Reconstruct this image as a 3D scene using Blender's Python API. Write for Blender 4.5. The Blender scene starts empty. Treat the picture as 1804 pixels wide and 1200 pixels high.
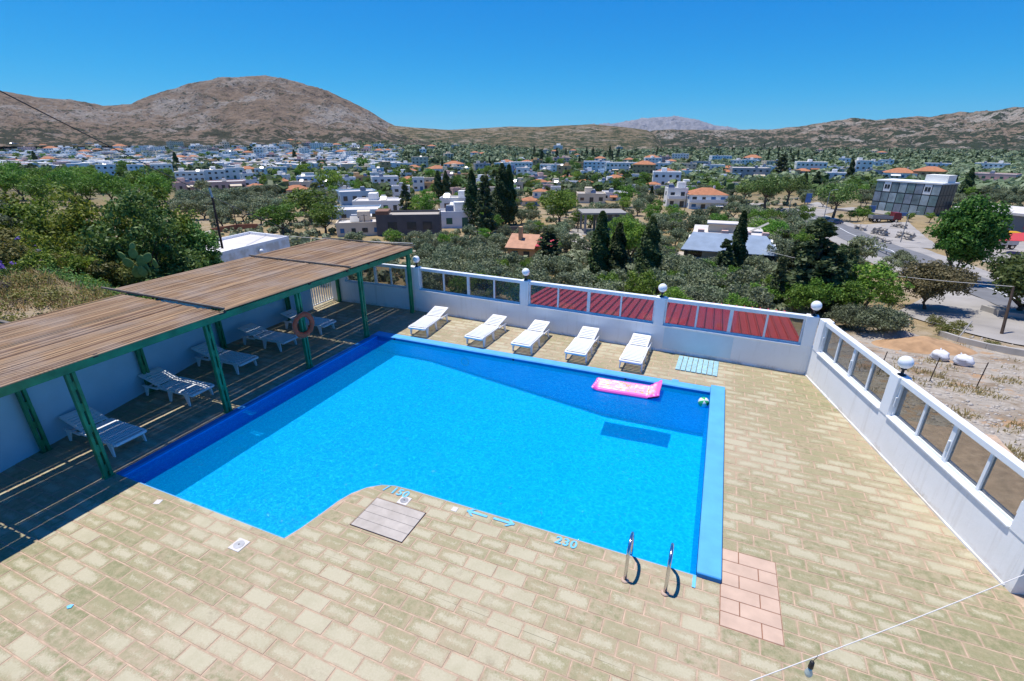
import bpy, bmesh, math, random
import numpy as np
from mathutils import Vector, Matrix
R = math.radians
random.seed(11); rng = np.random.default_rng(11)
scene = bpy.context.scene
C = scene.collection

# ---------------------------------------------------------------- camera, sky, sun, exposure
YAW, TILT, EYE = R(22.6), R(22.33), 6.2
cam_d = bpy.data.cameras.new('camera'); cam = bpy.data.objects.new('camera', cam_d); C.objects.link(cam)
cam.location = (0, 0, EYE); cam.rotation_euler = (R(90) - TILT, 0, YAW)
cam_d.sensor_width = 36; cam_d.lens = 17.0; cam_d.clip_start = 0.1; cam_d.clip_end = 60000
scene.camera = cam
SUN_DIR = Vector((-0.27, 0.075, 1.0)).normalized()          # towards the sun
world = bpy.data.worlds.new('World'); scene.world = world; world.use_nodes = True
wn, wl = world.node_tree.nodes, world.node_tree.links; wn.clear()
sky = wn.new('ShaderNodeTexSky'); sky.sky_type = 'NISHITA'; sky.sun_disc = False
sky.sun_elevation = math.asin(SUN_DIR.z); sky.sun_rotation = math.atan2(SUN_DIR.x, SUN_DIR.y)
sky.altitude = 0; sky.air_density = 0.7; sky.dust_density = 0.0; sky.ozone_density = 3.0
sepc = wn.new('ShaderNodeSeparateColor'); comb = wn.new('ShaderNodeCombineColor'); wl.new(sky.outputs[0], sepc.inputs[0])   # clear, strongly blue summer air: grade of each channel
for i, (pw, gain, off) in enumerate(((2.6, 0.0105, 0.0), (0.84, 0.85, 0.0), (0.35, 3.4, 0.0))):
    q = wn.new('ShaderNodeMath'); q.operation = 'POWER'; q.inputs[1].default_value = pw; wl.new(sepc.outputs[i], q.inputs[0])
    r_ = wn.new('ShaderNodeMath'); r_.operation = 'MULTIPLY_ADD'; r_.inputs[1].default_value = gain; r_.inputs[2].default_value = off; wl.new(q.outputs[0], r_.inputs[0]); wl.new(r_.outputs[0], comb.inputs[i])
bg = wn.new('ShaderNodeBackground'); bg.inputs['Strength'].default_value = 0.1
wo = wn.new('ShaderNodeOutputWorld')
wl.new(comb.outputs[0], bg.inputs['Color']); wl.new(bg.outputs[0], wo.inputs['Surface'])
sun_d = bpy.data.lights.new('sun', 'SUN'); sun_d.energy = 4.2; sun_d.angle = R(0.53); sun_d.color = (1.0, 0.955, 0.88)
sun = bpy.data.objects.new('sun', sun_d); C.objects.link(sun); sun.location = (-10, 5, 40)
sun.rotation_euler = SUN_DIR.to_track_quat('Z', 'Y').to_euler()
vs = scene.view_settings; vs.view_transform = 'Standard'; vs.look = 'None'; vs.exposure = 0.36; vs.gamma = 1.0; vs.use_curve_mapping = False
cy = scene.cycles
cy.use_denoising = True; cy.max_bounces = 7; cy.diffuse_bounces = 4; cy.glossy_bounces = 3; cy.transmission_bounces = 4
cy.transparent_max_bounces = 14; cy.volume_bounces = 0; cy.caustics_reflective = False; cy.caustics_refractive = False
cy.sample_clamp_indirect = 4.0
try: cy.denoiser = 'OPENIMAGEDENOISE'
except Exception: pass

# ---------------------------------------------------------------- helpers
def ray(px, py):
    x, y = (px - 902) / 851.9, -(py - 600) / 851.9
    r = (x, math.cos(TILT) + y * math.sin(TILT), -math.sin(TILT) + y * math.cos(TILT))
    c, s = math.cos(YAW), math.sin(YAW)
    return Vector((c * r[0] - s * r[1], s * r[0] + c * r[1], r[2]))
def on_level(px, py, z=0.0):                    # the point of the level z that the photograph shows there
    r = ray(px, py); return Vector((0, 0, EYE)) + r * ((z - EYE) / r.z)
def at_depth(px, py, d):
    return Vector((0, 0, EYE)) + ray(px, py) * d
FW = Vector((-math.sin(YAW), math.cos(YAW), 0)); RT = Vector((math.cos(YAW), math.sin(YAW), 0))

class MB:
    def __init__(s): s.v = []; s.f = []; s.uv = None
    def add(s, vs, fs):
        o = len(s.v); s.v += [tuple(p) for p in vs]; s.f += [tuple(i + o for i in f) for f in fs]; return s
    def box(s, x0, y0, z0, x1, y1, z1, M=None):
        p = [Vector(q) for q in ((x0,y0,z0),(x1,y0,z0),(x1,y1,z0),(x0,y1,z0),(x0,y0,z1),(x1,y0,z1),(x1,y1,z1),(x0,y1,z1))]
        if M is not None: p = [M @ q for q in p]
        return s.add(p, [(3,2,1,0),(4,5,6,7),(0,1,5,4),(1,2,6,5),(2,3,7,6),(3,0,4,7)])
    def cbox(s, x0, y0, z0, x1, y1, z1, b=0.01, M=None):         # a box with chamfered edges
        X, Y, Z = (x0, x1), (y0, y1), (z0, z1); vs = []
        for i in (0, 1):
            for j in (0, 1):
                for k in (0, 1):
                    dx, dy, dz = (b, -b)[i], (b, -b)[j], (b, -b)[k]
                    vs += [(X[i], Y[j]+dy, Z[k]+dz), (X[i]+dx, Y[j], Z[k]+dz), (X[i]+dx, Y[j]+dy, Z[k])]
        bm = bmesh.new(); [bm.verts.new(M @ Vector(v) if M is not None else v) for v in vs]
        bmesh.ops.convex_hull(bm, input=bm.verts); bm.verts.index_update()
        s.add([v.co[:] for v in bm.verts], [[v.index for v in f.verts] for f in bm.faces]); bm.free(); return s
    def prism(s, pts, z0, z1):                                   # pts counter-clockwise
        n = len(pts)
        return s.add([(p[0], p[1], z0) for p in pts] + [(p[0], p[1], z1) for p in pts],
                     [tuple(range(n))[::-1], tuple(range(n, 2*n))] + [(i, (i+1) % n, n + (i+1) % n, n + i) for i in range(n)])
    def extr(s, prof, y0, y1, M=None):                           # profile in x,z extruded along y
        n = len(prof); p = [Vector((a, y0, b)) for a, b in prof] + [Vector((a, y1, b)) for a, b in prof]
        if M is not None: p = [M @ q for q in p]
        return s.add(p, [tuple(range(n)), tuple(range(n, 2*n))[::-1]] + [(i, n + i, n + (i+1) % n, (i+1) % n) for i in range(n)])
    def tube(s, pts, r, n=8, cap=True):
        pts = [Vector(p) for p in pts]; rr = r if isinstance(r, (list, tuple)) else [r] * len(pts)
        o = len(s.v); up = Vector((0, 0, 1))
        for i, p in enumerate(pts):
            t = (pts[min(i+1, len(pts)-1)] - pts[max(i-1, 0)]).normalized()
            a = t.cross(up if abs(t.z) < 0.95 else Vector((1, 0, 0))).normalized(); b = a.cross(t)
            for k in range(n):
                q = p + (a * math.cos(2*math.pi*k/n) + b * math.sin(2*math.pi*k/n)) * rr[i]; s.v.append(q[:])
        for i in range(len(pts) - 1):
            for k in range(n):
                s.f.append((o+i*n+k, o+(i+1)*n+k, o+(i+1)*n+(k+1) % n, o+i*n+(k+1) % n))
        if cap: s.f.append(tuple(o+k for k in range(n))); s.f.append(tuple(o+(len(pts)-1)*n+k for k in range(n))[::-1])
        return s
    def lathe(s, prof, n=20, c=(0, 0, 0)):
        o = len(s.v)
        for r, z in prof:
            for k in range(n): s.v.append((c[0]+r*math.cos(2*math.pi*k/n), c[1]+r*math.sin(2*math.pi*k/n), c[2]+z))
        for i in range(len(prof)-1):
            for k in range(n): s.f.append((o+i*n+k, o+i*n+(k+1) % n, o+(i+1)*n+(k+1) % n, o+(i+1)*n+k))
        s.f.append(tuple(o+k for k in range(n))[::-1]); s.f.append(tuple(o+(len(prof)-1)*n+k for k in range(n)))
        return s
    def mesh(s, name, smooth=False):
        me = bpy.data.meshes.new(name); me.from_pydata(s.v, [], s.f); me.update()
        if smooth: me.polygons.foreach_set('use_smooth', [True] * len(me.polygons))
        return me
    def build(s, name, m, parent=None, smooth=False):
        return link(name, s.mesh(name, smooth), m, parent)

def link(name, me, m=None, parent=None):
    o = bpy.data.objects.new(name, me); C.objects.link(o)
    if m is not None and me is not None and not me.materials: me.materials.append(m)
    if parent is not None: o.parent = parent
    return o
def tag(o, label=None, cat=None, group=None, kind=None):
    if label: o['label'] = label
    if cat: o['category'] = cat
    if group: o['group'] = group
    if kind: o['kind'] = kind
    return o
def thing(name, label, cat, loc=(0, 0, 0), rz=0.0, group=None):
    o = bpy.data.objects.new(name, None); C.objects.link(o); o.empty_display_size = 0.3
    o.location = loc; o.rotation_euler = (0, 0, rz); return tag(o, label, cat, group)
KIDS = {}
def kids(o):
    return [c for c in bpy.data.objects if c.parent == o]
def copy_tree(o, ch=None, parent=None):
    c = o.copy(); C.objects.link(c); c.parent = parent
    for k in (ch if ch is not None else kids(o)):
        if isinstance(k, tuple): copy_tree(k[0], k[1], c)
        else: copy_tree(k, [], c)
    return c
def structure(name, mb, m, smooth=False):
    return tag(mb.build(name, m, None, smooth), kind='structure')

# ---------------------------------------------------------------- materials
class Nt:
    def __init__(s, name):
        s.m = bpy.data.materials.new(name); s.m.use_nodes = True; s.t = s.m.node_tree; s.t.nodes.clear()
        s.out = s.n('ShaderNodeOutputMaterial')
    def n(s, ty, **kw):
        nd = s.t.nodes.new(ty)
        for k, v in kw.items():
            if k.startswith('i_'):
                key = k[2:]; key = int(key) if key.isdigit() else key.replace('_', ' ')
                s.put(nd.inputs[key], v)
            else: setattr(nd, k, v)
        return nd
    def put(s, sock, v):
        if hasattr(v, 'is_linked') or isinstance(v, bpy.types.NodeSocket): s.t.links.new(v, sock)
        elif isinstance(v, bpy.types.Node): s.t.links.new(v.outputs[0], sock)
        elif isinstance(v, (tuple, list)) and len(v) == 3 and sock.type == 'RGBA': sock.default_value = (*v, 1)
        else: sock.default_value = v
    def math(s, op, a, b=0.0, c=None, clamp=False):
        nd = s.n('ShaderNodeMath', operation=op, use_clamp=clamp); s.put(nd.inputs[0], a); s.put(nd.inputs[1], b)
        if c is not None: s.put(nd.inputs[2], c)
        return nd.outputs[0]
    def mix(s, f, a, b, mode='MIX'):
        nd = s.n('ShaderNodeMix', data_type='RGBA', blend_type=mode); s.put(nd.inputs[0], f); s.put(nd.inputs[6], a); s.put(nd.inputs[7], b); return nd.outputs[2]
    def noise(s, vec, scale, detail=3.0, rough=0.55, dist=0.0):
        nd = s.n('ShaderNodeTexNoise'); nd.inputs['Scale'].default_value = scale; nd.inputs['Detail'].default_value = detail
        nd.inputs['Roughness'].default_value = rough; nd.inputs['Distortion'].default_value = dist
        if vec is not None: s.put(nd.inputs['Vector'], vec)
        return nd.outputs[0]
    def ramp(s, f, stops):
        nd = s.n('ShaderNodeValToRGB'); s.put(nd.inputs[0], f); e = nd.color_ramp.elements
        while len(e) < len(stops): e.new(0.5)
        for q, (p, c) in zip(e, stops): q.position = p; q.color = (*c, 1) if len(c) == 3 else c
        return nd.outputs[0]
    def rng(s, f, a, b, c=0.0, d=1.0):
        nd = s.n('ShaderNodeMapRange'); s.put(nd.inputs[0], f)
        for i, q in enumerate((a, b, c, d)): s.put(nd.inputs[i+1], q)
        return nd.outputs[0]
    def pos(s): return s.n('ShaderNodeNewGeometry').outputs['Position']
    def obj(s): return s.n('ShaderNodeTexCoord').outputs['Object']
    def bump(s, h, strength=0.3, dist=0.02):
        nd = s.n('ShaderNodeBump'); nd.inputs['Strength'].default_value = strength; nd.inputs['Distance'].default_value = dist
        s.put(nd.inputs['Height'], h); return nd.outputs[0]
    def pbr(s, col, rough=0.7, normal=None, metal=0.0, spec=0.4, **kw):
        b = s.n('ShaderNodeBsdfPrincipled'); s.put(b.inputs['Base Color'], col); s.put(b.inputs['Roughness'], rough)
        b.inputs['Metallic'].default_value = metal; b.inputs['Specular IOR Level'].default_value = spec
        if normal is not None: s.put(b.inputs['Normal'], normal)
        for k, v in kw.items(): s.put(b.inputs[k.replace('_', ' ')], v)
        s.t.links.new(b.outputs[0], s.out.inputs['Surface']); return s.m
MATS = {}
def plain(name, col, rough=0.7, var=0.15, scale=6.0, bump=0.0, metal=0.0, dirt=0.0, spec=0.35):
    if name in MATS: return MATS[name]
    t = Nt(name); p = t.obj(); a = t.noise(p, scale, 4.0)
    f = t.rng(a, 0.3, 0.7)
    c = t.mix(f, tuple(x * (1 - var) for x in col), tuple(min(1, x * (1 + var)) for x in col))
    if dirt:
        d = t.rng(t.noise(t.pos(), scale * 0.23, 5.0, 0.65), 0.52, 0.75)
        c = t.mix(t.math('MULTIPLY', d, dirt), c, tuple(x * k for x, k in zip(col, (0.5, 0.46, 0.4))))
    nrm = t.bump(t.noise(p, scale * 6, 3.0), bump, 0.01) if bump else None
    MATS[name] = t.pbr(c, rough, nrm, metal, spec); return MATS[name]
# ---------------------------------------------------------------- terrace: shared materials
def render_mat():
    t = Nt('white_render_paint'); P = t.pos(); n1 = t.noise(P, 1.7, 4.0, 0.6); n2 = t.noise(P, 14.0, 4.0, 0.65)
    mp = t.n('ShaderNodeMapping'); mp.inputs['Scale'].default_value = (7.0, 7.0, 0.55); t.put(mp.inputs[0], P); st = t.noise(mp.outputs[0], 1.0, 3.0, 0.6)
    c = t.mix(t.rng(n1, 0.35, 0.65), (0.865, 0.865, 0.85), (0.90, 0.90, 0.895))
    c = t.mix(t.math('MULTIPLY', t.rng(st, 0.56, 0.72), 0.30), c, (0.60, 0.57, 0.52))                     # drip streaks
    z = t.n('ShaderNodeSeparateXYZ'); t.put(z.inputs[0], P)
    base = t.math('MULTIPLY', t.rng(t.math('ADD', z.outputs[2], t.math('MULTIPLY', t.math('SUBTRACT', n2, 0.5), 0.25)), 0.02, 0.14, 0.6, 0.0), t.rng(n1, 0.4, 0.6))
    c = t.mix(base, c, (0.52, 0.44, 0.33))                                                                 # splashed dirt along the foot
    c = t.mix(t.math('MULTIPLY', t.rng(n2, 0.62, 0.74), 0.22), c, (0.62, 0.60, 0.57))
    return t.pbr(c, 0.78, t.bump(n2, 0.3, 0.008), spec=0.3)
M_WHITE = render_mat()
M_PALEBLUE = plain('shade_blue_wall', (0.40, 0.64, 0.78), 0.8, 0.06, 1.5, 0.2, dirt=0.12)  # white wall with the blue of the pergola shade put into its colour
M_ALU = plain('white_aluminium', (0.80, 0.82, 0.83), 0.35, 0.03, 4.0)
M_SILL = plain('grey_sill', (0.62, 0.60, 0.57), 0.6, 0.1, 8.0, 0.2)
M_BLACK = plain('black_metal', (0.02, 0.02, 0.022), 0.4)
M_STEEL = plain('polished_steel', (0.62, 0.63, 0.64), 0.16, 0.05, 9.0, metal=1.0)
M_GREEN = plain('green_steel_paint', (0.02, 0.215, 0.095), 0.42, 0.35, 3.5, 0.15, dirt=0.5)
M_PLASTIC = plain('white_plastic', (0.80, 0.81, 0.82), 0.38, 0.04, 5.0, dirt=0.12)

def tile_mat():
    t = Nt('weathered_paving'); P = t.pos()
    uv = t.n('ShaderNodeUVMap', uv_map='UVMap').outputs[0]; sp = t.n('ShaderNodeSeparateXYZ'); t.put(sp.inputs[0], uv)
    rnd = t.n('ShaderNodeAttribute', attribute_name='rnd').outputs['Fac']
    rn2 = t.math('FRACT', t.math('MULTIPLY', rnd, 17.37))
    ex = t.math('MINIMUM', sp.outputs[0], t.math('SUBTRACT', 0.5, sp.outputs[0]))
    ey = t.math('MINIMUM', sp.outputs[1], t.math('SUBTRACT', 0.25, sp.outputs[1]))
    e = t.math('MINIMUM', ex, ey)                                   # metres from the tile's edge
    n1 = t.noise(P, 9.0, 5.0, 0.7); n2 = t.noise(P, 0.55, 3.0, 0.6); n3 = t.noise(P, 38.0, 4.0, 0.7); n4 = t.noise(P, 3.2, 4.0, 0.6)
    n5 = t.noise(P, 90.0, 4.0, 0.75)
    pd = t.n('ShaderNodeVectorMath', operation='DISTANCE'); t.put(pd.inputs[0], P); pd.inputs[1].default_value = (-2.6, 3.4, 0)      # most worn along the path before the pool
    path = t.rng(t.math('ADD', pd.outputs['Value'], t.math('MULTIPLY', t.math('SUBTRACT', n2, 0.5), 6.0)), 1.0, 5.0, 1.0, 0.0)
    thr = t.math('ADD', t.math('MULTIPLY', rnd, 0.12), t.math('MULTIPLY', t.math('SUBTRACT', 0.58, n2), 0.42))
    thr = t.math('SUBTRACT', thr, t.math('MULTIPLY', path, 0.035))
    d = t.math('ADD', e, t.math('MULTIPLY', t.math('SUBTRACT', n1, 0.5), 0.20))
    d = t.math('ADD', d, t.math('MULTIPLY', t.math('SUBTRACT', n3, 0.5), 0.16)); d = t.math('ADD', d, t.math('MULTIPLY', t.math('SUBTRACT', n5, 0.5), 0.08))
    wet = None
    for cxy, r0, r1 in (((4.2, 5.2, 0), 1.0, 4.2), ((-8.5, 1.2, 0), 1.0, 4.0), ((3.3, 13.5, 0), 0.3, 1.6)):            # corners that stay damp and mossy
        q = t.n('ShaderNodeVectorMath', operation='DISTANCE'); t.put(q.inputs[0], P); q.inputs[1].default_value = cxy
        q = t.rng(t.math('ADD', q.outputs['Value'], t.math('MULTIPLY', t.math('SUBTRACT', n4, 0.5), 3.5)), r0, r1, 1.0, 0.0); wet = q if wet is None else t.math('MAXIMUM', wet, q)
    worn = t.math('MULTIPLY', t.rng(t.math('SUBTRACT', d, thr), -0.028, 0.032), 0.95)
    moss = t.mix(t.rng(n4, 0.38, 0.62), (0.33, 0.27, 0.15), (0.26, 0.25, 0.12))
    dry = t.rng(t.noise(P, 0.28, 2.0), 0.44, 0.58)
    moss = t.mix(t.math('MULTIPLY', dry, 0.75), moss, (0.42, 0.335, 0.225))
    moss = t.mix(t.math('MULTIPLY', t.rng(n3, 0.35, 0.7), 0.6), moss, (0.43, 0.36, 0.24))
    green = t.math('MULTIPLY', t.rng(t.math('ADD', n1, t.math('MULTIPLY', wet, 0.10)), 0.46, 0.66), t.rng(t.math('ADD', rn2, t.math('MULTIPLY', wet, 0.35)), 0.25, 0.85, 0.15, 0.9))
    moss = t.mix(green, moss, (0.165, 0.185, 0.075))
    moss = t.mix(t.math('MULTIPLY', t.rng(n5, 0.5, 0.7), 0.45), moss, (0.46, 0.39, 0.27))
    pale = t.mix(rn2, (0.455, 0.405, 0.275), (0.41, 0.38, 0.25))
    pale = t.mix(t.rng(n3, 0.3, 0.7), pale, (0.495, 0.45, 0.31))
    c = t.mix(worn, moss, pale)
    c = t.mix(t.math('MULTIPLY', t.rng(t.noise(P, 1.4, 5.0, 0.7), 0.47, 0.66), 0.34), c, (0.285, 0.265, 0.145))        # algae film across the joints
    c = t.mix(t.math('MULTIPLY', t.rng(t.noise(P, 2.3, 6.0, 0.75), 0.58, 0.70), 0.45), c, (0.22, 0.175, 0.115))
    rim = t.rng(t.math('ADD', e, t.math('MULTIPLY', t.math('SUBTRACT', n1, 0.5), 0.05)), 0.004, 0.03, 1.0, 0.0)
    c = t.mix(t.math('MULTIPLY', rim, 0.62), c, (0.46, 0.32, 0.215))
    c = t.mix(t.math('MULTIPLY', rn2, 0.12), c, (0.52, 0.38, 0.28))
    h = t.math('ADD', t.math('MULTIPLY', n3, 0.6), n1)
    return t.pbr(c, t.rng(n1, 0.3, 0.7, 0.62, 0.85), t.bump(h, 0.25, 0.006), spec=0.3)
M_TILE = tile_mat()
M_GROUT = plain('terracotta_grout', (0.46, 0.335, 0.235), 0.9, 0.25, 6.0, 0.3)
M_PINK = plain('pink_clay_tile', (0.54, 0.385, 0.285), 0.75, 0.12, 3.0, 0.15, dirt=0.15)

# wall lines (inner faces)
def far_y(x): return 15.40 - (x + 10.57) * 0.0457 if x > -10.57 else 15.40 + (x + 10.57) * 0.05
RW0, RW1 = Vector((2.97, 14.80, 0)), Vector((4.80, 7.78, 0))
BACK = [(-12.0, -1.5), (-12.66, 3.45), (-13.4, 6.53), (-14.40, 10.0), (-14.42, 13.95)]

# ---------------------------------------------------------------- deck: bed, grout and tiles
PX0, PX1, PN, PF, PL = -10.34, 0.50, 6.20, 12.62, 4.325     # pool water's edges, PL = near edge of the left bay
notch = [(-5.98, PL), (-5.89, 4.64), (-5.82, 5.04), (-5.77, 5.40), (-5.68, 5.68), (-5.52, 5.93), (-5.30, 6.10), (-5.04, 6.18), (-4.70, PN)]
def clip(poly, a, b):                       # keep what lies left of a->b
    out = []; n = len(poly)
    def s(p): return (b[0]-a[0])*(p[1]-a[1]) - (b[1]-a[1])*(p[0]-a[0])
    for i in range(n):
        p, q = poly[i], poly[(i+1) % n]; sp, sq = s(p), s(q)
        if sp >= 0: out.append(p)
        if (sp >= 0) != (sq >= 0):
            k = sp / (sp - sq); out.append((p[0]+(q[0]-p[0])*k, p[1]+(q[1]-p[1])*k))
    return out
def clip_region(poly, reg):
    for i in range(len(reg)):
        poly = clip(poly, reg[i], reg[(i+1) % len(reg)])
        if len(poly) < 3: return []
    return poly
def rect(x0, y0, x1, y1): return [(x0, y0), (x1, y0), (x1, y1), (x0, y1)]
COP = 0.86
regions = [rect(-15.6, -1.5, 6.6, PL), [*[(6.6, PL), (6.6, PN)], *notch[::-1]], rect(-15.6, PL, PX0 - 0.14, 12.92),
           rect(COP, PN, 6.6, 12.92), rect(-15.6, 12.92, 6.6, 15.7)]
b = RW1 - RW0
def inside_walls(poly):
    poly = clip(poly, (RW1.x + b.x, RW1.y + b.y), (RW0.x - b.x, RW0.y - b.y)) if min(p[1] for p in poly) > 7.0 else poly
    if len(poly) < 3: return []
    poly = clip(poly, (4.0, far_y(4.0)), (-10.57, far_y(-10.57)))
    return poly if len(poly) >= 3 else []
deck = MB()
deck_top = -0.004
for r in regions:
    r2 = inside_walls(r) if r[0][1] > 5 else r
    deck.prism(r2, -0.45, deck_top)
# sides of the paved slab down into the hillside
deck.box(-15.4, -1.5, -3.5, PX0 - 0.35, 15.4, -0.46); deck.prism([(COP + 0.02, -1.5), (4.75, -1.5), (4.92, 7.7), (3.1, 14.7), (COP + 0.02, 14.7)], -3.5, -0.46); deck.box(PX0, -1.5, -3.5, COP, PL - 0.3, -0.46)
deck = tag(deck.build('pool_deck', M_GROUT), kind='structure')
tiles = []
for j in range(-31, 38):
    y0 = PN + j * 0.25
    for i in range(-33, 14):
        x0 = 0.85 + i * 0.5 + (0.25 if j % 2 else 0.0)
        cx_, cy_ = x0 + 0.25, y0 + 0.125
        pieces = [(x0, y0, x0 + 0.5, y0 + 0.25)]
        for hx0, hy0, hx1, hy1 in ((0.85, 5.45, 1.652, 6.95), (-5.168, 5.0, -4.072, 5.78)):     # holes for the pink patch and the hatch
            nxt = []
            for q in pieces:
                if q[0] >= hx1 or q[2] <= hx0 or q[1] >= hy1 - 0.01 or q[3] <= hy0 + 0.01: nxt.append(q); continue
                if q[0] < hx0 - 0.02: nxt.append((q[0], q[1], hx0, q[3]))
                if q[2] > hx1 + 0.02: nxt.append((hx1, q[1], q[2], q[3]))
                l, r_ = max(q[0], hx0), min(q[2], hx1)
                if q[1] < hy0 - 0.03: nxt.append((l, q[1], r_, hy0))
                if q[3] > hy1 + 0.03: nxt.append((l, hy1, r_, q[3]))
            pieces = nxt
        for r, pc in [(r, pc) for r in regions for pc in pieces]:
            p = clip_region(rect(pc[0] + 0.008, pc[1] + 0.008, pc[2] - 0.008, pc[3] - 0.008), r)
            if p: p = inside_walls(p)
            if len(p) < 3: continue
            area = 0.5 * abs(sum(p[k][0]*p[(k+1) % len(p)][1] - p[(k+1) % len(p)][0]*p[k][1] for k in range(len(p))))
            if area < 0.004: continue
            cx2 = sum(q[0] for q in p) / len(p); cy2 = sum(q[1] for q in p) / len(p)
            tiles.append((cx2, cy2, p, x0, y0))
def tile_geo(cx, cy, p, x0, y0, z):
    q = [(cx + (a-cx)*0.975, cy + (b_-cy)*0.965) for a, b_ in p]; n = len(p)
    tx, ty = random.gauss(0, 0.0035), random.gauss(0, 0.0035)
    hz = lambda a, b_: z + (a-cx)*tx + (b_-cy)*ty
    vs = [(a, b_, -0.03) for a, b_ in p] + [(a, b_, hz(a, b_) - 0.005) for a, b_ in p] + [(a, b_, hz(a, b_)) for a, b_ in q]
    fs = [tuple(range(2*n, 3*n))] + [(i, (i+1) % n, n+(i+1) % n, n+i) for i in range(n)] + [(n+i, n+(i+1) % n, 2*n+(i+1) % n, 2*n+i) for i in range(n)]
    uv = [(v[0]-x0, v[1]-y0) for v in vs]
    return vs, fs, uv
def put_attr(me, uv, rnd):
    l = me.uv_layers.new(name='UVMap'); idx = np.empty(len(me.loops), np.int32); me.loops.foreach_get('vertex_index', idx)
    l.data.foreach_set('uv', np.asarray(uv, np.float32)[idx].ravel())
    a = me.attributes.new('rnd', 'FLOAT', 'POINT'); a.data.foreach_set('value', np.asarray(rnd, np.float32))
def in_view(x, y):
    X, Y = x*RT.x + y*RT.y, x*FW.x + y*FW.y
    d = Y*math.cos(TILT) + EYE*math.sin(TILT); u = Y*math.sin(TILT) - EYE*math.cos(TILT)
    return abs(X/d) < 1.08 and abs(u/d) < 0.72
tiles.sort(key=lambda t: (not in_view(t[0], t[1]), t[0]**2 + t[1]**2))
rest = MB(); ruv, rr = [], []
for k, (cx2, cy2, p, x0, y0) in enumerate(tiles):
    vs, fs, uv = tile_geo(cx2, cy2, p, x0, y0, random.uniform(-0.0015, 0.0035)); rv = random.random()
    if k < 296:
        mb = MB().add([(a-cx2, b_-cy2, c) for a, b_, c in vs], fs); me = mb.mesh('tile'); put_attr(me, uv, [rv]*len(vs))
        o = link('tile', me, M_TILE, deck); o.location = (cx2, cy2, 0)
    else: rest.add(vs, fs); ruv += uv; rr += [rv]*len(vs)
me = rest.mesh('tile_field'); put_attr(me, ruv, rr); tag(link('tile_field', me, M_TILE, deck), kind='stuff')
MB().box(0.846, 5.446, -0.02, 1.654, 6.954, -0.0025).build('mortar_bed', plain('red_brown_mortar', (0.26, 0.13, 0.08), 0.9, 0.2), deck)
for j in range(6):                                                 # newer pink tiles let into the paving
    y0 = 5.452 + j * 0.25
    for x0, x1 in (((0.853, 1.107), (1.115, 1.648)) if j % 2 else ((0.853, 1.385), (1.393, 1.648))):
        MB().cbox(x0 + .003, y0 + .004, -0.03, x1 - .002, y0 + 0.243, 0.003 + random.uniform(-.001, .002), 0.004).build('pink_tile', M_PINK, deck)
M_HATCH = plain('grey_stone_slab', (0.46, 0.41, 0.355), 0.85, 0.12, 5.0, 0.3, dirt=0.3)
hatch = thing('access_hatch', 'grey hatch cover of four stone strips set in the paving by the curved pool edge', 'hatch', (-4.62, 5.39, 0.0))
for k in range(4): MB().cbox(-0.53, -0.37 + k*0.186, -0.03, 0.53, -0.37 + k*0.186 + 0.182, 0.008, 0.005).build('slab', M_HATCH, hatch)
MB().box(-0.545, -0.385, -0.03, 0.545, 0.385, -0.004).build('hatch_frame', M_GROUT, hatch)

# ---------------------------------------------------------------- pool
def pool_mat(name, c0, c1):
    t = Nt(name); n = t.noise(t.pos(), 1.6, 4.0); return t.pbr(t.mix(t.rng(n, 0.3, 0.7), c0, c1), 0.55)
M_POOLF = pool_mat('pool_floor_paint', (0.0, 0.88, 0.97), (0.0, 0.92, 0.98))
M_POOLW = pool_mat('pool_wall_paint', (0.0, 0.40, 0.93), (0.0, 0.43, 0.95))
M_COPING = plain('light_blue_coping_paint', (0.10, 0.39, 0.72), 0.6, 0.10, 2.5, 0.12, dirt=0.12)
M_COPDARK = plain('shaded_coping_blue', (0.01, 0.20, 0.50), 0.55, 0.12, 2.5)  # shaded copy of the coping blue, the shade is put into the colour
def depth(x): return -0.62 - 0.72 * min(1, max(0, (x + 8.2) / 6.0))
pool = thing('swimming_pool', 'large blue painted swimming pool with a curved near edge filled with clear water', 'swimming pool', (0, 0, 0))
xs = [PX0, -9.2, -8.2, -7.0, -5.98, -4.7, -3.5, -2.2, -1.0, PX1]
fl = MB()
for a, b_ in zip(xs[:-1], xs[1:]):
    y0 = PL if b_ <= -5.97 else 5.0
    fl.add([(a, y0, depth(a)), (b_, y0, depth(b_)), (b_, PF, depth(b_)), (a, PF, depth(a))], [(0, 1, 2, 3)])
fl.build('pool_floor', M_POOLF, pool)
def wall_strip(name, pts, top=-0.035):
    mb = MB(); v = []
    for x, y in pts: v += [(x, y, depth(x) - 0.05), (x, y, top)]
    mb.add(v, [(2*i, 2*i+2, 2*i+3, 2*i+1) for i in range(len(pts)-1)]); return mb.build(name, M_POOLW, pool)
wall_strip('side_wall', [(x, PF) for x in xs], 0.02)
wall_strip('side_wall', [(PX0, PF), (PX0, PL)], -0.005)
wall_strip('side_wall', [(PX0, PL), (-9.2, PL), (-8.2, PL), (-7.0, PL), (-5.98, PL)])
wall_strip('side_wall', notch); wall_strip('side_wall', [(x, PN) for x in (-4.7, -3.5, -2.2, -1.0, PX1)])
wall_strip('side_wall', [(PX1, PN), (PX1, PF)], 0.05)
# a bright edge lip where the tiles meet the water
lip = MB(); path = [(PX0, PL), (-5.98, PL)] + notch[1:-1] + [(-4.7, PN), (PX1, PN)]
for (a, b_), (c, d_) in zip(path[:-1], path[1:]):
    v = Vector((c-a, d_-b_, 0)).normalized(); n_ = Vector((-v.y, v.x, 0)) * 0.022
    lip.prism([(a, b_), (c, d_), (c+n_.x, d_+n_.y), (a+n_.x, b_+n_.y)], -0.15, -0.012)
lip.build('edge_lip', M_COPING, pool)
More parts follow.
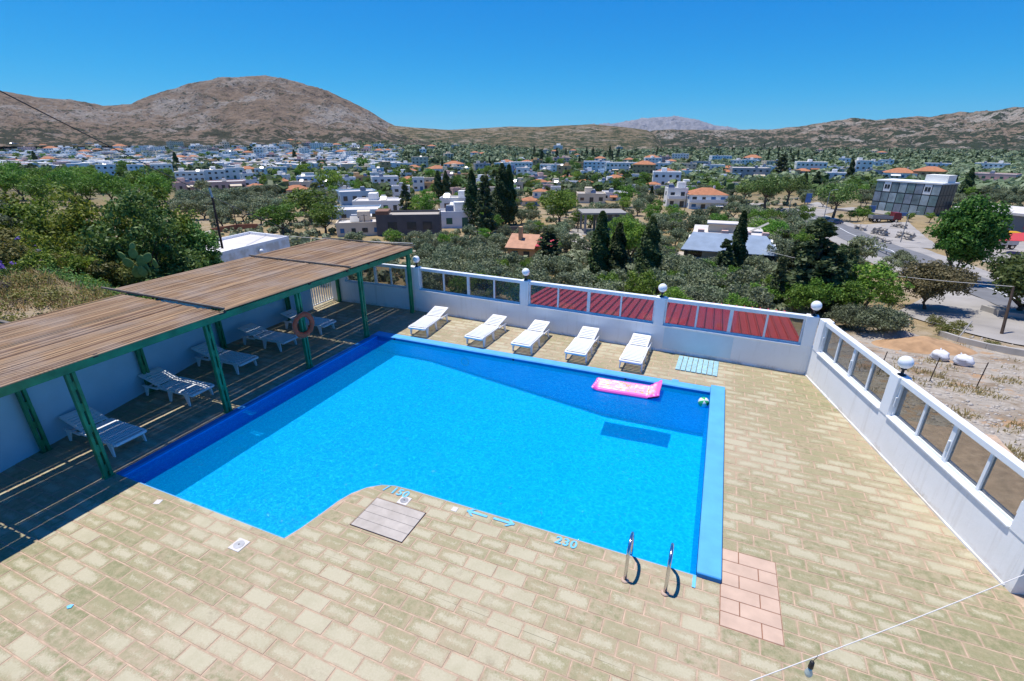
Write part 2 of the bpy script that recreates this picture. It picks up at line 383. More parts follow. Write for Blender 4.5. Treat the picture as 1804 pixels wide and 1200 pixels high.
# copings: the far rim, the raised right rim and the narrow rim under the pergola
MB().cbox(PX0 - 0.14, PF - 0.03, -0.02, PX1 - 0.001, 12.915, 0.012, 0.006).build('coping', M_COPING, pool)
MB().cbox(PX1, PN - 0.002, -0.05, COP - 0.005, 12.915, 0.085, 0.012).build('coping', M_COPING, pool)
MB().cbox(PX1 + 0.003, PN - 0.016, -0.03, COP - 0.008, PN - 0.0025, 0.075, 0.004).build('coping_end', M_COPDARK, pool)  # thin plate that puts shade into the right rim's end face
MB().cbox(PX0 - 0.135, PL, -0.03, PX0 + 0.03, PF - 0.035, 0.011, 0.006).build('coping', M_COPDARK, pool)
MB().cbox(PX1 - 1.02, 12.9155, -0.03, PX1 - 0.84, 13.02, 0.0125, 0.004).build('coping_tab', M_COPING, pool)
# dark band under the far coping: shade of the recess, put into colour
MB().box(PX0 + 0.01, PF - 0.012, -0.19, PX1 - 0.02, PF - 0.001, -0.022).build('recess_shade_band', M_COPDARK, pool)
for x in (-9.6, -5.2, -1.75): MB().lathe([(0.03, 0), (0.03, 0.02)], 10).build('inlet_nozzle', M_BLACK, pool).matrix_local = Matrix.Translation((x, PF - 0.013, -0.04)) @ Matrix.Rotation(R(90), 4, 'X')
ring = MB(); n = 22
ring.tube([(0.13*math.cos(2*math.pi*k/n), 0, 0.13*math.sin(2*math.pi*k/n)) for k in range(n+1)], 0.018, 6, False)
o = ring.build('light_ring', M_COPING, pool, True); o.location = (-6.9, PF - 0.03, -0.42)
def water_mat():
    t = Nt('pool_water'); P = t.pos()
    n1 = t.noise(P, 5.5, 3.0, 0.6, 0.6); n2 = t.noise(P, 17.0, 2.0, 0.55, 0.4); n3 = t.noise(P, 1.1, 2.0)
    h = t.math('ADD', t.math('MULTIPLY', n1, 1.0), t.math('MULTIPLY', n2, 0.45))
    b1 = t.bump(h, 0.7, 0.04)
    gl = t.n('ShaderNodeBsdfGlossy'); gl.inputs['Roughness'].default_value = 0.045; t.put(gl.inputs['Normal'], b1); gl.inputs['Color'].default_value = (1, 1, 1, 1)
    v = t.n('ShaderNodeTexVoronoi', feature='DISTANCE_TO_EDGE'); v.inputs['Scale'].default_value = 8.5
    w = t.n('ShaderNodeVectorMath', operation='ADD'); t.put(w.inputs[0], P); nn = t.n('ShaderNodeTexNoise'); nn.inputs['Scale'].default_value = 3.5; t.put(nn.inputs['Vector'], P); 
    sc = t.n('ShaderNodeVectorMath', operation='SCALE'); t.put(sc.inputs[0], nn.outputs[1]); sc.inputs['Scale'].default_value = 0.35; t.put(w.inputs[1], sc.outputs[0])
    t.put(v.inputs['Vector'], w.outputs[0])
    ca = t.rng(v.outputs[0], 0.0, 0.30, 1.0, 0.0)                     # fine net of focused light, put into the water's tint
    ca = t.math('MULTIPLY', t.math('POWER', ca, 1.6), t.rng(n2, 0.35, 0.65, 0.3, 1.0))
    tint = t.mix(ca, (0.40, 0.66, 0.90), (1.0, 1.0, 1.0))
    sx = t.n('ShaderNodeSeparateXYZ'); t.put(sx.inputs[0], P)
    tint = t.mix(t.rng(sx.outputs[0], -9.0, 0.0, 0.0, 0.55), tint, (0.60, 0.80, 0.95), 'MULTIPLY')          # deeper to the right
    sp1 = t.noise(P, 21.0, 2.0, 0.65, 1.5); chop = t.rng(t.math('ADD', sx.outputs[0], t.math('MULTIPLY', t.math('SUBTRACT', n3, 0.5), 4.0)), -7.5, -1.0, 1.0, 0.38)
    tint = t.mix(t.math('MULTIPLY', t.rng(sp1, 0.44, 0.60, 1.0, 0.0), t.math('MULTIPLY', chop, 0.85)), tint, (0.22, 0.44, 0.80))  # sparkle of small waves, put into the tint as darker mottling
    tr = t.n('ShaderNodeBsdfTransparent'); t.put(tr.inputs[0], tint)
    di = t.n('ShaderNodeBsdfDiffuse'); di.inputs[0].default_value = (0.0, 0.52, 0.98, 1)               # light scattered back by the water itself
    m0 = t.n('ShaderNodeMixShader'); m0.inputs[0].default_value = 0.2; t.t.links.new(tr.outputs[0], m0.inputs[1]); t.t.links.new(di.outputs[0], m0.inputs[2]); tr = m0
    fr = t.n('ShaderNodeFresnel'); fr.inputs['IOR'].default_value = 1.33; t.put(fr.inputs['Normal'], b1)
    mx = t.n('ShaderNodeMixShader'); t.put(mx.inputs[0], t.math('MULTIPLY', fr.outputs[0], 0.75)); t.t.links.new(tr.outputs[0], mx.inputs[1]); t.t.links.new(gl.outputs[0], mx.inputs[2])
    t.t.links.new(mx.outputs[0], t.out.inputs['Surface']); return t.m
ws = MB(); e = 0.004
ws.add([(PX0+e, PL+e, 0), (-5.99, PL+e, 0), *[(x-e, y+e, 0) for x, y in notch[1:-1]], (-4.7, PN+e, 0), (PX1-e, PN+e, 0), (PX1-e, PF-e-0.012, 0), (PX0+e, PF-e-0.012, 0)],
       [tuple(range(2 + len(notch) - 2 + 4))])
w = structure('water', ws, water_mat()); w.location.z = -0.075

# ---------------------------------------------------------------- parapet walls with tinted glazing
def glass_mat():
    t = Nt('tinted_glass'); tr = t.n('ShaderNodeBsdfTransparent'); tr.inputs[0].default_value = (0.66, 0.66, 0.63, 1)
    gl = t.n('ShaderNodeBsdfGlossy'); gl.inputs['Roughness'].default_value = 0.03; gl.inputs['Color'].default_value = (0.9, 0.95, 1, 1)
    di = t.n('ShaderNodeBsdfDiffuse'); di.inputs[0].default_value = (0.30, 0.275, 0.235, 1)      # dust on the panes
    m0 = t.n('ShaderNodeMixShader'); t.put(m0.inputs[0], t.rng(t.noise(t.pos(), 2.5, 4.0), 0.35, 0.7, 0.06, 0.12)); t.t.links.new(tr.outputs[0], m0.inputs[1]); t.t.links.new(di.outputs[0], m0.inputs[2])
    lw = t.n('ShaderNodeLayerWeight'); fr = t.math('MULTIPLY_ADD', t.math('POWER', lw.outputs['Facing'], 5.0), 0.6, 0.025)
    m1 = t.n('ShaderNodeMixShader'); t.put(m1.inputs[0], fr); t.t.links.new(m0.outputs[0], m1.inputs[1]); t.t.links.new(gl.outputs[0], m1.inputs[2])
    t.t.links.new(m1.outputs[0], t.out.inputs['Surface']); return t.m
M_GLASS = glass_mat()
SILL, TOP = 0.84, 1.72
def glazed_wall(name, label, a, b_, pillars, ends=(True, True), panes=4, thick=0.22):
    """wall from a to b_ (inner face on the line, body to the left of a->b_ ... outward = left)"""
    a, b_ = Vector((*a, 0)), Vector((*b_, 0)); d = b_ - a; L = d.length; ang = math.atan2(d.y, d.x)
    t = thing(name, label, 'wall', a, ang)
    MB().box(0, 0, -0.9, L, thick, SILL).build('wall_body', M_WHITE, t)
    MB().box(0, -0.022, -0.012, L, -0.001, 0.035).build('skirting', M_WHITE, t)
    pw = 0.30
    for p in pillars: MB().cbox(p - pw/2, -0.012, SILL - 0.003, p + pw/2, thick + 0.012, TOP + 0.03, 0.008).build('pillar', M_WHITE, t)
    for p, q in zip(pillars[:-1], pillars[1:]):
        x0, x1 = p + pw/2 + 0.002, q - pw/2 - 0.002
        MB().cbox(x0, -0.035, SILL + 0.001, x1, thick + 0.03, SILL + 0.035, 0.006).build('sill', M_WHITE, t)
        fm = MB(); y0, y1 = 0.07, 0.13; z0, z1 = SILL + 0.037, TOP
        fm.cbox(x0, y0 - 0.045, z1 - 0.09, x1, y1 + 0.045, z1 + 0.02, 0.006)           # heavy top rail
        fm.box(x0, y0, z0, x1, y1, z0 + 0.045)
        n = max(2, round(panes * (x1 - x0) / 4.25)) if panes == 4 else panes
        n += n % 2 if panes == 4 else 0
        w_ = (x1 - x0) / n; xs_ = [x0 + k * w_ for k in range(n + 1)]
        for k, x in enumerate(xs_):
            hw = 0.05 if k % 2 == 0 else 0.028
            l, r_ = (x, x + hw) if k == 0 else ((x - hw, x) if k == n else (x - hw, x + hw))
            fm.box(l, y0 - (0.012 if k % 2 == 0 else 0.004), z0 + 0.0455, r_, y1 + 0.006, z1 - 0.0905)
        fr = fm.build('window_frame', M_ALU, t)
        for k in range(n):
            MB().box(xs_[k] + 0.02, 0.096, z0 + 0.04, xs_[k+1] - 0.02, 0.104, z1 - 0.085).build('pane', M_GLASS, fr)
        for k in range(0, n + 1, 2):
            x = xs_[k] + (0.03 if k == 0 else (-0.03 if k == n else 0))
            MB().cbox(x - 0.016, y0 - 0.045, 1.10, x + 0.016, y0 - 0.0125, 1.32, 0.005).build('handle', M_ALU, fr)
    return t
A0, A1 = (-10.57, far_y(-10.57)), (3.05, far_y(3.05))
glazed_wall('parapet_wall', 'long white parapet wall with tinted panes behind the five sunlit loungers', A0, A1, [0.13, 4.72, 9.33, 13.42])
glazed_wall('parapet_wall', 'white parapet wall with tinted panes running down the right side of the terrace', (RW0.x, RW0.y), (RW1.x, RW1.y), [0.24, 3.58, 7.10])
glazed_wall('parapet_wall', 'short shaded parapet wall with tinted panes at the far end of the pergola', (-14.1, far_y(-14.1)), (-10.58, far_y(-10.58) - 0.001), [0.16, 3.36], panes=4)
wl0 = [o for o in bpy.data.objects if o.get('label', '').startswith('long white parapet')][0]
MB().cbox(9.55, -0.0042, 0.12, 11.55, -0.0005, 0.80, 0.001).build('repaint_patch', plain('bluish_touch_up_paint', (0.66, 0.78, 0.83), 0.8, 0.05, 2.0, 0.2), wl0)
# the solid end of the right wall and the white door beside it
dd = (RW1 - RW0).normalized(); ang = math.atan2(dd.y, dd.x)
t = thing('wall_return', 'white wall return at the right edge next to the white framed door', 'wall', RW1, ang)
MB().box(0.001, 0.0, -0.9, 0.12, 0.42, 2.9).build('wall_body', M_WHITE, t)
t = thing('terrace_door', 'white framed glass door at the lower right corner of the terrace', 'door', RW1 + dd * 0.125 + Vector((-dd.y, dd.x, 0)) * 0.41, ang - R(6))
MB().box(0, 0, 0.02, 0.07, 0.06, 2.3).box(0.93, 0, 0.02, 1.0, 0.06, 2.3).box(0.07, 0, 0.02, 0.93, 0.06, 0.16).box(0.07, 0, 2.2, 0.93, 0.06, 2.3).build('door_frame', M_ALU, t)
MB().box(0.06, 0.025, 0.15, 0.94, 0.033, 2.21).build('pane', M_GLASS, t)
MB().cbox(0.875, -0.04, 1.0, 0.9, -0.001, 1.15, 0.004).build('handle', M_ALU, t)

# globe lamps on the pillars
def globe_mat():
    t = Nt('opal_globe'); return t.pbr((0.86, 0.86, 0.86), 0.22, None, 0.0, 0.5)
M_GLOBE = globe_mat()
def lamp(loc, label):
    t = thing('globe_lamp', label, 'lamp', loc, 0, 'globe lamps on the parapet pillars')
    MB().lathe([(0.075, 0), (0.08, 0.012), (0.03, 0.03), (0.026, 0.11), (0.055, 0.13), (0.062, 0.16), (0.02, 0.165)], 18).build('lamp_base', M_BLACK, t, True)
    MB().lathe([(0.03, -0.128)] + [(0.135*math.cos(R(a)), 0.135*math.sin(R(a))) for a in range(-70, 90, 10)] + [(0.004, 0.135)], 24, (0, 0, 0.285)).build('globe', M_GLOBE, t, True)
dA = (Vector(A1) - Vector(A0)).normalized(); nA = Vector((-dA.y, dA.x))
for s, lab in ((0.13, 'white globe lamp on the pillar beside the last green pergola post'), (4.72, 'white globe lamp on the pillar between the grey panes and the red roof panes'),
               (9.33, 'white globe lamp on the pillar in the middle of the red roof panes'), (13.44, 'white globe lamp on the corner pillar where the two parapet walls meet')):
    p = Vector(A0) + dA * s + nA * 0.11; lamp((p.x, p.y, TOP + 0.033), lab)
p = RW0 + dd * 3.58 + Vector((-dd.y, dd.x, 0)) * 0.11; lamp((p.x, p.y, TOP + 0.033), 'white globe lamp nearest the camera on the right hand parapet wall')

# red ribbed metal roof of the building below the far wall
M_RED = plain('red_roof_sheet', (0.56, 0.06, 0.065), 0.45, 0.10, 0.6, dirt=0.25)
t = thing('lean_to_building', 'low building with a ribbed red metal roof just beyond the far parapet wall', 'building', (-6.75, 16.0, 0))
def rz(y): return 0.42 - 0.082 * y
W, D = 9.75, 4.75
NR = 34; M_SEAM = plain('dark_roof_seam', (0.16, 0.02, 0.022), 0.6)
for k in range(NR):
    x0 = k * W / NR; x1 = x0 + W / NR
    MB().add([(x0, 0, rz(0)), (x1 - 0.075, 0, rz(0)), (x1 - 0.06, 0, rz(0)+0.055), (x1 - 0.03, 0, rz(0)+0.055), (x1 - 0.012, 0, rz(0)),
              (x0, D, rz(D)), (x1 - 0.075, D, rz(D)), (x1 - 0.06, D, rz(D)+0.055), (x1 - 0.03, D, rz(D)+0.055), (x1 - 0.012, D, rz(D))],
             [(i, i+1, i+6, i+5) for i in range(4)]).build('roof_panel', M_RED, t)
    MB().add([(x1 - 0.02, -0.001, rz(0)+0.004), (x1 + 0.018, -0.001, rz(0)+0.004), (x1 + 0.018, D, rz(D)+0.004), (x1 - 0.02, D, rz(D)+0.004)], [(0, 1, 2, 3)]).build('seam', M_SEAM, t)
MB().box(0.15, 0.15, -5.2, W - 0.15, D - 0.2, -0.14).build('wall', M_WHITE, t)
MB().box(0, -0.06, 0.3, W, -0.004, 0.40).build('gutter', M_SILL, t)

# ---------------------------------------------------------------- wall and gate at the back of the pergola
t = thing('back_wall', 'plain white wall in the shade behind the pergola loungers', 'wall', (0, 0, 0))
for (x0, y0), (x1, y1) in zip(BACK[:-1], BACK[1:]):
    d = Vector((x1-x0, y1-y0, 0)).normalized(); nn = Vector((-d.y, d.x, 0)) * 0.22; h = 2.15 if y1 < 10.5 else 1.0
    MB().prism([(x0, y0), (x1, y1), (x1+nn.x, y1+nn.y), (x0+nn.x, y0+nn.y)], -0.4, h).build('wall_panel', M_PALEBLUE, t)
MB().box(-14.62, 10.05, 1.02, -14.46, 13.9, 1.06).build('sill', M_SILL, t)
MB().box(-14.58, 10.05, 1.74, -14.48, 13.9, 1.82).box(-14.57, 11.3, 1.061, -14.49, 11.36, 1.739).box(-14.57, 12.6, 1.061, -14.49, 12.66, 1.739).box(-14.57, 13.84, 1.061, -14.49, 13.9, 1.739).build('window_frame', M_ALU, t)
for y in (10.06, 11.37, 12.67): MB().box(-14.535, y, 1.062, -14.525, y + 1.2, 1.738).build('pane', M_GLASS, t)
t = thing('railing_gate', 'small white railing gate in the gap at the end of the shaded wall', 'gate', (-14.5, 14.0, 0))
for k in range(9): MB().box(-0.015, 0.06 + k*0.125, 0.12, 0.015, 0.10 + k*0.125, 1.05).build('bar', M_ALU, t)
MB().box(-0.02, 0.0, 0.08, 0.02, 1.2, 0.118).build('rail', M_ALU, t); MB().box(-0.02, 0.0, 1.052, 0.02, 1.2, 1.09).build('rail', M_ALU, t)
t = thing('gate_post', 'white square gate post beside the railing gate and rear pergola post', 'post', (-14.38, 15.28, 0))
MB().cbox(-0.14, -0.12, -0.3, 0.14, 0.10, 1.25, 0.01).cbox(-0.17, -0.15, 1.2505, 0.17, 0.13, 1.31, 0.01).build('post_body', M_WHITE, t)
# ---------------------------------------------------------------- pergola
def wood_mat():
    t = Nt('weathered_slat_wood'); o = t.obj(); oi = t.n('ShaderNodeObjectInfo').outputs['Random']; P = t.pos()
    mp = t.n('ShaderNodeMapping'); mp.inputs['Scale'].default_value = (30, 1.3, 30); t.put(mp.inputs[0], P)
    g = t.noise(mp.outputs[0], 1.0, 4.0, 0.65); k = t.noise(P, 1.3, 3.0)
    c = t.ramp(oi, [(0.0, (0.17, 0.095, 0.058)), (0.15, (0.30, 0.18, 0.095)), (0.4, (0.42, 0.265, 0.14)), (0.65, (0.35, 0.235, 0.14)), (0.85, (0.48, 0.31, 0.17)), (1.0, (0.25, 0.165, 0.10))])
    c = t.mix(t.rng(g, 0.35, 0.65), t.mix(0.6, c, (0.085, 0.055, 0.04)), c)
    c = t.mix(t.math('MULTIPLY', t.rng(k, 0.45, 0.7), 0.55), c, (0.30, 0.245, 0.205))
    st = t.n('ShaderNodeTexWave', wave_type='BANDS', bands_direction='Y'); st.inputs['Scale'].default_value = 5.0; st.inputs['Distortion'].default_value = 1.5; t.put(st.inputs[0], P)
    st = t.math('MULTIPLY', t.rng(st.outputs[1], 0.55, 0.9), t.math('MULTIPLY', t.rng(t.noise(P, 0.9, 2.0), 0.5, 0.62), 0.45))
    c = t.mix(st, c, (0.10, 0.065, 0.045))  # hatched shadow lines of the slats, put into the colour as dark bands
    return t.pbr(c, 0.85, t.bump(g, 0.5, 0.006), spec=0.2)
M_WOOD = wood_mat()
M_BATTEN = plain('grey_batten_wood', (0.17, 0.145, 0.12), 0.9, 0.25, 6.0, 0.3)
FX = -10.52; POSTS = [1.49, 4.22, 6.94, 9.67, 12.32, 15.10]; RZ = 2.52
perg = thing('pergola', 'long green steel pergola with a weathered wooden slat roof along the left of the pool', 'pergola', (0, 0, 0))
def steel_post(x, y, h):
    mb = MB()
    for s in (-1, 1): mb.cbox(x - 0.05, y + s*0.048 - 0.03, 0.0, x + 0.05, y + s*0.048 + 0.03, h, 0.006)
    z = 0.12
    while z < h - 0.25: mb.box(x - 0.032, y - 0.0178, z, x + 0.032, y + 0.0178, z + 0.17); z += 0.46
    mb.box(x - 0.075, y - 0.1, 0.0025, x + 0.075, y + 0.1, 0.012)
    return mb.build('post', M_GREEN, perg)
for y in POSTS: steel_post(FX, y, 2.30)
for x, y in ((-11.9, 1.5), (-12.72, 4.24), (-13.40, 6.92), (-14.18, 9.74), (-14.25, 12.6), (-14.15, 15.18)): steel_post(x, y, 2.36)
MB().cbox(FX - 0.05, -0.6, 2.301, FX + 0.05, 15.36, 2.47, 0.006).build('front_beam', M_GREEN, perg)
MB().cbox(-14.17, -0.6, 2.361, -14.07, 15.36, 2.475, 0.006).build('rear_beam', M_GREEN, perg)
for y in [p + d for p in POSTS for d in (0.13, )] + [2.9, 5.6, 8.3, 11.0, 13.7]: MB().box(-14.0, y - 0.03, 2.40, FX - 0.055, y + 0.03, 2.468).build('rafter', M_GREEN, perg)
for y in [p + 0.45 for p in POSTS[:-1]] + [7.3, 11.7]: MB().box(FX + 0.0505, y - 0.04, 2.44, FX + 0.075, y + 0.04, 2.50).build('clip', M_BLACK, perg)
secs = [(-0.7, 2.85, -14.15, 0.0), (2.87, 7.33, -14.12, 0.0), (7.42, 11.79, -14.78, 0.035), (11.87, 15.42, -14.72, 0.035)]
for si, (y0, y1, xb, dz) in enumerate(secs):
    x = FX + 0.10; w_ = 0.0565; meshes = []
    for v in range(3):
        mb = MB(); L = y1 - y0; ww = w_ * (0.97 + 0.03*v); n = 4
        for k in range(n):
            pass
        prof = [(-ww/2, 0), (ww/2, 0), (ww/2, 0.014), (ww/2 - 0.005, 0.02), (-ww/2 + 0.005, 0.02), (-ww/2, 0.014)]
        mb.extr(prof, 0, L); meshes.append(mb.mesh('slat')); meshes[-1].materials.append(M_WOOD)
    k = 0
    while x - w_/2 > xb:
        o = bpy.data.objects.new('slat', meshes[k % 3]); C.objects.link(o); o.parent = perg
        o.location = (x - w_/2, y0 + random.gauss(0, 0.012), RZ - 0.048 + dz + random.uniform(0, 0.012)); o.rotation_euler = (random.gauss(0, 0.0008), random.gauss(0, 0.05), random.gauss(0, 0.0004))
        gap = random.choices((0.0008, 0.002, 0.009, 0.017), (70, 20, 8, 2))[0]
        if si == 1 and k == 34: gap = 0.06
        x -= w_ + gap; k += 1
for y, xe in ((7.385, -15.05), (11.83, -14.75), (15.43, -14.8)): MB().cbox(xe, y - 0.022, RZ + 0.03, FX + 0.10, y + 0.022, RZ + 0.072, 0.005).build('batten', M_BATTEN, perg)
for y, xe in ((5.05, -14.75), (3.9, -14.75)): MB().cbox(xe, y - 0.04, RZ - 0.10, -14.2, y + 0.04, RZ - 0.052, 0.005).build('batten', M_BATTEN, perg)

# lifebuoy hung on the third visible post
M_BUOY = plain('orange_lifebuoy', (0.86, 0.085, 0.03), 0.5, 0.10, 5.0, dirt=0.2)
t = thing('lifebuoy', 'faded orange lifebuoy ring hanging on a green pergola post', 'lifebuoy', (FX + 0.112, 9.60, 1.40), 0)
mb = MB(); n = 36; RR, rr_ = 0.30, 0.075
for i in range(n):
    for j in range(12):
        a, b_ = 2*math.pi*i/n, 2*math.pi*j/12
        mb.v.append((rr_*0.72*math.sin(b_), (RR + rr_*math.cos(b_))*math.cos(a), (RR + rr_*math.cos(b_))*math.sin(a)))
for i in range(n):
    for j in range(12): mb.f.append((i*12+j, ((i+1) % n)*12+j, ((i+1) % n)*12+(j+1) % 12, i*12+(j+1) % 12))
mb.build('ring', M_BUOY, t, True); t.rotation_euler = (0, 0, R(-4))
rp = MB(); rp.tube([(0.03 + 0.03*math.sin(4*a), (RR+0.085)*math.cos(a), (RR+0.085)*math.sin(a)) for a in [2*math.pi*k/40 for k in range(41)]], 0.006, 5, False)
rp.build('rope', plain('old_rope', (0.4, 0.25, 0.18), 0.9), t)

# ---------------------------------------------------------------- loungers (foot at y=0, head at y=1.92)
def make_lounger(raise_deg):
    t = bpy.data.objects.new('sun_lounger', None); C.objects.link(t)
    W, L, HZ, HG = 0.66, 1.92, 0.34, 1.22
    a = R(raise_deg)
    for s in (-1, 1):                                              # side rails with rounded, slightly bowed profile
        mb = MB(); pts = [(0, 0.325), (0.10, 0.345), (0.5, 0.335), (HG, 0.345)]
        for (y0, z0), (y1, z1) in zip(pts[:-1], pts[1:]):
            x0, x1 = s*W/2, s*(W/2 - 0.045)
            mb.add([(x0, y0, z0-0.05), (x1, y0, z0-0.05), (x1, y0, z0), (x0, y0, z0), (x0, y1, z1-0.05), (x1, y1, z1-0.05), (x1, y1, z1), (x0, y1, z1)],
                   [(0, 1, 2, 3), (4, 7, 6, 5), (0, 4, 5, 1), (1, 5, 6, 2), (2, 6, 7, 3), (3, 7, 4, 0)])
        mb.box(s*W/2 - (0.045 if s > 0 else 0), HG, 0.255, s*W/2 + (0 if s > 0 else 0.045), L - 0.12, 0.295)
        mb.build('side_rail', M_PLASTIC, t)
    end = MB(); end.cbox(-W/2 + 0.02, -0.03, 0.27, W/2 - 0.02, 0.045, 0.335, 0.012); end.build('foot_end', M_PLASTIC, t)
    sl = MB().cbox(-W/2 + 0.03, -0.036, -0.008, W/2 - 0.03, 0.036, 0.010, 0.006).mesh('seat_slat'); sl.materials.append(M_PLASTIC)
    for k in range(12):
        o = bpy.data.objects.new('seat_slat', sl); C.objects.link(o); o.parent = t
        y = 0.095 + k * 0.0985; o.location = (0, y, 0.345 + 0.006*math.cos((y-0.5)*3))
    back = MB(); ca, sa = math.cos(a), math.sin(a); LB = L - HG
    M = Matrix.Translation((0, HG + 0.01, 0.345)) @ Matrix.Rotation(a, 4, 'X')
    for s in (-1, 1): back.cbox(s*(W/2 - 0.075) - 0.03, 0, -0.02, s*(W/2 - 0.075) + 0.03, LB, 0.014, 0.008, M)
    back.cbox(-W/2 + 0.05, LB - 0.10, -0.018, W/2 - 0.05, LB + 0.03, 0.016, 0.012, M)
    bo = back.build('backrest', M_PLASTIC, t)
    for k in range(6):
        o = bpy.data.objects.new('back_slat', sl); C.objects.link(o); o.parent = bo
        o.matrix_local = M @ Matrix.Translation((0, 0.06 + k*0.099, 0.006)) @ Matrix.Diagonal((0.9, 1, 1, 1))
    for y in (0.20, 0.78, 1.66):
        for s in (-1, 1):
            mb = MB(); x = s*(W/2 - 0.022); w2 = 0.011 if y == 0.20 else 0.02
            # splayed leg: wide at the rail, narrow at the ground
            top, bot = 0.30 if y < 1.5 else 0.255, 0.0
            p = [(x - 0.018, y - 0.075, top), (x + 0.018, y - 0.075, top), (x + 0.018, y + 0.075, top), (x - 0.018, y + 0.075, top)]
            dy = (-0.05 if y < 0.5 else 0.05)
            q = [(x + s*0.012 - 0.014, y + dy - 0.03, bot), (x + s*0.012 + 0.014, y + dy - 0.03, bot), (x + s*0.012 + 0.014, y + dy + 0.03, bot), (x + s*0.012 - 0.014, y + dy + 0.03, bot)]
            mb.add(q + p, [(3, 2, 1, 0), (4, 5, 6, 7), (0, 1, 5, 4), (1, 2, 6, 5), (2, 3, 7, 6), (3, 0, 4, 7)]); mb.build('leg', M_PLASTIC, t)
        MB().box(-W/2 + 0.04, y - 0.02, 0.235, W/2 - 0.04, y + 0.02, 0.262).build('cross_bar', M_PLASTIC, t)
    sup = MB(); 
    for s in (-1, 1): sup.tube([(s*0.2, HG + 0.25, 0.27), (s*0.2, HG + 0.01 + 0.40*ca, 0.345 + 0.40*sa - 0.02)], 0.012, 6)
    sup.build('back_support', M_PLASTIC, t)
    return t
def tree_of(o): return [(k, kids(k)) for k in kids(o)]
protoA, protoB = make_lounger(10), make_lounger(15)
kA, kB = tree_of(protoA), tree_of(protoB)
sunny = [((-8.93, 12.98), 4, 'white plastic lounger half in the pergola shade, first of the sunny row'), ((-6.75, 12.93), -3, 'white plastic lounger second from the pergola in the sunny row by the far wall'),
         ((-5.12, 12.98), -1.5, 'white plastic lounger in the middle of the five in the sunny row'), ((-3.36, 13.0), 0, 'white plastic lounger fourth from the pergola in the sunny row by the far wall'),
         ((-1.72, 13.03), -1, 'white plastic lounger at the right end of the sunny row nearest the blue mat')]
for i, ((x, y), rot, lab) in enumerate(sunny):
    o = protoA if i == 0 else copy_tree(protoA, kA); o.location = (x, y, 0.004); o.rotation_euler = (0, 0, R(rot)); tag(o, lab, 'sun lounger', 'white plastic sun loungers')
shady = [((-10.95, 4.99), 90, 'shaded white lounger nearest the camera under the pergola'), ((-11.52, 7.08), 92, 'shaded white lounger under the pergola, second from the camera'),
         ((-11.95, 8.85), 92, 'shaded white lounger under the pergola, third from the camera'), ((-12.1, 10.55), 91, 'shaded white lounger under the pergola just left of the lifebuoy'),
         ((-11.98, 12.2), 91, 'shaded white lounger under the pergola behind the lifebuoy ring')]
for i, ((x, y), rot, lab) in enumerate(shady):
    o = protoB if i == 0 else copy_tree(protoB, kB); o.location = (x, y, 0.004); o.rotation_euler = (0, 0, R(rot)); tag(o, lab, 'sun lounger', 'white plastic sun loungers')

# ---------------------------------------------------------------- things in and round the pool
# ladder rails
for x, lab in ((-0.50, 'left polished steel ladder handrail at the near edge of the pool'), (0.09, 'right polished steel ladder handrail near the corner of the pool')):
    t = thing('ladder_rail', lab, 'handrail', (x, 5.69, 0), 0, 'pool ladder handrails')
    pts = [(0, 0, 0), (0, 0.0, 0.22), (0, 0.015, 0.42)] + [(0, 0.24 - 0.225*math.cos(R(a)), 0.42 + 0.225*math.sin(R(a))) for a in range(15, 166, 15)] + [(0, 0.47, 0.42), (0, 0.56, 0.1), (0, 0.60, -0.5), (0, 0.60, -1.1)]
    MB().tube(pts, 0.026, 12).build('rail', M_STEEL, t, True)
    MB().lathe([(0.062, 0.003), (0.062, 0.016), (0.03, 0.03), (0.024, 0.03)], 20).build('floor_flange', M_PINK, t, True)
# inflatable mattress
def float_mat():
    t = Nt('pink_printed_vinyl'); P = t.obj(); n = t.noise(P, 6.0, 3.0, 0.6); n2 = t.noise(P, 11.0, 2.0)
    sp = t.n('ShaderNodeSeparateXYZ'); t.put(sp.inputs[0], P)
    edge = t.rng(t.math('ABSOLUTE', sp.outputs[1]), 0.24, 0.30)
    pic = t.mix(t.rng(n, 0.44, 0.54), (0.82, 0.66, 0.70), (0.80, 0.34, 0.55)); pic = t.mix(t.rng(n2, 0.57, 0.60), pic, (0.80, 0.40, 0.14)); pic = t.mix(t.rng(t.noise(P, 17.0, 3.0, 0.7), 0.60, 0.64, 0.0, 0.85), pic, (0.22, 0.10, 0.09))
    pic = t.mix(t.rng(t.math('ABSOLUTE', sp.outputs[0]), 0.72, 0.8), pic, (0.80, 0.16, 0.45))
    return t.pbr(t.mix(edge, pic, (0.78, 0.12, 0.47)), 0.3, None, 0.0, 0.5)
t = thing('air_mattress', 'pink printed inflatable air mattress floating near the far edge of the pool', 'air mattress', (-1.62, 12.02, -0.07), R(1.5))
mb = MB(); NX, NY = 60, 25; Lx, Ly = 1.78, 0.72
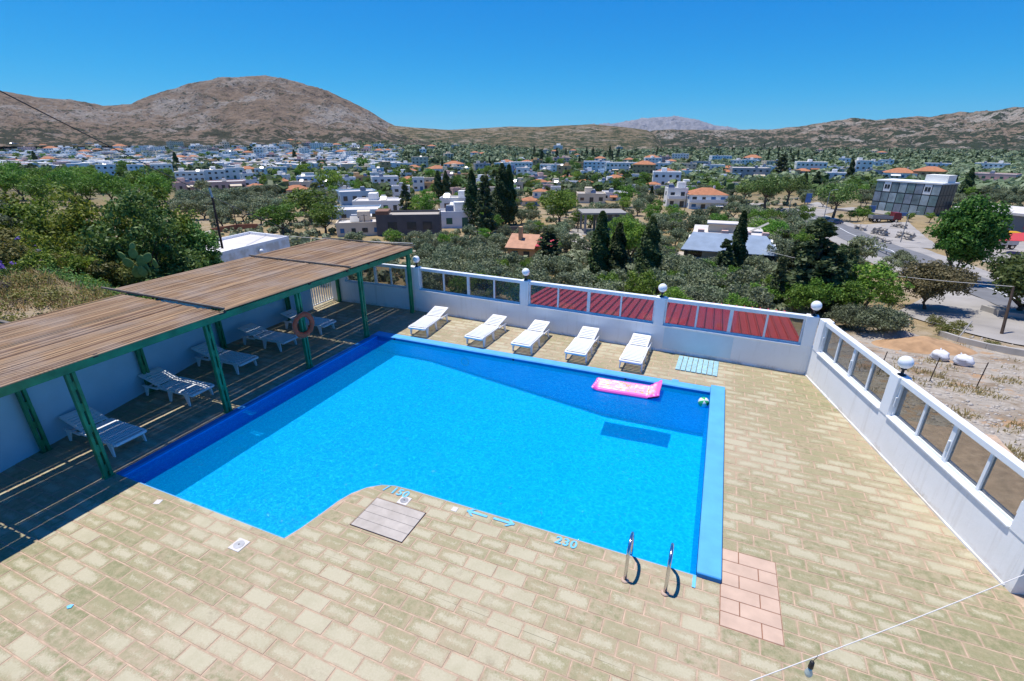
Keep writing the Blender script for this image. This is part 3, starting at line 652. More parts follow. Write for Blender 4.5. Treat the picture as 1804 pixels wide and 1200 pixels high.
for side in (1, -1):
    for i in range(NX + 1):
        for j in range(NY + 1):
            u, v = i / NX, j / NY; x, y = (u - 0.5)*Lx, (v - 0.5)*Ly
            tub = abs(math.sin(v*math.pi*5)); e = min(1, (min(u, 1-u)*Lx/0.05))**0.5 * min(1, min(v, 1-v)*Ly/0.02)**0.5
            h = 0.062 * (0.12 + 0.88*tub**0.6) * e
            if u > 0.84: h = 0.02 + 0.05 * e * (0.4 + 0.6*abs(math.sin(u*40)))
            z = side*h + (0.03 if side > 0 else 0.025)
            if u > 0.82: z += 0.24 * ((u-0.82)/0.18)**1.2 * (0.5 + 0.5*v)
            if u < 0.08: z += 0.07*(1-u/0.08)*(1-v)**2
            mb.v.append((x + 0.008*math.sin(9*y), y + 0.015*math.sin(3*x), z))
    o_ = (NX+1)*(NY+1)*(0 if side > 0 else 1)
    for i in range(NX):
        for j in range(NY):
            q = (o_+i*(NY+1)+j, o_+(i+1)*(NY+1)+j, o_+(i+1)*(NY+1)+j+1, o_+i*(NY+1)+j+1); mb.f.append(q if side > 0 else q[::-1])
mb.build('mattress_body', float_mat(), t, True)
# beach ball
def ball_mat():
    t = Nt('beach_ball_vinyl'); P = t.obj(); sp = t.n('ShaderNodeSeparateXYZ'); t.put(sp.inputs[0], P)
    a = t.math('ARCTAN2', sp.outputs[1], sp.outputs[0]); k = t.math('FRACT', t.math('MULTIPLY', t.math('ADD', a, 3.3), 3/(2*math.pi)))
    return t.pbr(t.mix(t.math('GREATER_THAN', k, 0.5), (0.80, 0.81, 0.78), (0.03, 0.42, 0.14)), 0.25, None, 0.0, 0.5)
t = thing('beach_ball', 'small green and white beach ball floating in the far right pool corner', 'ball', (0.36, 11.95, -0.075 + 0.085))
t.rotation_euler = (R(35), R(25), R(-30))
MB().lathe([(0.004, -0.135)] + [(0.135*math.cos(R(a)), 0.135*math.sin(R(a))) for a in range(-80, 90, 10)] + [(0.004, 0.135)], 24).build('ball_skin', ball_mat(), t, True)
# blue slatted mat
M_MAT = plain('faded_blue_slat', (0.30, 0.50, 0.56), 0.8, 0.22, 14.0, 0.2)
t = thing('slatted_mat', 'faded light blue slatted mat lying on the paving against the far wall', 'mat', (0.09, 14.20, 0), R(-1.5))
for k in range(8): MB().cbox(-0.58 + k*0.146, -0.53, 0.008, -0.58 + k*0.146 + 0.128, 0.53, 0.035, 0.005).build('slat', M_MAT, t)
for y in (-0.4, 0.0, 0.4): MB().box(-0.575, y - 0.02, 0.0045, 0.575, y + 0.02, 0.0079).build('strap', M_BLACK, t)
# skimmer lids and small fittings
M_LID = plain('off_white_plastic_lid', (0.62, 0.58, 0.54), 0.6, 0.08, 6.0)
def lid(loc, s, label, disc, rot=0):
    t = thing('skimmer_lid', label, 'lid', loc, R(rot))
    MB().cbox(-s/2, -s/2, -0.02, s/2, s/2, 0.011, 0.004).build('plate', M_LID, t)
    if disc: MB().lathe([(s*0.36, 0.0112), (s*0.36, 0.016), (s*0.02, 0.017)], 24).build('disc', disc, t)
    if disc: MB().lathe([(0.012, 0.0171), (0.012, 0.021)], 8).build('finger_hole', M_BLACK, t)
lid((-4.63, 5.89, 0), 0.21, 'square white skimmer lid with a steel disc beside the painted number 150', plain('brushed_steel_disc', (0.30, 0.30, 0.31), 0.55, 0.2, 20.0, metal=0.3))
lid((-6.55, 3.93, 0), 0.24, 'square white skimmer lid with a grey disc by the near corner of the pool', plain('grey_disc', (0.42, 0.42, 0.42), 0.6))
lid((-3.65, 6.05, 0), 0.11, 'tiny plain white plate in the paving left of the painted arrows', None)
lid((-8.84, 4.10, 0), 0.12, 'tiny pale plate in the paving near the left corner of the pool', None, 20)
# painted depth marks
M_MARK = plain('blue_marking_paint', (0.16, 0.50, 0.78), 0.7, 0.12, 9.0)
def painted(txt, loc, size, label, rot=0, sh=0.0):
    cu = bpy.data.curves.new('depth_mark', 'FONT'); cu.body = txt; cu.size = size; cu.extrude = 0.0006; cu.offset = size*0.022; cu.space_character = 1.12
    tmp = bpy.data.objects.new('tmp', cu); C.objects.link(tmp); dg = bpy.context.evaluated_depsgraph_get(); me = bpy.data.meshes.new_from_object(tmp.evaluated_get(dg)); bpy.data.objects.remove(tmp)
    o = link('depth_mark', me); me.materials.clear(); me.materials.append(M_MARK); o.location = (*loc, 0.0125); o.rotation_euler = (0, 0, R(rot)); tag(o, label, 'marking')
painted('/ 150', (-5.18, 5.98), 0.235, 'blue painted depth number 150 on the tiles by the curved pool edge', -2)
painted('230', (-1.73, 5.99), 0.23, 'blue painted depth number 230 on the tiles left of the ladder', 0)
def arrow(x0, x1, y, d, label):
    mb = MB(); r = 0.024; tip, tail = (x0, x1) if d < 0 else (x1, x0); z0, z1 = 0.0115, 0.0135; s = 1 if d < 0 else -1
    mb.box(min(tip, tail), y - r, z0, max(tip, tail), y + r, z1)
    for q in (1, -1):
        mb.prism([(tip, y), (tip + s*0.11, y + q*0.09), (tip + s*0.11 + s*0.045, y + q*0.09), (tip + s*0.06, y)][::(1 if q*s < 0 else -1)], z0, z1 + 0.0007*q + 0.001)
    tag(mb.build('painted_arrow', M_MARK), label, 'marking')
arrow(-3.42, -3.02, 6.10, -1, 'blue painted arrow pointing left on the pool edge tiles')
arrow(-2.9, -2.5, 6.11, 1, 'blue painted arrow pointing right on the pool edge tiles')
tag(MB().prism([(-7.84, 2.14), (-7.79, 2.12), (-7.755, 2.15), (-7.78, 2.20), (-7.825, 2.18)], 0.0105, 0.0125).build('paint_splash', M_MARK), 'small light blue paint splash on the paving at lower left', 'marking')
tag(MB().prism([(0.45, 5.95), (0.50, 5.95), (0.505, 6.19), (0.455, 6.19)], 0.0105, 0.0125).build('paint_splash', M_MARK), 'light blue paint streak on the tile below the right coping', 'marking')

# string-light cable low on the right with an empty socket
M_CORD = plain('pale_cord', (0.70, 0.66, 0.60), 0.7, 0.05)
a, b_ = at_depth(1280, 1216, 4.3), at_depth(1850, 994, 5.2)
t = thing('string_light', 'pale festoon cable with a black bulb socket crossing the lower right corner', 'string light', (0, 0, 0))
MB().tube([a.lerp(b_, k/16) - Vector((0, 0, 0.03*math.sin(math.pi*k/16))) for k in range(17)], 0.0052, 6).build('cable', M_CORD, t, True)
p = a.lerp(b_, 0.245) - Vector((0, 0, 0.02))
MB().tube([p + Vector((0, 0, 0.008)), p + Vector((0.002, 0, -0.02)), p + Vector((-0.012, 0, -0.06)), p + Vector((-0.02, 0, -0.09))], 0.003, 6).build('drop_wire', M_BLACK, t)
MB().lathe([(0.012, 0.0), (0.02, -0.012), (0.022, -0.05), (0.024, -0.085), (0.02, -0.09)], 16, p + Vector((-0.02, 0, -0.085))).build('socket', M_BLACK, t, True)
MB().lathe([(0.017, 0.0), (0.019, -0.02), (0.034, -0.06), (0.036, -0.08), (0.025, -0.11), (0.004, -0.118)], 16, p + Vector((-0.02, 0, -0.1755))).build('bulb', plain('clear_bulb', (0.45, 0.55, 0.56), 0.1, metal=0.3), t, True)
# ---------------------------------------------------------------- ground
def vnoise(x, y, seed=0):
    x = np.asarray(x, float); y = np.asarray(y, float); xi, yi = np.floor(x).astype(int), np.floor(y).astype(int); fx, fy = x - xi, y - yi
    fx, fy = fx*fx*(3-2*fx), fy*fy*(3-2*fy)
    def h(i, j):
        n = (i*374761393 + j*668265263 + seed*1442695041) & 0xffffffff; n = ((n ^ (n >> 13)) * 1274126177) & 0xffffffff; return ((n ^ (n >> 16)) & 0xffff) / 65535.0
    return (h(xi, yi)*(1-fx) + h(xi+1, yi)*fx)*(1-fy) + (h(xi, yi+1)*(1-fx) + h(xi+1, yi+1)*fx)*fy
def fbm(x, y, o=5, seed=0, g=0.5):
    s, a, t = 0.0, 1.0, 0.0
    for k in range(o): s = s + a*vnoise(x, y, seed+k); t += a; a *= g; x, y = x*2.03+7.1, y*2.03-3.7
    return s / t
GY = [0, 12, 20, 28, 36, 45, 60, 100, 160, 250, 600, 3000, 60000]
GZ = [-4.6, -5.4, -6.6, -7.5, -9.0, -9.7, -10.8, -13.0, -15.5, -17.0, -18.5, -18.5, -18.5]
def ss(x, a, b): k = np.clip((x - a) / (b - a), 0, 1); return k*k*(3-2*k)
def ground_cam(X, Y):                           # height over the plain; X to the right, Y ahead of the viewpoint
    X, Y = np.asarray(X, float), np.asarray(Y, float)
    z = np.interp(Y, GY, GZ) * 0.5 + 0.25*np.interp(Y - 3, GY, GZ) + 0.25*np.interp(Y + 3, GY, GZ)
    z = z + 0.030*np.clip(Y - 620, 0, 1400)*ss(-X, -200, 500)
    z = z + 0.7*(fbm(X/14, Y/14, 3, 3) - 0.5)*ss(Y, 25, 60) + 0.35*(fbm(X/4, Y/4, 2, 9) - 0.5)
    lw = ss(-X, 9.5, 15) * (1 - ss(Y, 22, 42))
    return z*(1-lw) + lw*(0.0 - 2.6*ss(Y, 16, 30))
def ground(x, y): return ground_cam(x*RT.x + y*RT.y, x*FW.x + y*FW.y)
def ground_plain(X, Y):                         # the same without its small bumps, for far things
    z = np.interp(Y, GY, GZ); return z + 0.030*np.clip(Y - 620, 0, 1400)*ss(-X, -200, 500)
DS = np.geomspace(14, 5000, 420)
def spot(px, py):                               # ground point seen at that place of the photograph, and its depth
    r = ray(px, py); X1, Y1 = r.x*RT.x + r.y*RT.y, r.x*FW.x + r.y*FW.y
    below = EYE + r.z*DS < ground_plain(X1*DS, Y1*DS) + (0.6 if X1 > -0.3 else 0)
    if X1 < -0.3: below |= EYE + r.z*DS < ground_cam(X1*DS, Y1*DS)
    if not below.any(): d1 = 4999.0
    else:
        k = int(np.argmax(below)); d = np.linspace(DS[max(k-2, 0)], DS[min(k+3, len(DS)-1)], 60)
        b_ = EYE + r.z*d < ground_cam(X1*d, Y1*d); d1 = float(d[int(np.argmax(b_))]) if b_.any() else float(d[-1])
    return Vector((r.x*d1, r.y*d1, float(ground_cam(X1*d1, Y1*d1)))), d1
def spots(px, py):                              # the same for many far points at once
    px, py = np.asarray(px, float), np.asarray(py, float); x, y = (px - 902)/851.9, -(py - 600)/851.9
    X1, Y1, Z1 = x, math.cos(TILT) + y*math.sin(TILT), -math.sin(TILT) + y*math.cos(TILT)
    lo = np.full(len(px), 14.0); hit = np.zeros(len(px), bool); D = np.full(len(px), 4999.0)
    for d in DS:
        b_ = (~hit) & (EYE + Z1*d < ground_plain(X1*d, Y1*d)); D[b_] = d; hit |= b_
    hi = D; lo = D/1.0142
    for _ in range(8):
        m = 0.5*(lo+hi); b_ = EYE + Z1*m < ground_plain(X1*m, Y1*m); hi = np.where(b_, m, hi); lo = np.where(b_, lo, m)
    X, Y = X1*hi, Y1*hi; return np.stack([X*RT.x + Y*FW.x, X*RT.y + Y*FW.y, ground_cam(X, Y)], 1), np.where(hit, hi, 4999.0)
def np_mesh(name, V, F4, m, attr=None, smooth=False):
    me = bpy.data.meshes.new(name); V = np.asarray(V, np.float32); F4 = np.asarray(F4, np.int32); n = F4.shape[1]
    me.vertices.add(len(V)); me.vertices.foreach_set('co', V.ravel()); me.loops.add(F4.size); me.loops.foreach_set('vertex_index', F4.ravel())
    me.polygons.add(len(F4)); me.polygons.foreach_set('loop_start', np.arange(0, F4.size, n, dtype=np.int32))
    if smooth: me.polygons.foreach_set('use_smooth', np.ones(len(F4), bool))
    me.update(calc_edges=True)
    if attr is not None: a = me.attributes.new('rnd', 'FLOAT', 'POINT'); a.data.foreach_set('value', np.asarray(attr, np.float32))
    me.materials.append(m); return me
def grid_mesh(name, X, Y, Z, m, smooth=True):   # camera-plan coordinates -> world
    n, k = X.shape; V = np.stack([X*RT.x + Y*FW.x, X*RT.y + Y*FW.y, Z], -1).reshape(-1, 3)
    i = np.arange(n-1)[:, None]*k + np.arange(k-1)[None, :]; F = np.stack([i, i+1, i+k+1, i+k], -1).reshape(-1, 4)
    return np_mesh(name, V, F, m, None, smooth)
def earth_mat():
    t = Nt('dry_earth_and_scrub'); P = t.pos(); n1 = t.noise(P, 0.045, 4.0, 0.6); n2 = t.noise(P, 0.35, 5.0, 0.65); n3 = t.noise(P, 2.5, 5.0, 0.7); n4 = t.noise(P, 0.012, 3.0)
    c = t.mix(t.rng(n1, 0.40, 0.58), (0.34, 0.245, 0.12), (0.37, 0.295, 0.20)); c = t.mix(t.rng(n2, 0.45, 0.65), c, (0.26, 0.20, 0.105))
    c = t.mix(t.math('MULTIPLY', t.rng(n3, 0.45, 0.7), 0.6), c, (0.17, 0.13, 0.075)); c = t.mix(t.math('MULTIPLY', t.rng(n2, 0.58, 0.72), 0.7), c, (0.12, 0.125, 0.05))
    d = t.n('ShaderNodeVectorMath', operation='LENGTH'); t.put(d.inputs[0], P)
    far = t.math('MULTIPLY', t.rng(d.outputs['Value'], 170, 420), t.rng(n4, 0.30, 0.45, 0.65, 1.0))
    scrub = t.mix(t.rng(n2, 0.4, 0.6), (0.058, 0.072, 0.034), (0.11, 0.115, 0.06)); scrub = t.mix(t.math('MULTIPLY', t.rng(n1, 0.6, 0.72), 0.7), scrub, (0.22, 0.17, 0.10))
    c = t.mix(far, c, scrub)
    yd = t.n('ShaderNodeVectorMath', operation='DISTANCE'); t.put(yd.inputs[0], P); yd.inputs[1].default_value = (16, 22, -7)
    yard = t.rng(t.math('ADD', yd.outputs['Value'], t.math('MULTIPLY', n2, 10.0)), 30, 34, 1.0, 0.0)
    gr = t.mix(t.rng(n3, 0.35, 0.65), (0.30, 0.26, 0.21), (0.44, 0.39, 0.325)); gr = t.mix(t.math('MULTIPLY', t.rng(n2, 0.5, 0.68), 0.8), gr, (0.20, 0.135, 0.075))
    gr = t.mix(t.math('MULTIPLY', t.rng(t.noise(P, 0.8, 4.0), 0.55, 0.66), 0.9), gr, (0.40, 0.245, 0.13))
    return t.pbr(t.mix(yard, c, gr), 0.95, t.bump(t.math('ADD', n3, n2), 0.6, 0.25), spec=0.1)
M_EARTH = earth_mat()
az = np.radians(np.linspace(-80, 80, 260)); rr2 = np.geomspace(9, 26000, 280)
A_, D_ = np.meshgrid(az, rr2); gx, gy = D_*np.sin(A_), D_*np.cos(A_)
tag(link('ground', grid_mesh('ground', gx, gy, ground_cam(gx, gy), M_EARTH)), kind='structure')

# planted bank behind the pergola wall
bx, by = np.meshgrid(np.linspace(-46, -14.66, 60), np.linspace(-8, 21, 60))
bz = 1.9 + 0.7*ss(-bx, 15, 20) - 0.6*ss(-bx, 24, 44) + 0.5*(fbm(bx/2.5, by/2.5, 4, 5) - 0.5); bz = bz - 3.6*ss(by, 7.6, 11.5) - 2.0*ss(by, 14, 20); bz[:, -1] = np.minimum(bz[:, -1], 1.8)
V = np.stack([bx, by, bz], -1).reshape(-1, 3); i = np.arange(59)[:, None]*60 + np.arange(59)[None, :]
tag(link('garden_bank', np_mesh('garden_bank', V, np.stack([i, i+1, i+61, i+60], -1).reshape(-1, 4), M_EARTH, None, True)), kind='structure')
MBk = MB(); 
tag(MB().prism([(-14.66, 10.2), (-14.66, -1.5), (-12.25, -1.5), (-12.92, 3.5), (-13.64, 6.5), (-14.62, 10.0)][::-1], -0.4, 1.95).build('garden_bed', M_EARTH), kind='structure')
def bank_z(x, y):
    z = 1.9 + 0.7*ss(-x, 15, 20) - 0.6*ss(-x, 24, 44) - 3.6*ss(y, 7.6, 11.5) - 2.0*ss(y, 14, 20); return float(z)

# roads and hard standing, draped on the ground
def ribbon(name, pxs, width, m, dz, kind='structure', step=2.5, label=None):
    pts = [spot(*q)[0] for q in pxs]; P2 = []
    for a, b_ in zip(pts[:-1], pts[1:]):
        n = max(2, int((b_-a).length / step)); P2 += [a.lerp(b_, k/n) for k in range(n)]
    P2.append(pts[-1]); P2 = [sum((P2[min(max(i+k, 0), len(P2)-1)] for k in (-3, -2, -1, 0, 1, 2, 3)), Vector()) / 7 for i in range(len(P2))]
    V, F = [], []; N = 5
    for i, p in enumerate(P2):
        d = (P2[min(i+1, len(P2)-1)] - P2[max(i-1, 0)]); d.z = 0; d.normalize(); s = Vector((-d.y, d.x, 0))
        for k in range(N):
            q = p + s*(width*(k/(N-1) - 0.5)); V.append((q.x, q.y, float(ground(q.x, q.y)) + dz))
    for i in range(len(P2)-1):
        for k in range(N-1): F.append((i*N+k, i*N+k+1, (i+1)*N+k+1, (i+1)*N+k))
    return tag(link(name, np_mesh(name, V, F, m, None, True)), kind=kind)
def patch(name, pxs, m, dz, n=36):
    Q = [spot(*q)[0] for q in pxs]; V, F = [], []
    for i in range(n+1):
        for j in range(n+1):
            u, v = i/n, j/n; p = (Q[0]*(1-u)+Q[1]*u)*(1-v) + (Q[3]*(1-u)+Q[2]*u)*v; V.append((p.x, p.y, float(ground(p.x, p.y)) + dz))
    for i in range(n):
        for j in range(n): F.append((i*(n+1)+j, (i+1)*(n+1)+j, (i+1)*(n+1)+j+1, i*(n+1)+j+1))
    return tag(link(name, np_mesh(name, V, F, m, None, True)), kind='structure')
M_ASPH = plain('sunbleached_asphalt', (0.165, 0.165, 0.17), 0.9, 0.15, 0.6, 0.3)
M_CONC = plain('pale_concrete_ground', (0.34, 0.315, 0.285), 0.9, 0.14, 0.25, 0.3, dirt=0.35)
M_TRACK = plain('pale_dirt_track', (0.42, 0.37, 0.31), 0.95, 0.15, 0.3, 0.3)
M_PAINT = plain('road_paint', (0.62, 0.62, 0.60), 0.8)
ribbon('road_shoulder', [(1385, 366), (1440, 388), (1500, 414), (1560, 440), (1625, 468), (1700, 499), (1770, 522), (1880, 560)], 13.5, M_CONC, 0.09)
ribbon('road', [(1385, 366), (1440, 388), (1500, 414), (1560, 440), (1625, 468), (1700, 499), (1770, 522), (1880, 560)], 7.5, M_ASPH, 0.16)
ribbon('road_edge_line', [(1385, 366), (1440, 388), (1500, 414), (1560, 440), (1625, 468), (1700, 499), (1770, 522), (1880, 560)], 0.25, M_PAINT, 0.20)
patch('forecourt', [(1475, 396), (1600, 392), (1660, 440), (1580, 436)], M_CONC, 0.10)
patch('forecourt', [(1700, 420), (1850, 420), (1900, 480), (1730, 462)], M_CONC, 0.10)
patch('forecourt', [(1375, 378), (1440, 356), (1475, 372), (1430, 384)], M_CONC, 0.10)
patch('side_road', [(1575, 552), (1660, 508), (1830, 556), (1860, 618)], M_CONC, 0.10)
ribbon('dirt_track', [(690, 442), (760, 440), (830, 439), (890, 437)], 5, M_TRACK, 0.12)
ribbon('dirt_track', [(1010, 405), (1015, 420), (1040, 440)], 3, M_TRACK, 0.12)
ribbon('dirt_track', [(1175, 500), (1172, 475), (1180, 455), (1190, 440)], 4, M_TRACK, 0.12)
ribbon('dirt_track', [(340, 415), (380, 405), (430, 400)], 3, M_TRACK, 0.12)
ribbon('street', [(1265, 368), (1300, 362), (1380, 358)], 6, M_CONC, 0.12)
patch('sports_field', [(602, 320), (655, 320), (652, 311), (606, 311)], plain('mown_grass', (0.13, 0.24, 0.04), 0.9, 0.12, 0.05), 0.25)

# ---------------------------------------------------------------- hills
def hill_mat(name, soil, rock, scrub, amount, rocky, sc=1.0, lowmax=0.10):
    t = Nt(name); P = t.pos(); n1 = t.noise(P, 0.0045*sc, 6.0, 0.62); n2 = t.noise(P, 0.022*sc, 6.0, 0.68); n3 = t.noise(P, 0.09*sc, 4.0, 0.7)
    g = t.n('ShaderNodeNewGeometry'); z = t.n('ShaderNodeSeparateXYZ'); t.put(z.inputs[0], g.outputs['Normal'])
    c = t.mix(t.rng(n2, 0.4, 0.6), soil, tuple(x*0.72 for x in soil))
    c = t.mix(t.math('MULTIPLY', t.rng(t.math('ADD', t.math('MULTIPLY', n1, 0.6), t.math('MULTIPLY', n3, 0.4)), 0.60-rocky, 0.70-rocky), 0.85), c, rock)
    c = t.mix(t.math('MULTIPLY', t.rng(n2, 0.62, 0.67), 0.7), c, tuple(x*1.15 for x in rock))
    s1 = t.rng(t.math('ADD', t.math('MULTIPLY', n2, 0.55), t.math('MULTIPLY', n3, 0.45)), 0.66-amount, 0.71-amount)
    zz = t.n('ShaderNodeSeparateXYZ'); t.put(zz.inputs[0], P); low = t.rng(zz.outputs[2], 4.0, 70.0, lowmax, 0.0)
    s1 = t.rng(t.math('ADD', t.math('ADD', t.math('MULTIPLY', n2, 0.55), t.math('MULTIPLY', n3, 0.45)), low), 0.66-amount, 0.70-amount)
    vo = t.n('ShaderNodeTexVoronoi'); vo.inputs['Scale'].default_value = 0.055*sc; t.put(vo.inputs['Vector'], P)
    dots = t.math('MULTIPLY', t.rng(vo.outputs['Distance'], 0.16, 0.26, 1.0, 0.0), t.rng(n1, 0.42, 0.55))
    c = t.mix(t.math('MAXIMUM', s1, dots), c, scrub)
    return t.pbr(c, 0.95, t.bump(t.math('ADD', n2, t.math('MULTIPLY', n3, 0.4)), 1.0, 26.0/sc), spec=0.08)
def hill(name, sky, d0, d1, dback, m, amp, seed, az_pad=0.0, NA=260, ND=70, zb=-19, foot=0.6):
    az_, el_ = [], []
    for px, py in sky:
        r = ray(px, py); X, Y = r.x*RT.x + r.y*RT.y, r.x*FW.x + r.y*FW.y; az_.append(math.atan2(X, Y)); el_.append(r.z / math.hypot(X, Y))
    a = np.linspace(az_[0], az_[-1], NA); top = np.interp(a, az_, el_)
    u = np.concatenate([np.linspace(0, 1, ND), 1 + np.linspace(0.05, 1, 14)])
    d = np.where(u <= 1, d0 + (d1-d0)*u, d1 + (dback-d1)*(u-1))
    A, D = np.meshgrid(a, d); U = np.broadcast_to(u[:, None], A.shape); H_ = np.broadcast_to((EYE + top*d1 - zb)[None, :], A.shape)
    prof = np.where(U <= 1, U**foot*(0.35+0.65*U**0.6), 1 - ss(U, 1, 2)*0.9)
    X, Y = D*np.sin(A), D*np.cos(A)
    nz = fbm(X/220, Y/220, 5, seed, 0.55) - 0.5
    env = np.sin(np.clip(U, 0, 1)*math.pi)**0.7
    Z = zb + H_*prof + amp*nz*env*np.clip(H_/200, 0.15, 1.2) + amp*0.30*(fbm(X/60, Y/60, 5, seed+4, 0.6)-0.5)*np.clip(env+0.25, 0, 1)
    rid = 1 - np.abs(2*fbm(X/150, Y/150, 5, seed+9, 0.55) - 1)
    Z = Z + amp*0.55*(rid - 0.7)*np.clip(H_/250, 0.1, 1)*ss(U, 0.25, 0.8)*np.where(U > 1, 0.4, 1)*np.where(np.abs(U-1) < 0.06, 0.35, 1)
    Z[0] = zb - 3
    return tag(link(name, grid_mesh(name, X, Y, Z, m)), kind='structure')
HM1 = hill_mat('bare_brown_hillside', (0.25, 0.185, 0.13), (0.325, 0.295, 0.26), (0.06, 0.062, 0.04), 0.115, 0.11)
HM2 = hill_mat('scrubby_low_hill', (0.24, 0.185, 0.11), (0.36, 0.30, 0.23), (0.045, 0.062, 0.028), 0.145, 0.12, 1.4, 0.05)
HM3 = hill_mat('rocky_scrub_ridge', (0.27, 0.205, 0.145), (0.42, 0.385, 0.335), (0.042, 0.056, 0.032), 0.165, 0.13, 0.8, 0.05)
HM4 = hill_mat('distant_pale_mountain', (0.33, 0.32, 0.34), (0.40, 0.39, 0.41), (0.13, 0.14, 0.15), 0.03, 0.08, 0.25)  # pale blue-grey of the distance haze is put into these colours
hill('mountain', [(1000, 232), (1040, 221), (1080, 218), (1115, 212), (1150, 208), (1190, 205), (1225, 211), (1260, 222), (1310, 231), (1350, 240)], 11000, 16000, 20000, HM4, 300, 21, NA=120, ND=50)
hill('hill', [(-420, 120), (-200, 145), (0, 162), (60, 172), (125, 176), (180, 187), (230, 184), (262, 172), (300, 158), (350, 142), (400, 137), (470, 135), (520, 143), (570, 158), (610, 175), (650, 195), (680, 214), (700, 224), (730, 240), (760, 256)], 1250, 2600, 3600, HM1, 95, 33, NA=420, ND=110, zb=2, foot=1.15)
hill('hill', [(640, 246), (690, 221), (730, 225), (790, 229), (850, 226), (900, 223), (950, 224), (985, 222), (1040, 219), (1100, 224), (1140, 229), (1152, 236), (1165, 252)], 1500, 2300, 2900, HM2, 26, 44, NA=300, ND=60, foot=0.8)
hill('hill', [(1060, 252), (1110, 238), (1160, 229), (1220, 229), (1300, 229), (1360, 228), (1420, 222), (1470, 214), (1505, 210), (1545, 213), (1600, 207), (1640, 208), (1690, 199), (1740, 196), (1804, 188), (2000, 175), (2300, 170)], 2000, 3400, 4300, HM3, 110, 55, NA=420, ND=90, foot=0.95)
hill('hill', [(1530, 236), (1560, 214), (1590, 208), (1615, 205), (1640, 207), (1670, 216), (1700, 236)], 4400, 5200, 6000, HM1, 60, 66, NA=80, ND=40)

# ---------------------------------------------------------------- plants
def leaf_mat(name, a, b_, c, trans=0.25):
    t = Nt(name); r = t.n('ShaderNodeAttribute', attribute_name='rnd').outputs['Fac']; oi = t.n('ShaderNodeObjectInfo').outputs['Random']
    col = t.ramp(r, [(0.0, a), (0.5, b_), (1.0, c)]); h = t.n('ShaderNodeHueSaturation'); t.put(h.inputs['Color'], col)
    t.put(h.inputs['Value'], t.rng(oi, 0, 1, 0.72, 1.32)); t.put(h.inputs['Hue'], t.rng(t.math('FRACT', t.math('MULTIPLY', oi, 7.3)), 0, 1, 0.475, 0.515))
    p = t.n('ShaderNodeBsdfPrincipled'); t.put(p.inputs['Base Color'], h.outputs[0]); p.inputs['Roughness'].default_value = 0.55; p.inputs['Specular IOR Level'].default_value = 0.25
    tl = t.n('ShaderNodeBsdfTranslucent'); t.put(tl.inputs[0], h.outputs[0]); mx = t.n('ShaderNodeMixShader'); mx.inputs[0].default_value = trans
    t.t.links.new(p.outputs[0], mx.inputs[1]); t.t.links.new(tl.outputs[0], mx.inputs[2]); t.t.links.new(mx.outputs[0], t.out.inputs['Surface']); return t.m
L_OLIVE = leaf_mat('olive_leaves', (0.109, 0.144, 0.071), (0.178, 0.224, 0.115), (0.282, 0.316, 0.19))
L_CYP = leaf_mat('cypress_leaves', (0.031, 0.06, 0.02), (0.058, 0.101, 0.029), (0.101, 0.151, 0.043))
L_GREEN = leaf_mat('bright_leaves', (0.071, 0.159, 0.025), (0.127, 0.254, 0.034), (0.23, 0.373, 0.055), 0.35)
L_DARK = leaf_mat('dark_needles', (0.044, 0.073, 0.029), (0.081, 0.12, 0.044), (0.146, 0.184, 0.073))
L_PINE = leaf_mat('pine_needles', (0.071, 0.127, 0.032), (0.127, 0.198, 0.047), (0.222, 0.293, 0.079))
L_BUSH = leaf_mat('hedge_leaves', (0.075, 0.12, 0.015), (0.155, 0.215, 0.024), (0.30, 0.345, 0.05), 0.35)
L_BUSH2 = leaf_mat('deep_green_leaves', (0.052, 0.127, 0.031), (0.095, 0.205, 0.044), (0.205, 0.342, 0.078), 0.3)
L_SCRUB = leaf_mat('yellow_green_scrub', (0.10, 0.115, 0.022), (0.17, 0.175, 0.04), (0.27, 0.25, 0.075), 0.3)
L_BROWN = leaf_mat('brownish_leaves', (0.085, 0.075, 0.035), (0.135, 0.11, 0.05), (0.19, 0.15, 0.075), 0.25)
L_DRY = leaf_mat('dry_grass_blades', (0.42, 0.33, 0.12), (0.56, 0.44, 0.18), (0.66, 0.56, 0.30), 0.5)
L_VIOLET = leaf_mat('violet_petals', (0.14, 0.09, 0.36), (0.22, 0.13, 0.50), (0.36, 0.26, 0.62), 0.3)
M_BARK = plain('grey_brown_bark', (0.13, 0.10, 0.075), 0.95, 0.25, 3.0, 0.5)
def leaves(cent, nrm, size, m, name='crown', ratio=0.5, jitter=0.6, upz=0.0, seed=1):
    g = np.random.default_rng(seed); n = len(cent); s = size*(0.65 + 0.7*g.random(n))
    N = nrm + jitter*g.normal(size=(n, 3)); N[:, 2] += upz; N /= np.linalg.norm(N, axis=1)[:, None] + 1e-9
    T = np.cross(N, g.normal(size=(n, 3))); T /= np.linalg.norm(T, axis=1)[:, None] + 1e-9; B = np.cross(N, T)
    a, b_ = T*s[:, None]*0.5, B*(s*ratio)[:, None]*0.5
    V = np.stack([cent-a, cent-a*0.1+b_, cent+a, cent-a*0.1-b_], 1).reshape(-1, 3); F = np.arange(4*n).reshape(-1, 4)
    return np_mesh(name, V, F, m, np.repeat(g.random(n), 4))
def clump_pts(clumps, rad, per, seed, shell=0.55):
    g = np.random.default_rng(seed); c = np.repeat(clumps, per, 0); r = np.repeat(rad, per)
    d = g.normal(size=c.shape); d /= np.linalg.norm(d, axis=1)[:, None]; d[:, 2] = np.where((d[:, 2] < -0.3), -d[:, 2]*0.6, d[:, 2])
    return c + d*(r*(shell + (1-shell)*g.random(len(r))))[:, None], d
def proto(label_name, parts):                       # parts: (name, mesh); kept as mesh lists, every tree is linked as its own objects
    return (label_name, parts)
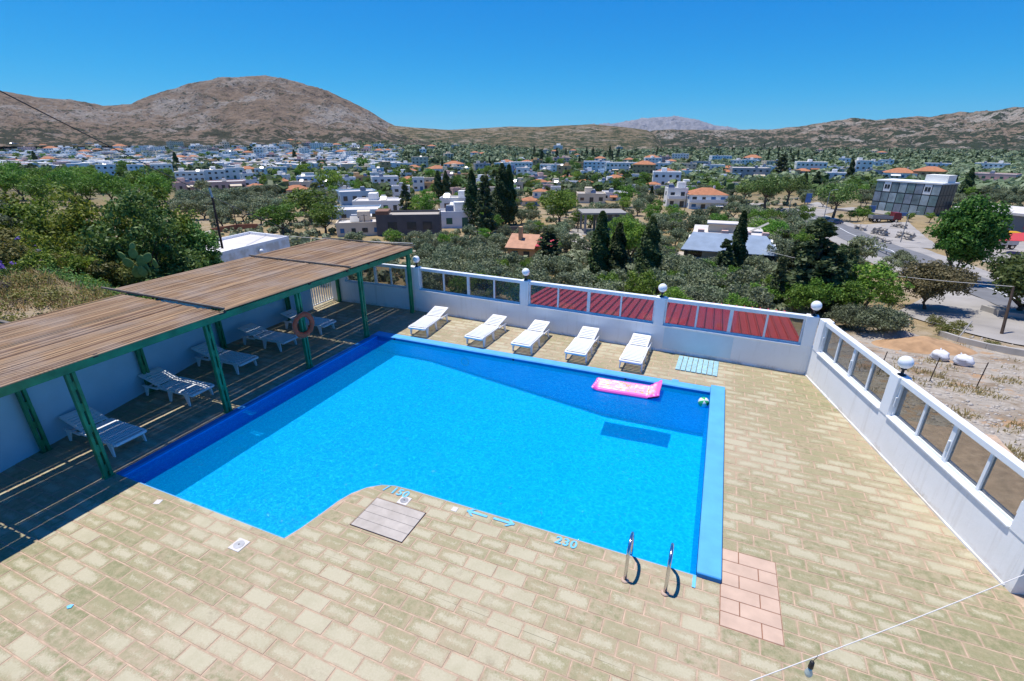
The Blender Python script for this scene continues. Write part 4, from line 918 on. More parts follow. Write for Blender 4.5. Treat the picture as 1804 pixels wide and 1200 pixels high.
def trunk_mesh(h, r, lean=0.1, forks=3, spread=1.2, top=1.7, seed=1):
    g = random.Random(seed); mb = MB(); p = Vector((0, 0, -0.3)); pts = [p.copy()]
    for k in range(4): p = p + Vector((g.gauss(0, lean), g.gauss(0, lean), (h+0.3)/4)); pts.append(p.copy())
    mb.tube(pts, [r*1.3, r, r*0.85, r*0.75, r*0.6], 7)
    for f in range(forks):
        a = 2*math.pi*(f + g.random()*0.6)/max(forks, 1); s = pts[-2].lerp(pts[-1], 0.6)
        e = s + Vector((math.cos(a)*spread, math.sin(a)*spread, top*(0.7+0.5*g.random()))); mid = s.lerp(e, 0.5) + Vector((g.gauss(0, .12), g.gauss(0, .12), -0.1))
        mb.tube([s, mid, e], [r*0.5, r*0.36, r*0.14], 5)
    me = mb.mesh('trunk', True); me.materials.append(M_BARK); return me
def round_tree(h, w, m, seed, ncl=26, per=60, leaf=0.3, hc=0.35, trunk=0.18, clr=0.28, forks=4):
    g = np.random.default_rng(seed); d = g.normal(size=(ncl, 3)); d /= np.linalg.norm(d, axis=1)[:, None]; rad_ = (0.35 + 0.65*g.random(ncl)**0.6)
    cl = d*rad_[:, None]*np.array([w/2*(1-clr), w/2*(1-clr), h*(1-hc)/2*(1-clr)]); cl[:, 2] += h*(hc + (1-hc)/2)
    cl[:, :2] *= (1 + 0.22*np.sin(3*np.arctan2(cl[:, 1], cl[:, 0]) + seed))[:, None]
    rad = w/2*clr*(0.7 + 0.7*g.random(ncl)); P, N = clump_pts(cl, rad, per, seed+5)
    return [('trunk', trunk_mesh(h*hc*1.1, trunk, 0.08, forks, w*0.22, h*0.35, seed)), ('crown', leaves(P, N, leaf, m, seed=seed+9))]
def cypress(h, r, m, seed, n=6000, leaf=0.46):
    g = np.random.default_rng(seed); u = g.random(n)**0.85; a = 2*math.pi*g.random(n)
    env = np.minimum(1, (u+0.02)*9)**0.6*np.minimum(1, ((1-u)*1.45))**0.62*(1 + 0.22*np.sin(u*23+a*2+seed) + 0.12*np.sin(a*5+u*31))
    rr_ = r*env*(0.72 + 0.28*g.random(n)); P = np.stack([rr_*np.cos(a), rr_*np.sin(a), 0.4 + u*h*0.97], 1); N = np.stack([np.cos(a), np.sin(a), 0.5+0*a], 1)
    return [('trunk', trunk_mesh(h*0.3, 0.16, 0.01, 0, seed=seed)), ('crown', leaves(P, N, leaf, m, ratio=0.55, jitter=0.55, seed=seed))]
def conifer(h, w, m, seed, n=8000, leaf=0.52):
    g = np.random.default_rng(seed); K = 90; u = np.sort(g.random(K)**0.85)*0.90 + 0.07; a = 2*math.pi*g.random(K); R_ = w/2*(1.08-u)**0.75*(0.55+0.45*g.random(K))*np.minimum(1, u*6)
    cl = np.stack([R_*np.cos(a)*0.8, R_*np.sin(a)*0.8, u*h], 1); rad = w*0.15*(0.6 + 0.7*g.random(K))*(1.25-u); P, N = clump_pts(cl, rad, n//K, seed+3, 0.3)
    return [('trunk', trunk_mesh(h*0.8, 0.22, 0.03, 0, seed=seed)), ('crown', leaves(P, N, leaf, m, ratio=0.5, seed=seed))]
OLIVES = [round_tree(4.4 + 0.3*k, 5.2 + 0.5*(k % 2), L_OLIVE, 100+k, 30, 74, 0.34, 0.14, 0.2) for k in range(4)]
CYPS = [cypress(11, 1.15 + 0.14*k, L_CYP, 200+k) for k in range(3)]
GREENS = [round_tree(6.0, 6.2, L_GREEN, 300+k, 34, 62, 0.36, 0.2, 0.2) for k in range(3)]
DARKS = [conifer(11, 5.2, L_DARK, 400+k) for k in range(2)]
PINES = [round_tree(7.0, 8.0, L_PINE, 500+k, 36, 62, 0.40, 0.38, 0.26, 0.26) for k in range(2)]
def plant(kind, protos, k, px, py, hpx, label, group=None, cat='tree', wf=1.0, href=None, dz=0.0, loc=None, d=None, rot=None):
    if loc is None: loc, d = spot(px, py)
    pr = protos[k % len(protos)]; h0 = href or max(v.co.z for v in pr[1][1].vertices) if href is None else href
    s = hpx*d/851.9/h0
    o = bpy.data.objects.new(kind, None); C.objects.link(o); o.location = loc + Vector((0, 0, dz)); o.rotation_euler = (0, 0, random.uniform(0, 6.28) if rot is None else rot)
    o.scale = (s*wf, s*wf, s); tag(o, label, cat, group)
    for nm, me in pr: link(nm, me, None, o)
    return o
HREF = {}
def href(protos, k):
    me = protos[k % len(protos)][1][1]
    if me.name not in HREF:
        z = np.empty(len(me.vertices)*3, np.float32); me.vertices.foreach_get('co', z); HREF[me.name] = float(z[2::3].max())
    return HREF[me.name]
def tree(kind, protos, k, px, py, hpx, label, group=None, wf=1.0, **kw): return plant(kind, protos, k, px, py, hpx, label, group, 'tree', wf, href(protos, k), **kw)
REG = []
def note(o, phrase, px, py): REG.append([o, phrase, px, py])
# ---------------------------------------------------------------- houses
def win_mat():
    t = Nt('dark_window_glass'); return t.pbr((0.035, 0.045, 0.055), 0.15, None, 0.0, 0.5)
M_WIN = win_mat()
M_DOORB = plain('brown_door_wood', (0.16, 0.085, 0.045), 0.7)
M_TERRA = plain('terracotta_roof_tiles', (0.42, 0.175, 0.085), 0.85, 0.22, 0.9, 0.4)
M_ROOFW = plain('whitewashed_flat_roof', (0.62, 0.58, 0.54), 0.9, 0.10, 0.5, dirt=0.3)
M_TANK = plain('galvanised_tank', (0.50, 0.52, 0.54), 0.6)
M_SOLAR = plain('solar_panel_glass', (0.03, 0.05, 0.10), 0.2)
WALLS = [plain('house_wall_%s' % n, c, 0.85, 0.05, 0.4, dirt=0.12) for n, c in (('white', (0.87, 0.84, 0.77)), ('cool_white', (0.80, 0.81, 0.80)), ('cream', (0.72, 0.60, 0.44)), ('ochre', (0.62, 0.38, 0.18)),
         ('pink', (0.62, 0.42, 0.36)), ('grey', (0.42, 0.41, 0.40)), ('pale_blue', (0.42, 0.56, 0.66)), ('concrete', (0.30, 0.285, 0.26)))]
CI = dict(white=0, cool=1, cream=2, ochre=3, pink=4, grey=5, blue=6, concrete=7)
def hip_roof(W, D, z, over=0.4, rise=None, gable=False):
    x, y = W/2 + over, D/2 + over; r = rise or min(W, D)*0.22; mb = MB(); rl = max(0.2, x - y) if W >= D else 0
    if gable: rl = x
    v = [(-x, -y, z), (x, -y, z), (x, y, z), (-x, y, z), (-rl, 0, z + r), (rl, 0, z + r)]
    mb.add(v, [(0, 1, 5, 4), (2, 3, 4, 5), (1, 2, 5), (3, 0, 4), (3, 2, 1, 0)]); return mb
BOXW = {}
M_SHUT = [None, plain('blue_shutter', (0.06, 0.17, 0.34), 0.7), plain('brown_shutter', (0.17, 0.10, 0.06), 0.7), plain('green_shutter', (0.05, 0.14, 0.09), 0.7)]
def window_piece(w, h, kind=0):
    key = (round(w, 1), round(h, 1), kind)
    if key not in BOXW:
        me = MB().box(-key[0]/2, -0.05, -key[1]/2, key[0]/2, 0.06, key[1]/2).mesh('window'); me.materials.append(M_SHUT[kind] or M_WIN); BOXW[key] = me
    return BOXW[key]
def house(px, py, wpx, hpx, col='white', roof='flat', label='', rot=0.0, depth=None, storeys=None, nw=None, extras=True, group=None, name='house', loc=None, d=None, balcony=False):
    if loc is None: loc, d = spot(px, py)
    W, Hh = wpx*d/851.9, hpx*d/851.9
    if roof in ('hip', 'gable'): Hh *= 0.72
    D = depth or W*0.75
    yaw = math.atan2(loc.y, loc.x) - math.pi/2                      # faces roughly towards the terrace, plus its own turn
    t = thing(name, label, 'building', loc - Vector((0, 0, 0.5)), yaw + R(rot), group); Hh += 0.5
    wm = WALLS[CI[col]]
    body = MB().box(-W/2, -D/2, -1.5, W/2, D/2, Hh)
    body.build('wall', wm, t)
    wk = random.choice((0, 0, 0, 1, 2, 3)); ground_wk = random.choice((0, 0, 2))
    st = storeys or max(1, round(Hh/3.3)); nw = nw or max(2, int(W/3.2)); sh = (Hh - 0.5)/st
    for s in range(st):
        z = 0.5 + sh*s + sh*0.52
        for k in range(nw):
            x = -W/2 + W*(k + 0.5)/nw; tall = (s == 0 and k % 3 == 1) or (balcony and k % 2)
            o = link('window', window_piece(min(1.5, W/nw*random.choice((0.38, 0.5, 0.55))), sh*(0.62 if tall else random.choice((0.32, 0.4))), wk if random.random() < 0.7 else 0), None, t); o.location = (x, -D/2, z - (sh*0.12 if tall else 0))
        for sx in (-1, 1):
            for k in range(max(1, int(D/4))):
                o = link('window', window_piece(1.2, sh*0.4, wk), None, t); o.location = (sx*W/2, -D/2 + D*(k + 0.5)/max(1, int(D/4)), z); o.rotation_euler = (0, 0, R(90))
        if balcony and s > 0:
            MB().box(-W/2 + 0.2, -D/2 - 1.4, 0.5 + sh*s - 0.12, W/2 - 0.2, -D/2 - 0.003, 0.5 + sh*s + 0.08).box(-W/2 + 0.2, -D/2 - 1.4, 0.5 + sh*s + 0.081, W/2 - 0.2, -D/2 - 1.3, 0.5 + sh*s + 1.0).build('balcony', wm, t)
    if extras and random.random() < 0.4 and W > 8:
        ax = random.uniform(-0.3, 0.1)*W; MB().add([(ax, -D/2 - 0.002, sh*0.95), (ax + W*0.3, -D/2 - 0.002, sh*0.95), (ax + W*0.3, -D/2 - 2.0, sh*0.72), (ax, -D/2 - 2.0, sh*0.72), (ax, -D/2 - 2.0, sh*0.66), (ax + W*0.3, -D/2 - 2.0, sh*0.66)], [(0, 3, 2, 1), (3, 4, 5, 2)]).build('awning', random.choice((WALLS[2], WALLS[6], M_TERRA, WALLS[0])), t)
    if roof == 'flat':
        rf = MB().box(-W/2 + 0.22, -D/2 + 0.22, Hh, W/2 - 0.22, D/2 - 0.22, Hh + 0.06).build('roof', M_ROOFW, t)
        pm = MB()
        for q in ((-W/2 - .03, -D/2 - .03, W/2 + .03, -D/2 + .2), (-W/2 - .03, D/2 - .2, W/2 + .03, D/2 + .03), (-W/2 - .03, -D/2 + .201, -W/2 + .2, D/2 - .201), (W/2 - .2, -D/2 + .201, W/2 + .03, D/2 - .201)): pm.box(q[0], q[1], Hh + 0.001, q[2], q[3], Hh + 0.5)
        pm.build('parapet', wm, rf)
        if extras and W > 7:
            k = random.uniform(-0.3, 0.3)*W
            if random.random() < 0.75:
                MB().tube([(k - 0.7, D*0.1, Hh + 1.45), (k + 0.7, D*0.1, Hh + 1.45)], 0.28, 10).build('water_tank', M_TANK, rf)
                MB().add([(k - 1, D*0.1 - 0.3, Hh + 1.35), (k + 1, D*0.1 - 0.3, Hh + 1.35), (k + 1, D*0.1 - 1.7, Hh + 0.25), (k - 1, D*0.1 - 1.7, Hh + 0.25), (k - 1, D*0.1 - 0.3, Hh + .07), (k + 1, D*0.1 - .3, Hh + .07)], [(0, 3, 2, 1), (0, 1, 5, 4)]).build('solar_panel', M_SOLAR, rf)
            if random.random() < 0.5: MB().box(-k - 1.4, 0.2, Hh + 0.061, -k + 1.4, D/2 - 0.3, Hh + 2.3).build('stair_head', wm, rf)
    else:
        rf = hip_roof(W, D, Hh, gable=(roof == 'gable')).build('roof', M_TERRA, t)
        if extras: MB().box(W*0.2 - 0.3, -0.3, Hh + 0.3, W*0.2 + 0.3, 0.3, Hh + min(W, D)*0.22 + 0.6).build('chimney', wm, rf)
    return t
TOWN = []                                                           # (px, py, half width) already taken, to keep trees off the fronts
def H(*a, **k): TOWN.append((a[0], a[1], a[2]/2)); return house(*a, **k)
# houses one can tell apart, near to far
H(636, 412, 74, 20, 'cream', 'flat', 'low beige house with a white flat roof left of the dark unfinished building', -4, nw=4)
H(628, 384, 84, 15, 'blue', 'flat', 'long low house with a pale blue wall behind the beige house', -6, nw=5)
H(668, 371, 78, 17, 'white', 'flat', 'long white house with a bare flat roof above the pale blue one', -8, nw=5)
H(630, 357, 62, 19, 'blue', 'flat', 'pale blue walled block with a flat roof in the middle of the town', 10, nw=4)
H(708, 352, 30, 22, 'white', 'flat', 'square white house with a roof room beside the dark conifer', 0)
H(803, 400, 54, 26, 'cool', 'flat', 'white house with a terrace just left of the tall cypress pair', 8, balcony=True)
H(802, 372, 46, 22, 'white', 'flat', 'white house with a cluttered roof behind the terrace house', -10)
H(524, 344, 40, 15, 'pink', 'hip', 'pink house with a red tiled roof left of the town centre', 12)
H(553, 329, 50, 17, 'blue', 'flat', 'blue fronted hall left of the green sports field', -4, nw=5)
H(679, 333, 44, 20, 'cool', 'flat', 'pale block right of the green sports field', 6)
H(738, 336, 20, 21, 'white', 'flat', 'narrow white tower like house behind the round green tree', 0)
H(933, 362, 30, 13, 'cream', 'hip', 'small cottage with an orange tiled roof among the trees at centre', 15)
H(1172 - 90, 352, 44, 12, 'white', 'flat', 'low white house behind the concrete frame building', 0)
H(1040, 357, 48, 15, 'cream', 'flat', 'flat slab roofed house above the concrete frame building', 5)
H(1172, 327, 46, 22, 'cool', 'flat', 'grey white block behind the apartment house', 4)
H(1240, 366, 62, 33, 'cool', 'hip', 'right wing of the white apartment house with balconies and an orange tiled roof', 14, balcony=True, nw=4)
H(1188, 364, 34, 30, 'white', 'flat', 'left wing of the white apartment house with stacked balconies', 14, balcony=True)
H(1134, 304, 36, 19, 'ochre', 'hip', 'two storey orange house with a tiled roof', -8)
H(1085, 303, 40, 15, 'white', 'flat', 'white house left of the orange two storey house', 10)
H(1050, 302, 44, 16, 'cool', 'flat', 'long white block at the edge of the far grove', 0, nw=6)
H(970, 303, 36, 12, 'white', 'flat', 'white house with a blue terrace at the edge of the grove', -5)
H(917, 300, 38, 13, 'white', 'flat', 'white block right behind the tall cypress pair', 8)
H(1169, 286, 22, 9, 'pink', 'flat', 'small mauve house right of the orange one', 4)
H(1198, 279, 28, 7, 'white', 'flat', 'long white farm building in the far olive grove', 0, nw=6)
H(1325, 284, 30, 8, 'white', 'hip', 'white farmhouse with a red roof in the grove at right of centre', 5)
H(1318, 312, 60, 15, 'grey', 'flat', 'grey block with dark openings behind the dark pine', 8, nw=6)
H(1425, 302, 46, 15, 'white', 'flat', 'white house with a red edged roof right of the dark pine', 8)
H(1412, 310, 24, 12, 'cream', 'hip', 'small house with a bright orange roof right of the dark pine', -12)
H(1475, 318, 42, 12, 'cool', 'flat', 'low pale shed behind the umbrella pine', 4)
H(1514, 308, 26, 23, 'white', 'flat', 'plain white cube house beside a leaning cypress', 20)
H(1582, 316, 46, 16, 'white', 'hip', 'white villa with a red roof and arcade behind the glass building', 6, nw=6)
H(1634, 318, 46, 22, 'ochre', 'hip', 'ochre house with an orange roof behind the glass building', 2)
H(1648, 298, 38, 9, 'cool', 'flat', 'long white house with a roof terrace above the ochre house', 0)
H(1744, 301, 44, 12, 'white', 'flat', 'white house alone in the grove at far right', -4)
H(1748, 328, 58, 20, 'pink', 'flat', 'large stepped pink and white house at far right', -10, balcony=True)
H(338, 319, 44, 15, 'white', 'flat', 'left of three white arcaded houses above the green bushes', -4, nw=5)
H(378, 317, 38, 16, 'white', 'flat', 'middle of three white arcaded houses above the green bushes', -2, nw=4)
H(415, 315, 32, 17, 'white', 'flat', 'right of three white arcaded houses, with three dark windows', 0, nw=3)
H(438, 311, 26, 18, 'ochre', 'hip', 'orange tiled roof house beside the three arcaded houses', 10)
H(191, 309, 26, 17, 'cool', 'flat', 'pale cubic house left of the dark round tree in the town', -8)
H(242, 307, 22, 15, 'cool', 'flat', 'pale cubic house right of the dark round tree in the town', 8)
H(287, 303, 32, 12, 'white', 'flat', 'white house with a veranda above the bush tops', 0)
H(400, 335, 60, 14, 'pink', 'flat', 'long pink walled house just above the olive trees at left', 2, nw=6)
H(330, 338, 34, 15, 'pink', 'flat', 'red walled house at the right edge of the green bushes', 15)
H(597, 244, 30, 7, 'white', 'flat', 'long white school like building at the foot of the bare hill', 0, nw=6)
H(817, 250, 9, 9, 'white', 'gable', 'small white chapel in the trees right of the bare hill', 0, extras=False)
H(870, 245, 34, 6, 'cream', 'flat', 'tan walled compound on the low hill', 0, nw=5, extras=False)
# generic town houses, scattered by street rows
gen = random.Random(5); placed = [(a, b_, c) for a, b_, c in TOWN]; NG = 0
def free(px, py, hw):
    for a, b_, c in placed:
        if abs(a-px) < (hw + c)*0.82 and abs(b_-py) < 5.0: return False
    return True
def town(x0, x1, y0, y1, n, zone, wr, hr):
    global NG
    tries = 0
    while n > 0 and tries < 4000:
        tries += 1; py = y0 + (y1-y0)*gen.random()**1.0; px = gen.uniform(x0, x1); w = gen.uniform(*wr); h = gen.uniform(*hr)
        if not free(px, py, w/2): continue
        loc, d = spot(px, py)
        if d > 2400: continue
        placed.append((px, py, w/2)); n -= 1; NG += 1
        col = gen.choices(['white', 'cool', 'cream', 'pink', 'grey', 'blue', 'ochre'], [44, 10, 20, 9, 5, 4, 6])[0]; roof = 'flat' if gen.random() < 0.72 else 'hip'
        cn = dict(white='white', cool='bluish white', cream='cream', pink='pink', grey='grey', blue='pale blue', ochre='ochre')[col]
        lab0 = '%s %s roofed house' % (cn, 'flat' if roof == 'flat' else 'tile')
        lab = '%s %s roofed house %s' % (cn, 'flat' if roof == 'flat' else 'tile', zone)
        if w < 16:
            W, Hh, D = w*d/851.9, h*d/851.9, w*d/851.9*0.8; yaw = math.atan2(loc.y, loc.x) - math.pi/2 + R(gen.uniform(-25, 25))
            mb = MB().box(-W/2, -D/2, -2, W/2, D/2, Hh)
            if roof == 'flat': mb.box(-W*0.2, 0, Hh + 0.001, W*0.25, D*0.4, Hh*1.35)
            me = mb.mesh('house'); me.materials.append(WALLS[CI[col]]); o = link('house', me)
            note(o, lab0, px, py); tag(o, lab, 'building', 'houses of the town in the valley'); o.location = loc; o.rotation_euler = (0, 0, yaw)
            wm = MB(); k_ = max(2, int(W/4)); st = max(1, round(Hh/4))
            for s in range(st):
                for k in range(k_): x = -W/2 + W*(k+.5)/k_; z = Hh*(s+.5)/st; wm.box(x - W/k_*.22, -D/2 - .12, z - Hh/st*.22, x + W/k_*.22, -D/2 + .1, z + Hh/st*.2)
            tag(wm.build('windows', M_WIN, o), kind='stuff')
            if roof == 'hip': hip_roof(W, D, Hh, rise=min(W, D)*0.2).build('roof', M_TERRA, o)
        else:
            note(None, lab0, px, py); REG[-1][0] = house(px, py, w, h, col, roof, lab, gen.uniform(-25, 25), group='houses of the town in the valley', loc=loc, d=d)
town(0, 430, 262, 300, 52, 'in the left half of the far town', (11, 22), (7, 12))
town(0, 560, 248, 266, 48, 'at the foot of the bare hill', (9, 16), (5, 8))
town(430, 720, 262, 300, 40, 'left of the sports field', (11, 22), (7, 13))
town(430, 640, 296, 350, 22, 'in front of the sports field', (18, 34), (10, 16))
town(640, 1000, 290, 352, 46, 'in the middle of the town', (16, 32), (10, 17))
town(700, 1000, 262, 292, 12, 'in the groves beyond the town centre', (8, 16), (5, 9))
town(880, 1300, 286, 345, 50, 'right of the tall cypresses', (16, 34), (9, 15))
town(1290, 1560, 290, 318, 14, 'behind the main road', (16, 30), (9, 13))
town(1000, 1800, 262, 285, 9, 'scattered in the far right groves', (8, 15), (5, 8))
# the rest of the far town, too small to tell apart
far = {c: MB() for c in ('white', 'cool', 'cream', 'pink')}
fpx = [gen.uniform(-40, 700) for _ in range(1500)]; fpy = [gen.uniform(247, 300) if q < 560 else gen.uniform(258, 300) for q in fpx]; FP, FD = spots(fpx, fpy)
for loc, d in zip(FP, FD):
    if d > 2300: continue
    W = gen.uniform(6, 13); D = gen.uniform(6, 11); h = gen.uniform(3.2, 6.5); M = Matrix.Translation(Vector(loc)) @ Matrix.Rotation(gen.uniform(0, 3), 4, 'Z')
    far[gen.choices(list(far), [5, 3, 2, 1])[0]].box(-W/2, -D/2, -1, W/2, D/2, h, M)
for c, mb in far.items():
    tag(mb.build('far_houses', WALLS[CI[c]]), 'distant mass of small %s houses in the valley' % dict(white='white', cool='bluish white', cream='cream', pink='pink')[c], 'houses', kind='stuff')

TOWN += [(936, 452, 48), (1282, 456, 72), (1058, 408, 42), (724, 411, 50), (1598, 376, 60)]
# ---------------------------------------------------------------- buildings with a form of their own
def shell(px, py, label, name, rot=0, dz=0):
    loc, d = spot(px, py); yaw = math.atan2(loc.y, loc.x) - math.pi/2
    return thing(name, label, 'building', loc + Vector((0, 0, dz)), yaw + R(rot)), d/851.9
# dark unfinished building
t, k = shell(724, 411, 'dark grey unfinished building with a low parapet roof beyond the far wall', 'unfinished_building', -6)
M_DKC = plain('dark_render', (0.11, 0.105, 0.105), 0.9, 0.15, 0.6, dirt=0.3)
W, Hh, D = 106*k, 32*k, 60*k
MB().box(-W/2, -D/2, -1.5, W/2, D/2, Hh).build('wall', M_DKC, t)
rf = MB().box(-W/2 + 0.3, -D/2 + 0.3, Hh, W/2 - 0.3, D/2 - 0.3, Hh + 0.05).build('roof', plain('bare_screed', (0.40, 0.36, 0.30), 0.9), t)
MB().box(-W/2, -D/2, Hh + 0.001, W/2, -D/2 + 0.25, Hh + 0.5).box(-W/2, D/2 - 0.25, Hh + 0.001, W/2, D/2, Hh + 0.5).box(-W/2, -D/2 + 0.251, Hh + 0.001, -W/2 + 0.25, D/2 - 0.251, Hh + 0.5).box(W/2 - 0.25, -D/2 + 0.251, Hh + 0.001, W/2, D/2 - 0.251, Hh + 0.5).build('parapet', M_DKC, rf)
MB().box(-W/2, -D/2 - 0.002, Hh + 0.501, -W/2 + W*0.2, D*0.1, Hh + 1.3).build('stair_block', plain('raw_brick_wall', (0.22, 0.12, 0.08), 0.9, 0.2, 2.0), t)
for x in (-0.25, 0.05, 0.3): MB().box(W*x - 1, -D/2 - 0.05, Hh*0.35, W*x + 1, -D/2 + 0.05, Hh*0.75).build('window', M_WIN, t)
# open concrete frame
t, k = shell(1058, 408, 'open concrete frame of an unfinished house standing on bare columns', 'concrete_frame', 12)
W, D = 76*k, 56*k; Hh = 34*k; MC = WALLS[7]
MB().box(-W/2, -D/2, Hh, W/2, D/2, Hh + 0.35).build('roof_slab', MC, t)
MB().box(-W/2 - 1.5, -D/2 - 1.2, -0.8, W/2 + 1, D/2, 0.25).build('floor_slab', MC, t)
for x in (-0.42, -0.1, 0.2, 0.44):
    for y in (-0.4, 0.4): MB().box(W*x - 0.25, D*y - 0.25, 0.251, W*x + 0.25, D*y + 0.25, Hh - 0.001).build('column', MC, t)
MB().box(W*0.1, -D*0.2, Hh*0.45, W*0.5 + 2.5, D*0.3, Hh*0.52).build('stair_landing', MC, t)
MB().box(-W*0.1, D*0.1, 0.252, W*0.4, D*0.16, Hh - 0.002).build('inner_wall', MC, t)
# ochre cottage with chimney close below the wall
t, k = shell(936, 456, 'ochre cottage with pale orange tiled roofs and a chimney just beyond the far wall', 'ochre_cottage', -14)
W, Hh, D = 74*k, 24*k, 40*k; OC = WALLS[3]
MB().box(-W/2, -D/2, -1, W*0.15, D/2, Hh).build('wall', OC, t); MB().box(W*0.151, -D*0.2, -1, W/2, D*0.6, Hh*1.05).build('wall', OC, t)
M_TERL = plain('pale_terracotta_tiles', (0.50, 0.27, 0.165), 0.85, 0.15, 1.2, 0.4)
rf = MB().add([(-W/2 - .4, -D/2 - .5, Hh), (W*.15, -D/2 - .5, Hh), (W*.15, D/2, Hh + 1.6), (-W/2 - .4, D/2, Hh + 1.6), (-W/2 - .4, -D/2 - .5, Hh - .15), (W*.15, -D/2 - .5, Hh - .15), (W*.15, D/2, Hh + 1.45), (-W/2 - .4, D/2, Hh + 1.45)], [(0, 1, 2, 3), (0, 4, 5, 1), (1, 5, 6, 2), (2, 6, 7, 3), (3, 7, 4, 0), (7, 6, 5, 4)]).build('roof', M_TERL, t)
MB().box(W*0.12, -D*0.2 - 0.4, Hh*1.05 + 0.001, W/2 + 0.4, D*0.6 + 0.4, Hh*1.05 + 0.25).build('roof', M_TERL, t)
MB().box(-W*0.32, 0, Hh + 0.4, -W*0.24, 0.8, Hh + 3.0).build('chimney', OC, rf)
for x in (-0.33, -0.05): MB().box(W*x - 0.5, -D/2 - 0.04, Hh*0.35, W*x + 0.5, -D/2 + 0.04, Hh*0.75).build('window', M_WIN, t)
MB().add([(W*0.2, -D*0.9, Hh*1.3), (W*0.65, -D*0.5, Hh*1.25), (W*0.6, D*0.4, Hh*1.55), (W*0.2, D*0.2, Hh*1.6), (W*0.2, -D*0.9, Hh*1.27), (W*0.65, -D*0.5, Hh*1.22), (W*0.6, D*0.4, Hh*1.52), (W*0.2, D*0.2, Hh*1.57)], [(0, 1, 2, 3), (7, 6, 5, 4), (0, 4, 5, 1), (1, 5, 6, 2), (2, 6, 7, 3), (3, 7, 4, 0)]).build('red_awning', M_RED, t)
# grey-blue sheeted house under construction
t, k = shell(1282, 456, 'unfinished house with a big grey blue sheeted sloping roof between the cypresses', 'sheeted_house', 3)
W, Hh, D = 140*k, 30*k, 95*k; M_SHEET = plain('grey_blue_membrane', (0.235, 0.30, 0.385), 0.75, 0.12, 0.7, 0.3, dirt=0.25)
MB().box(-W/2, -D/2 + 3, -1, W/2, D/2, Hh).build('wall', WALLS[1], t)
MB().add([(-W/2 - .8, -D/2 - .5, Hh*0.72), (W/2 + .8, -D/2 - .5, Hh*0.72), (W/2 - 1.5, D*0.05, Hh*1.42), (-W/2 + 0.6, D*0.05, Hh*1.42), (-W/2 - .8, -D/2 - .5, Hh*0.68), (W/2 + .8, -D/2 - .5, Hh*0.68), (W/2 - 1.5, D*0.05, Hh*1.36), (-W/2 + .6, D*0.05, Hh*1.36)], [(0, 1, 2, 3), (7, 6, 5, 4), (0, 4, 5, 1), (1, 5, 6, 2), (2, 6, 7, 3), (3, 7, 4, 0)]).build('sheeted_roof', M_SHEET, t)
MB().box(-W/2 + 0.6, D*0.051, Hh*1.2, W/2 - 1.5, D/2 + 5, Hh*1.38).build('roof_terrace', M_ROOFW, t)
MB().box(-W*0.28, D*0.22, Hh*1.381, W*0.08, D*0.5, Hh*1.85).build('roof_room', WALLS[2], t)
MB().box(-W*0.3, D*0.18, Hh*1.851, W*0.12, D*0.55, Hh*1.92).build('roof_room_slab', M_ROOFW, t)
for x in (-0.36, -0.08, 0.18, 0.38): MB().box(W*x - 0.5, D*0.07, Hh*1.381, W*x + 0.5, D*0.07 + 0.9, Hh*1.56).build('parapet_block', WALLS[4], t)
MB().add([(W*0.22, D*0.4, Hh*1.39), (W*0.42, D*0.4, Hh*1.95), (W*0.42, D*0.6, Hh*1.95), (W*0.22, D*0.6, Hh*1.39)], [(0, 1, 2, 3)]).build('stair_flight', MC, t)
for x in (-0.42, 0.2, 0.4): MB().box(W*x - 1.4, -D/2 + 2.94, Hh*0.1, W*x + 1.4, -D/2 + 3.05, Hh*0.58).build('window', M_WIN, t)
# glass commercial building
t, k = shell(1598, 376, 'dark glass commercial building of two storeys with white corner panels beside the road', 'glass_building', -27)
M_CURT = plain('curtain_wall_glass', (0.16, 0.215, 0.235), 0.12, 0.4, 0.35); CURT = [M_CURT, plain('curtain_wall_glass_pale', (0.32, 0.39, 0.41), 0.15, 0.3, 0.5), plain('curtain_wall_glass_green', (0.17, 0.25, 0.25), 0.12, 0.3, 0.5), plain('curtain_wall_glass_grey', (0.21, 0.25, 0.29), 0.15, 0.3, 0.5)]; M_MUL = plain('dark_mullion', (0.03, 0.035, 0.04), 0.5)
W, Hh, D = 100*k, 52*k, 46*k
MB().box(-W/2, -D/2, -1, W/2, D/2, Hh).build('core', M_MUL, t)
n = 8
for i in range(n):
    for j in range(3):
        x0, x1 = -W/2 + W*i/n + 0.12, -W/2 + W*(i+1)/n - 0.12; z0, z1 = Hh*j/3 + 0.15, Hh*(j+1)/3 - 0.15
        m = WALLS[1] if (j == 2 and i in (1, 6)) else CURT[(i*5 + j*3) % 4]
        MB().box(x0, -D/2 - 0.10, z0, x1, -D/2 + 0.05, z1).build('panel', m, t)
        if m is WALLS[1]:
            for q in (0.3, 0.7): MB().box(x0 + (x1-x0)*q - 0.35, -D/2 - 0.14, z0 + (z1-z0)*0.3, x0 + (x1-x0)*q + 0.35, -D/2 - 0.101, z0 + (z1-z0)*0.75).build('window', M_WIN, t)
for i in range(5):
    for j in range(3):
        for s in (-1, 1): MB().box(s*W/2 - 0.07, -D/2 + D*i/5 + 0.12, Hh*j/3 + 0.15, s*W/2 + 0.07, -D/2 + D*(i+1)/5 - 0.12, Hh*(j+1)/3 - 0.15).build('panel', plain('dark_side_panel', (0.06, 0.07, 0.08), 0.3), t)
rf = MB().box(-W/2 - 0.2, -D/2 - 0.2, Hh + 0.001, W/2 + 0.2, D/2 + 0.2, Hh + 0.45).build('roof', WALLS[1], t)
MB().box(W*0.16, -D*0.2, Hh + 0.451, W*0.49, D*0.3, Hh + 2.6).build('roof_room', WALLS[0], rf)
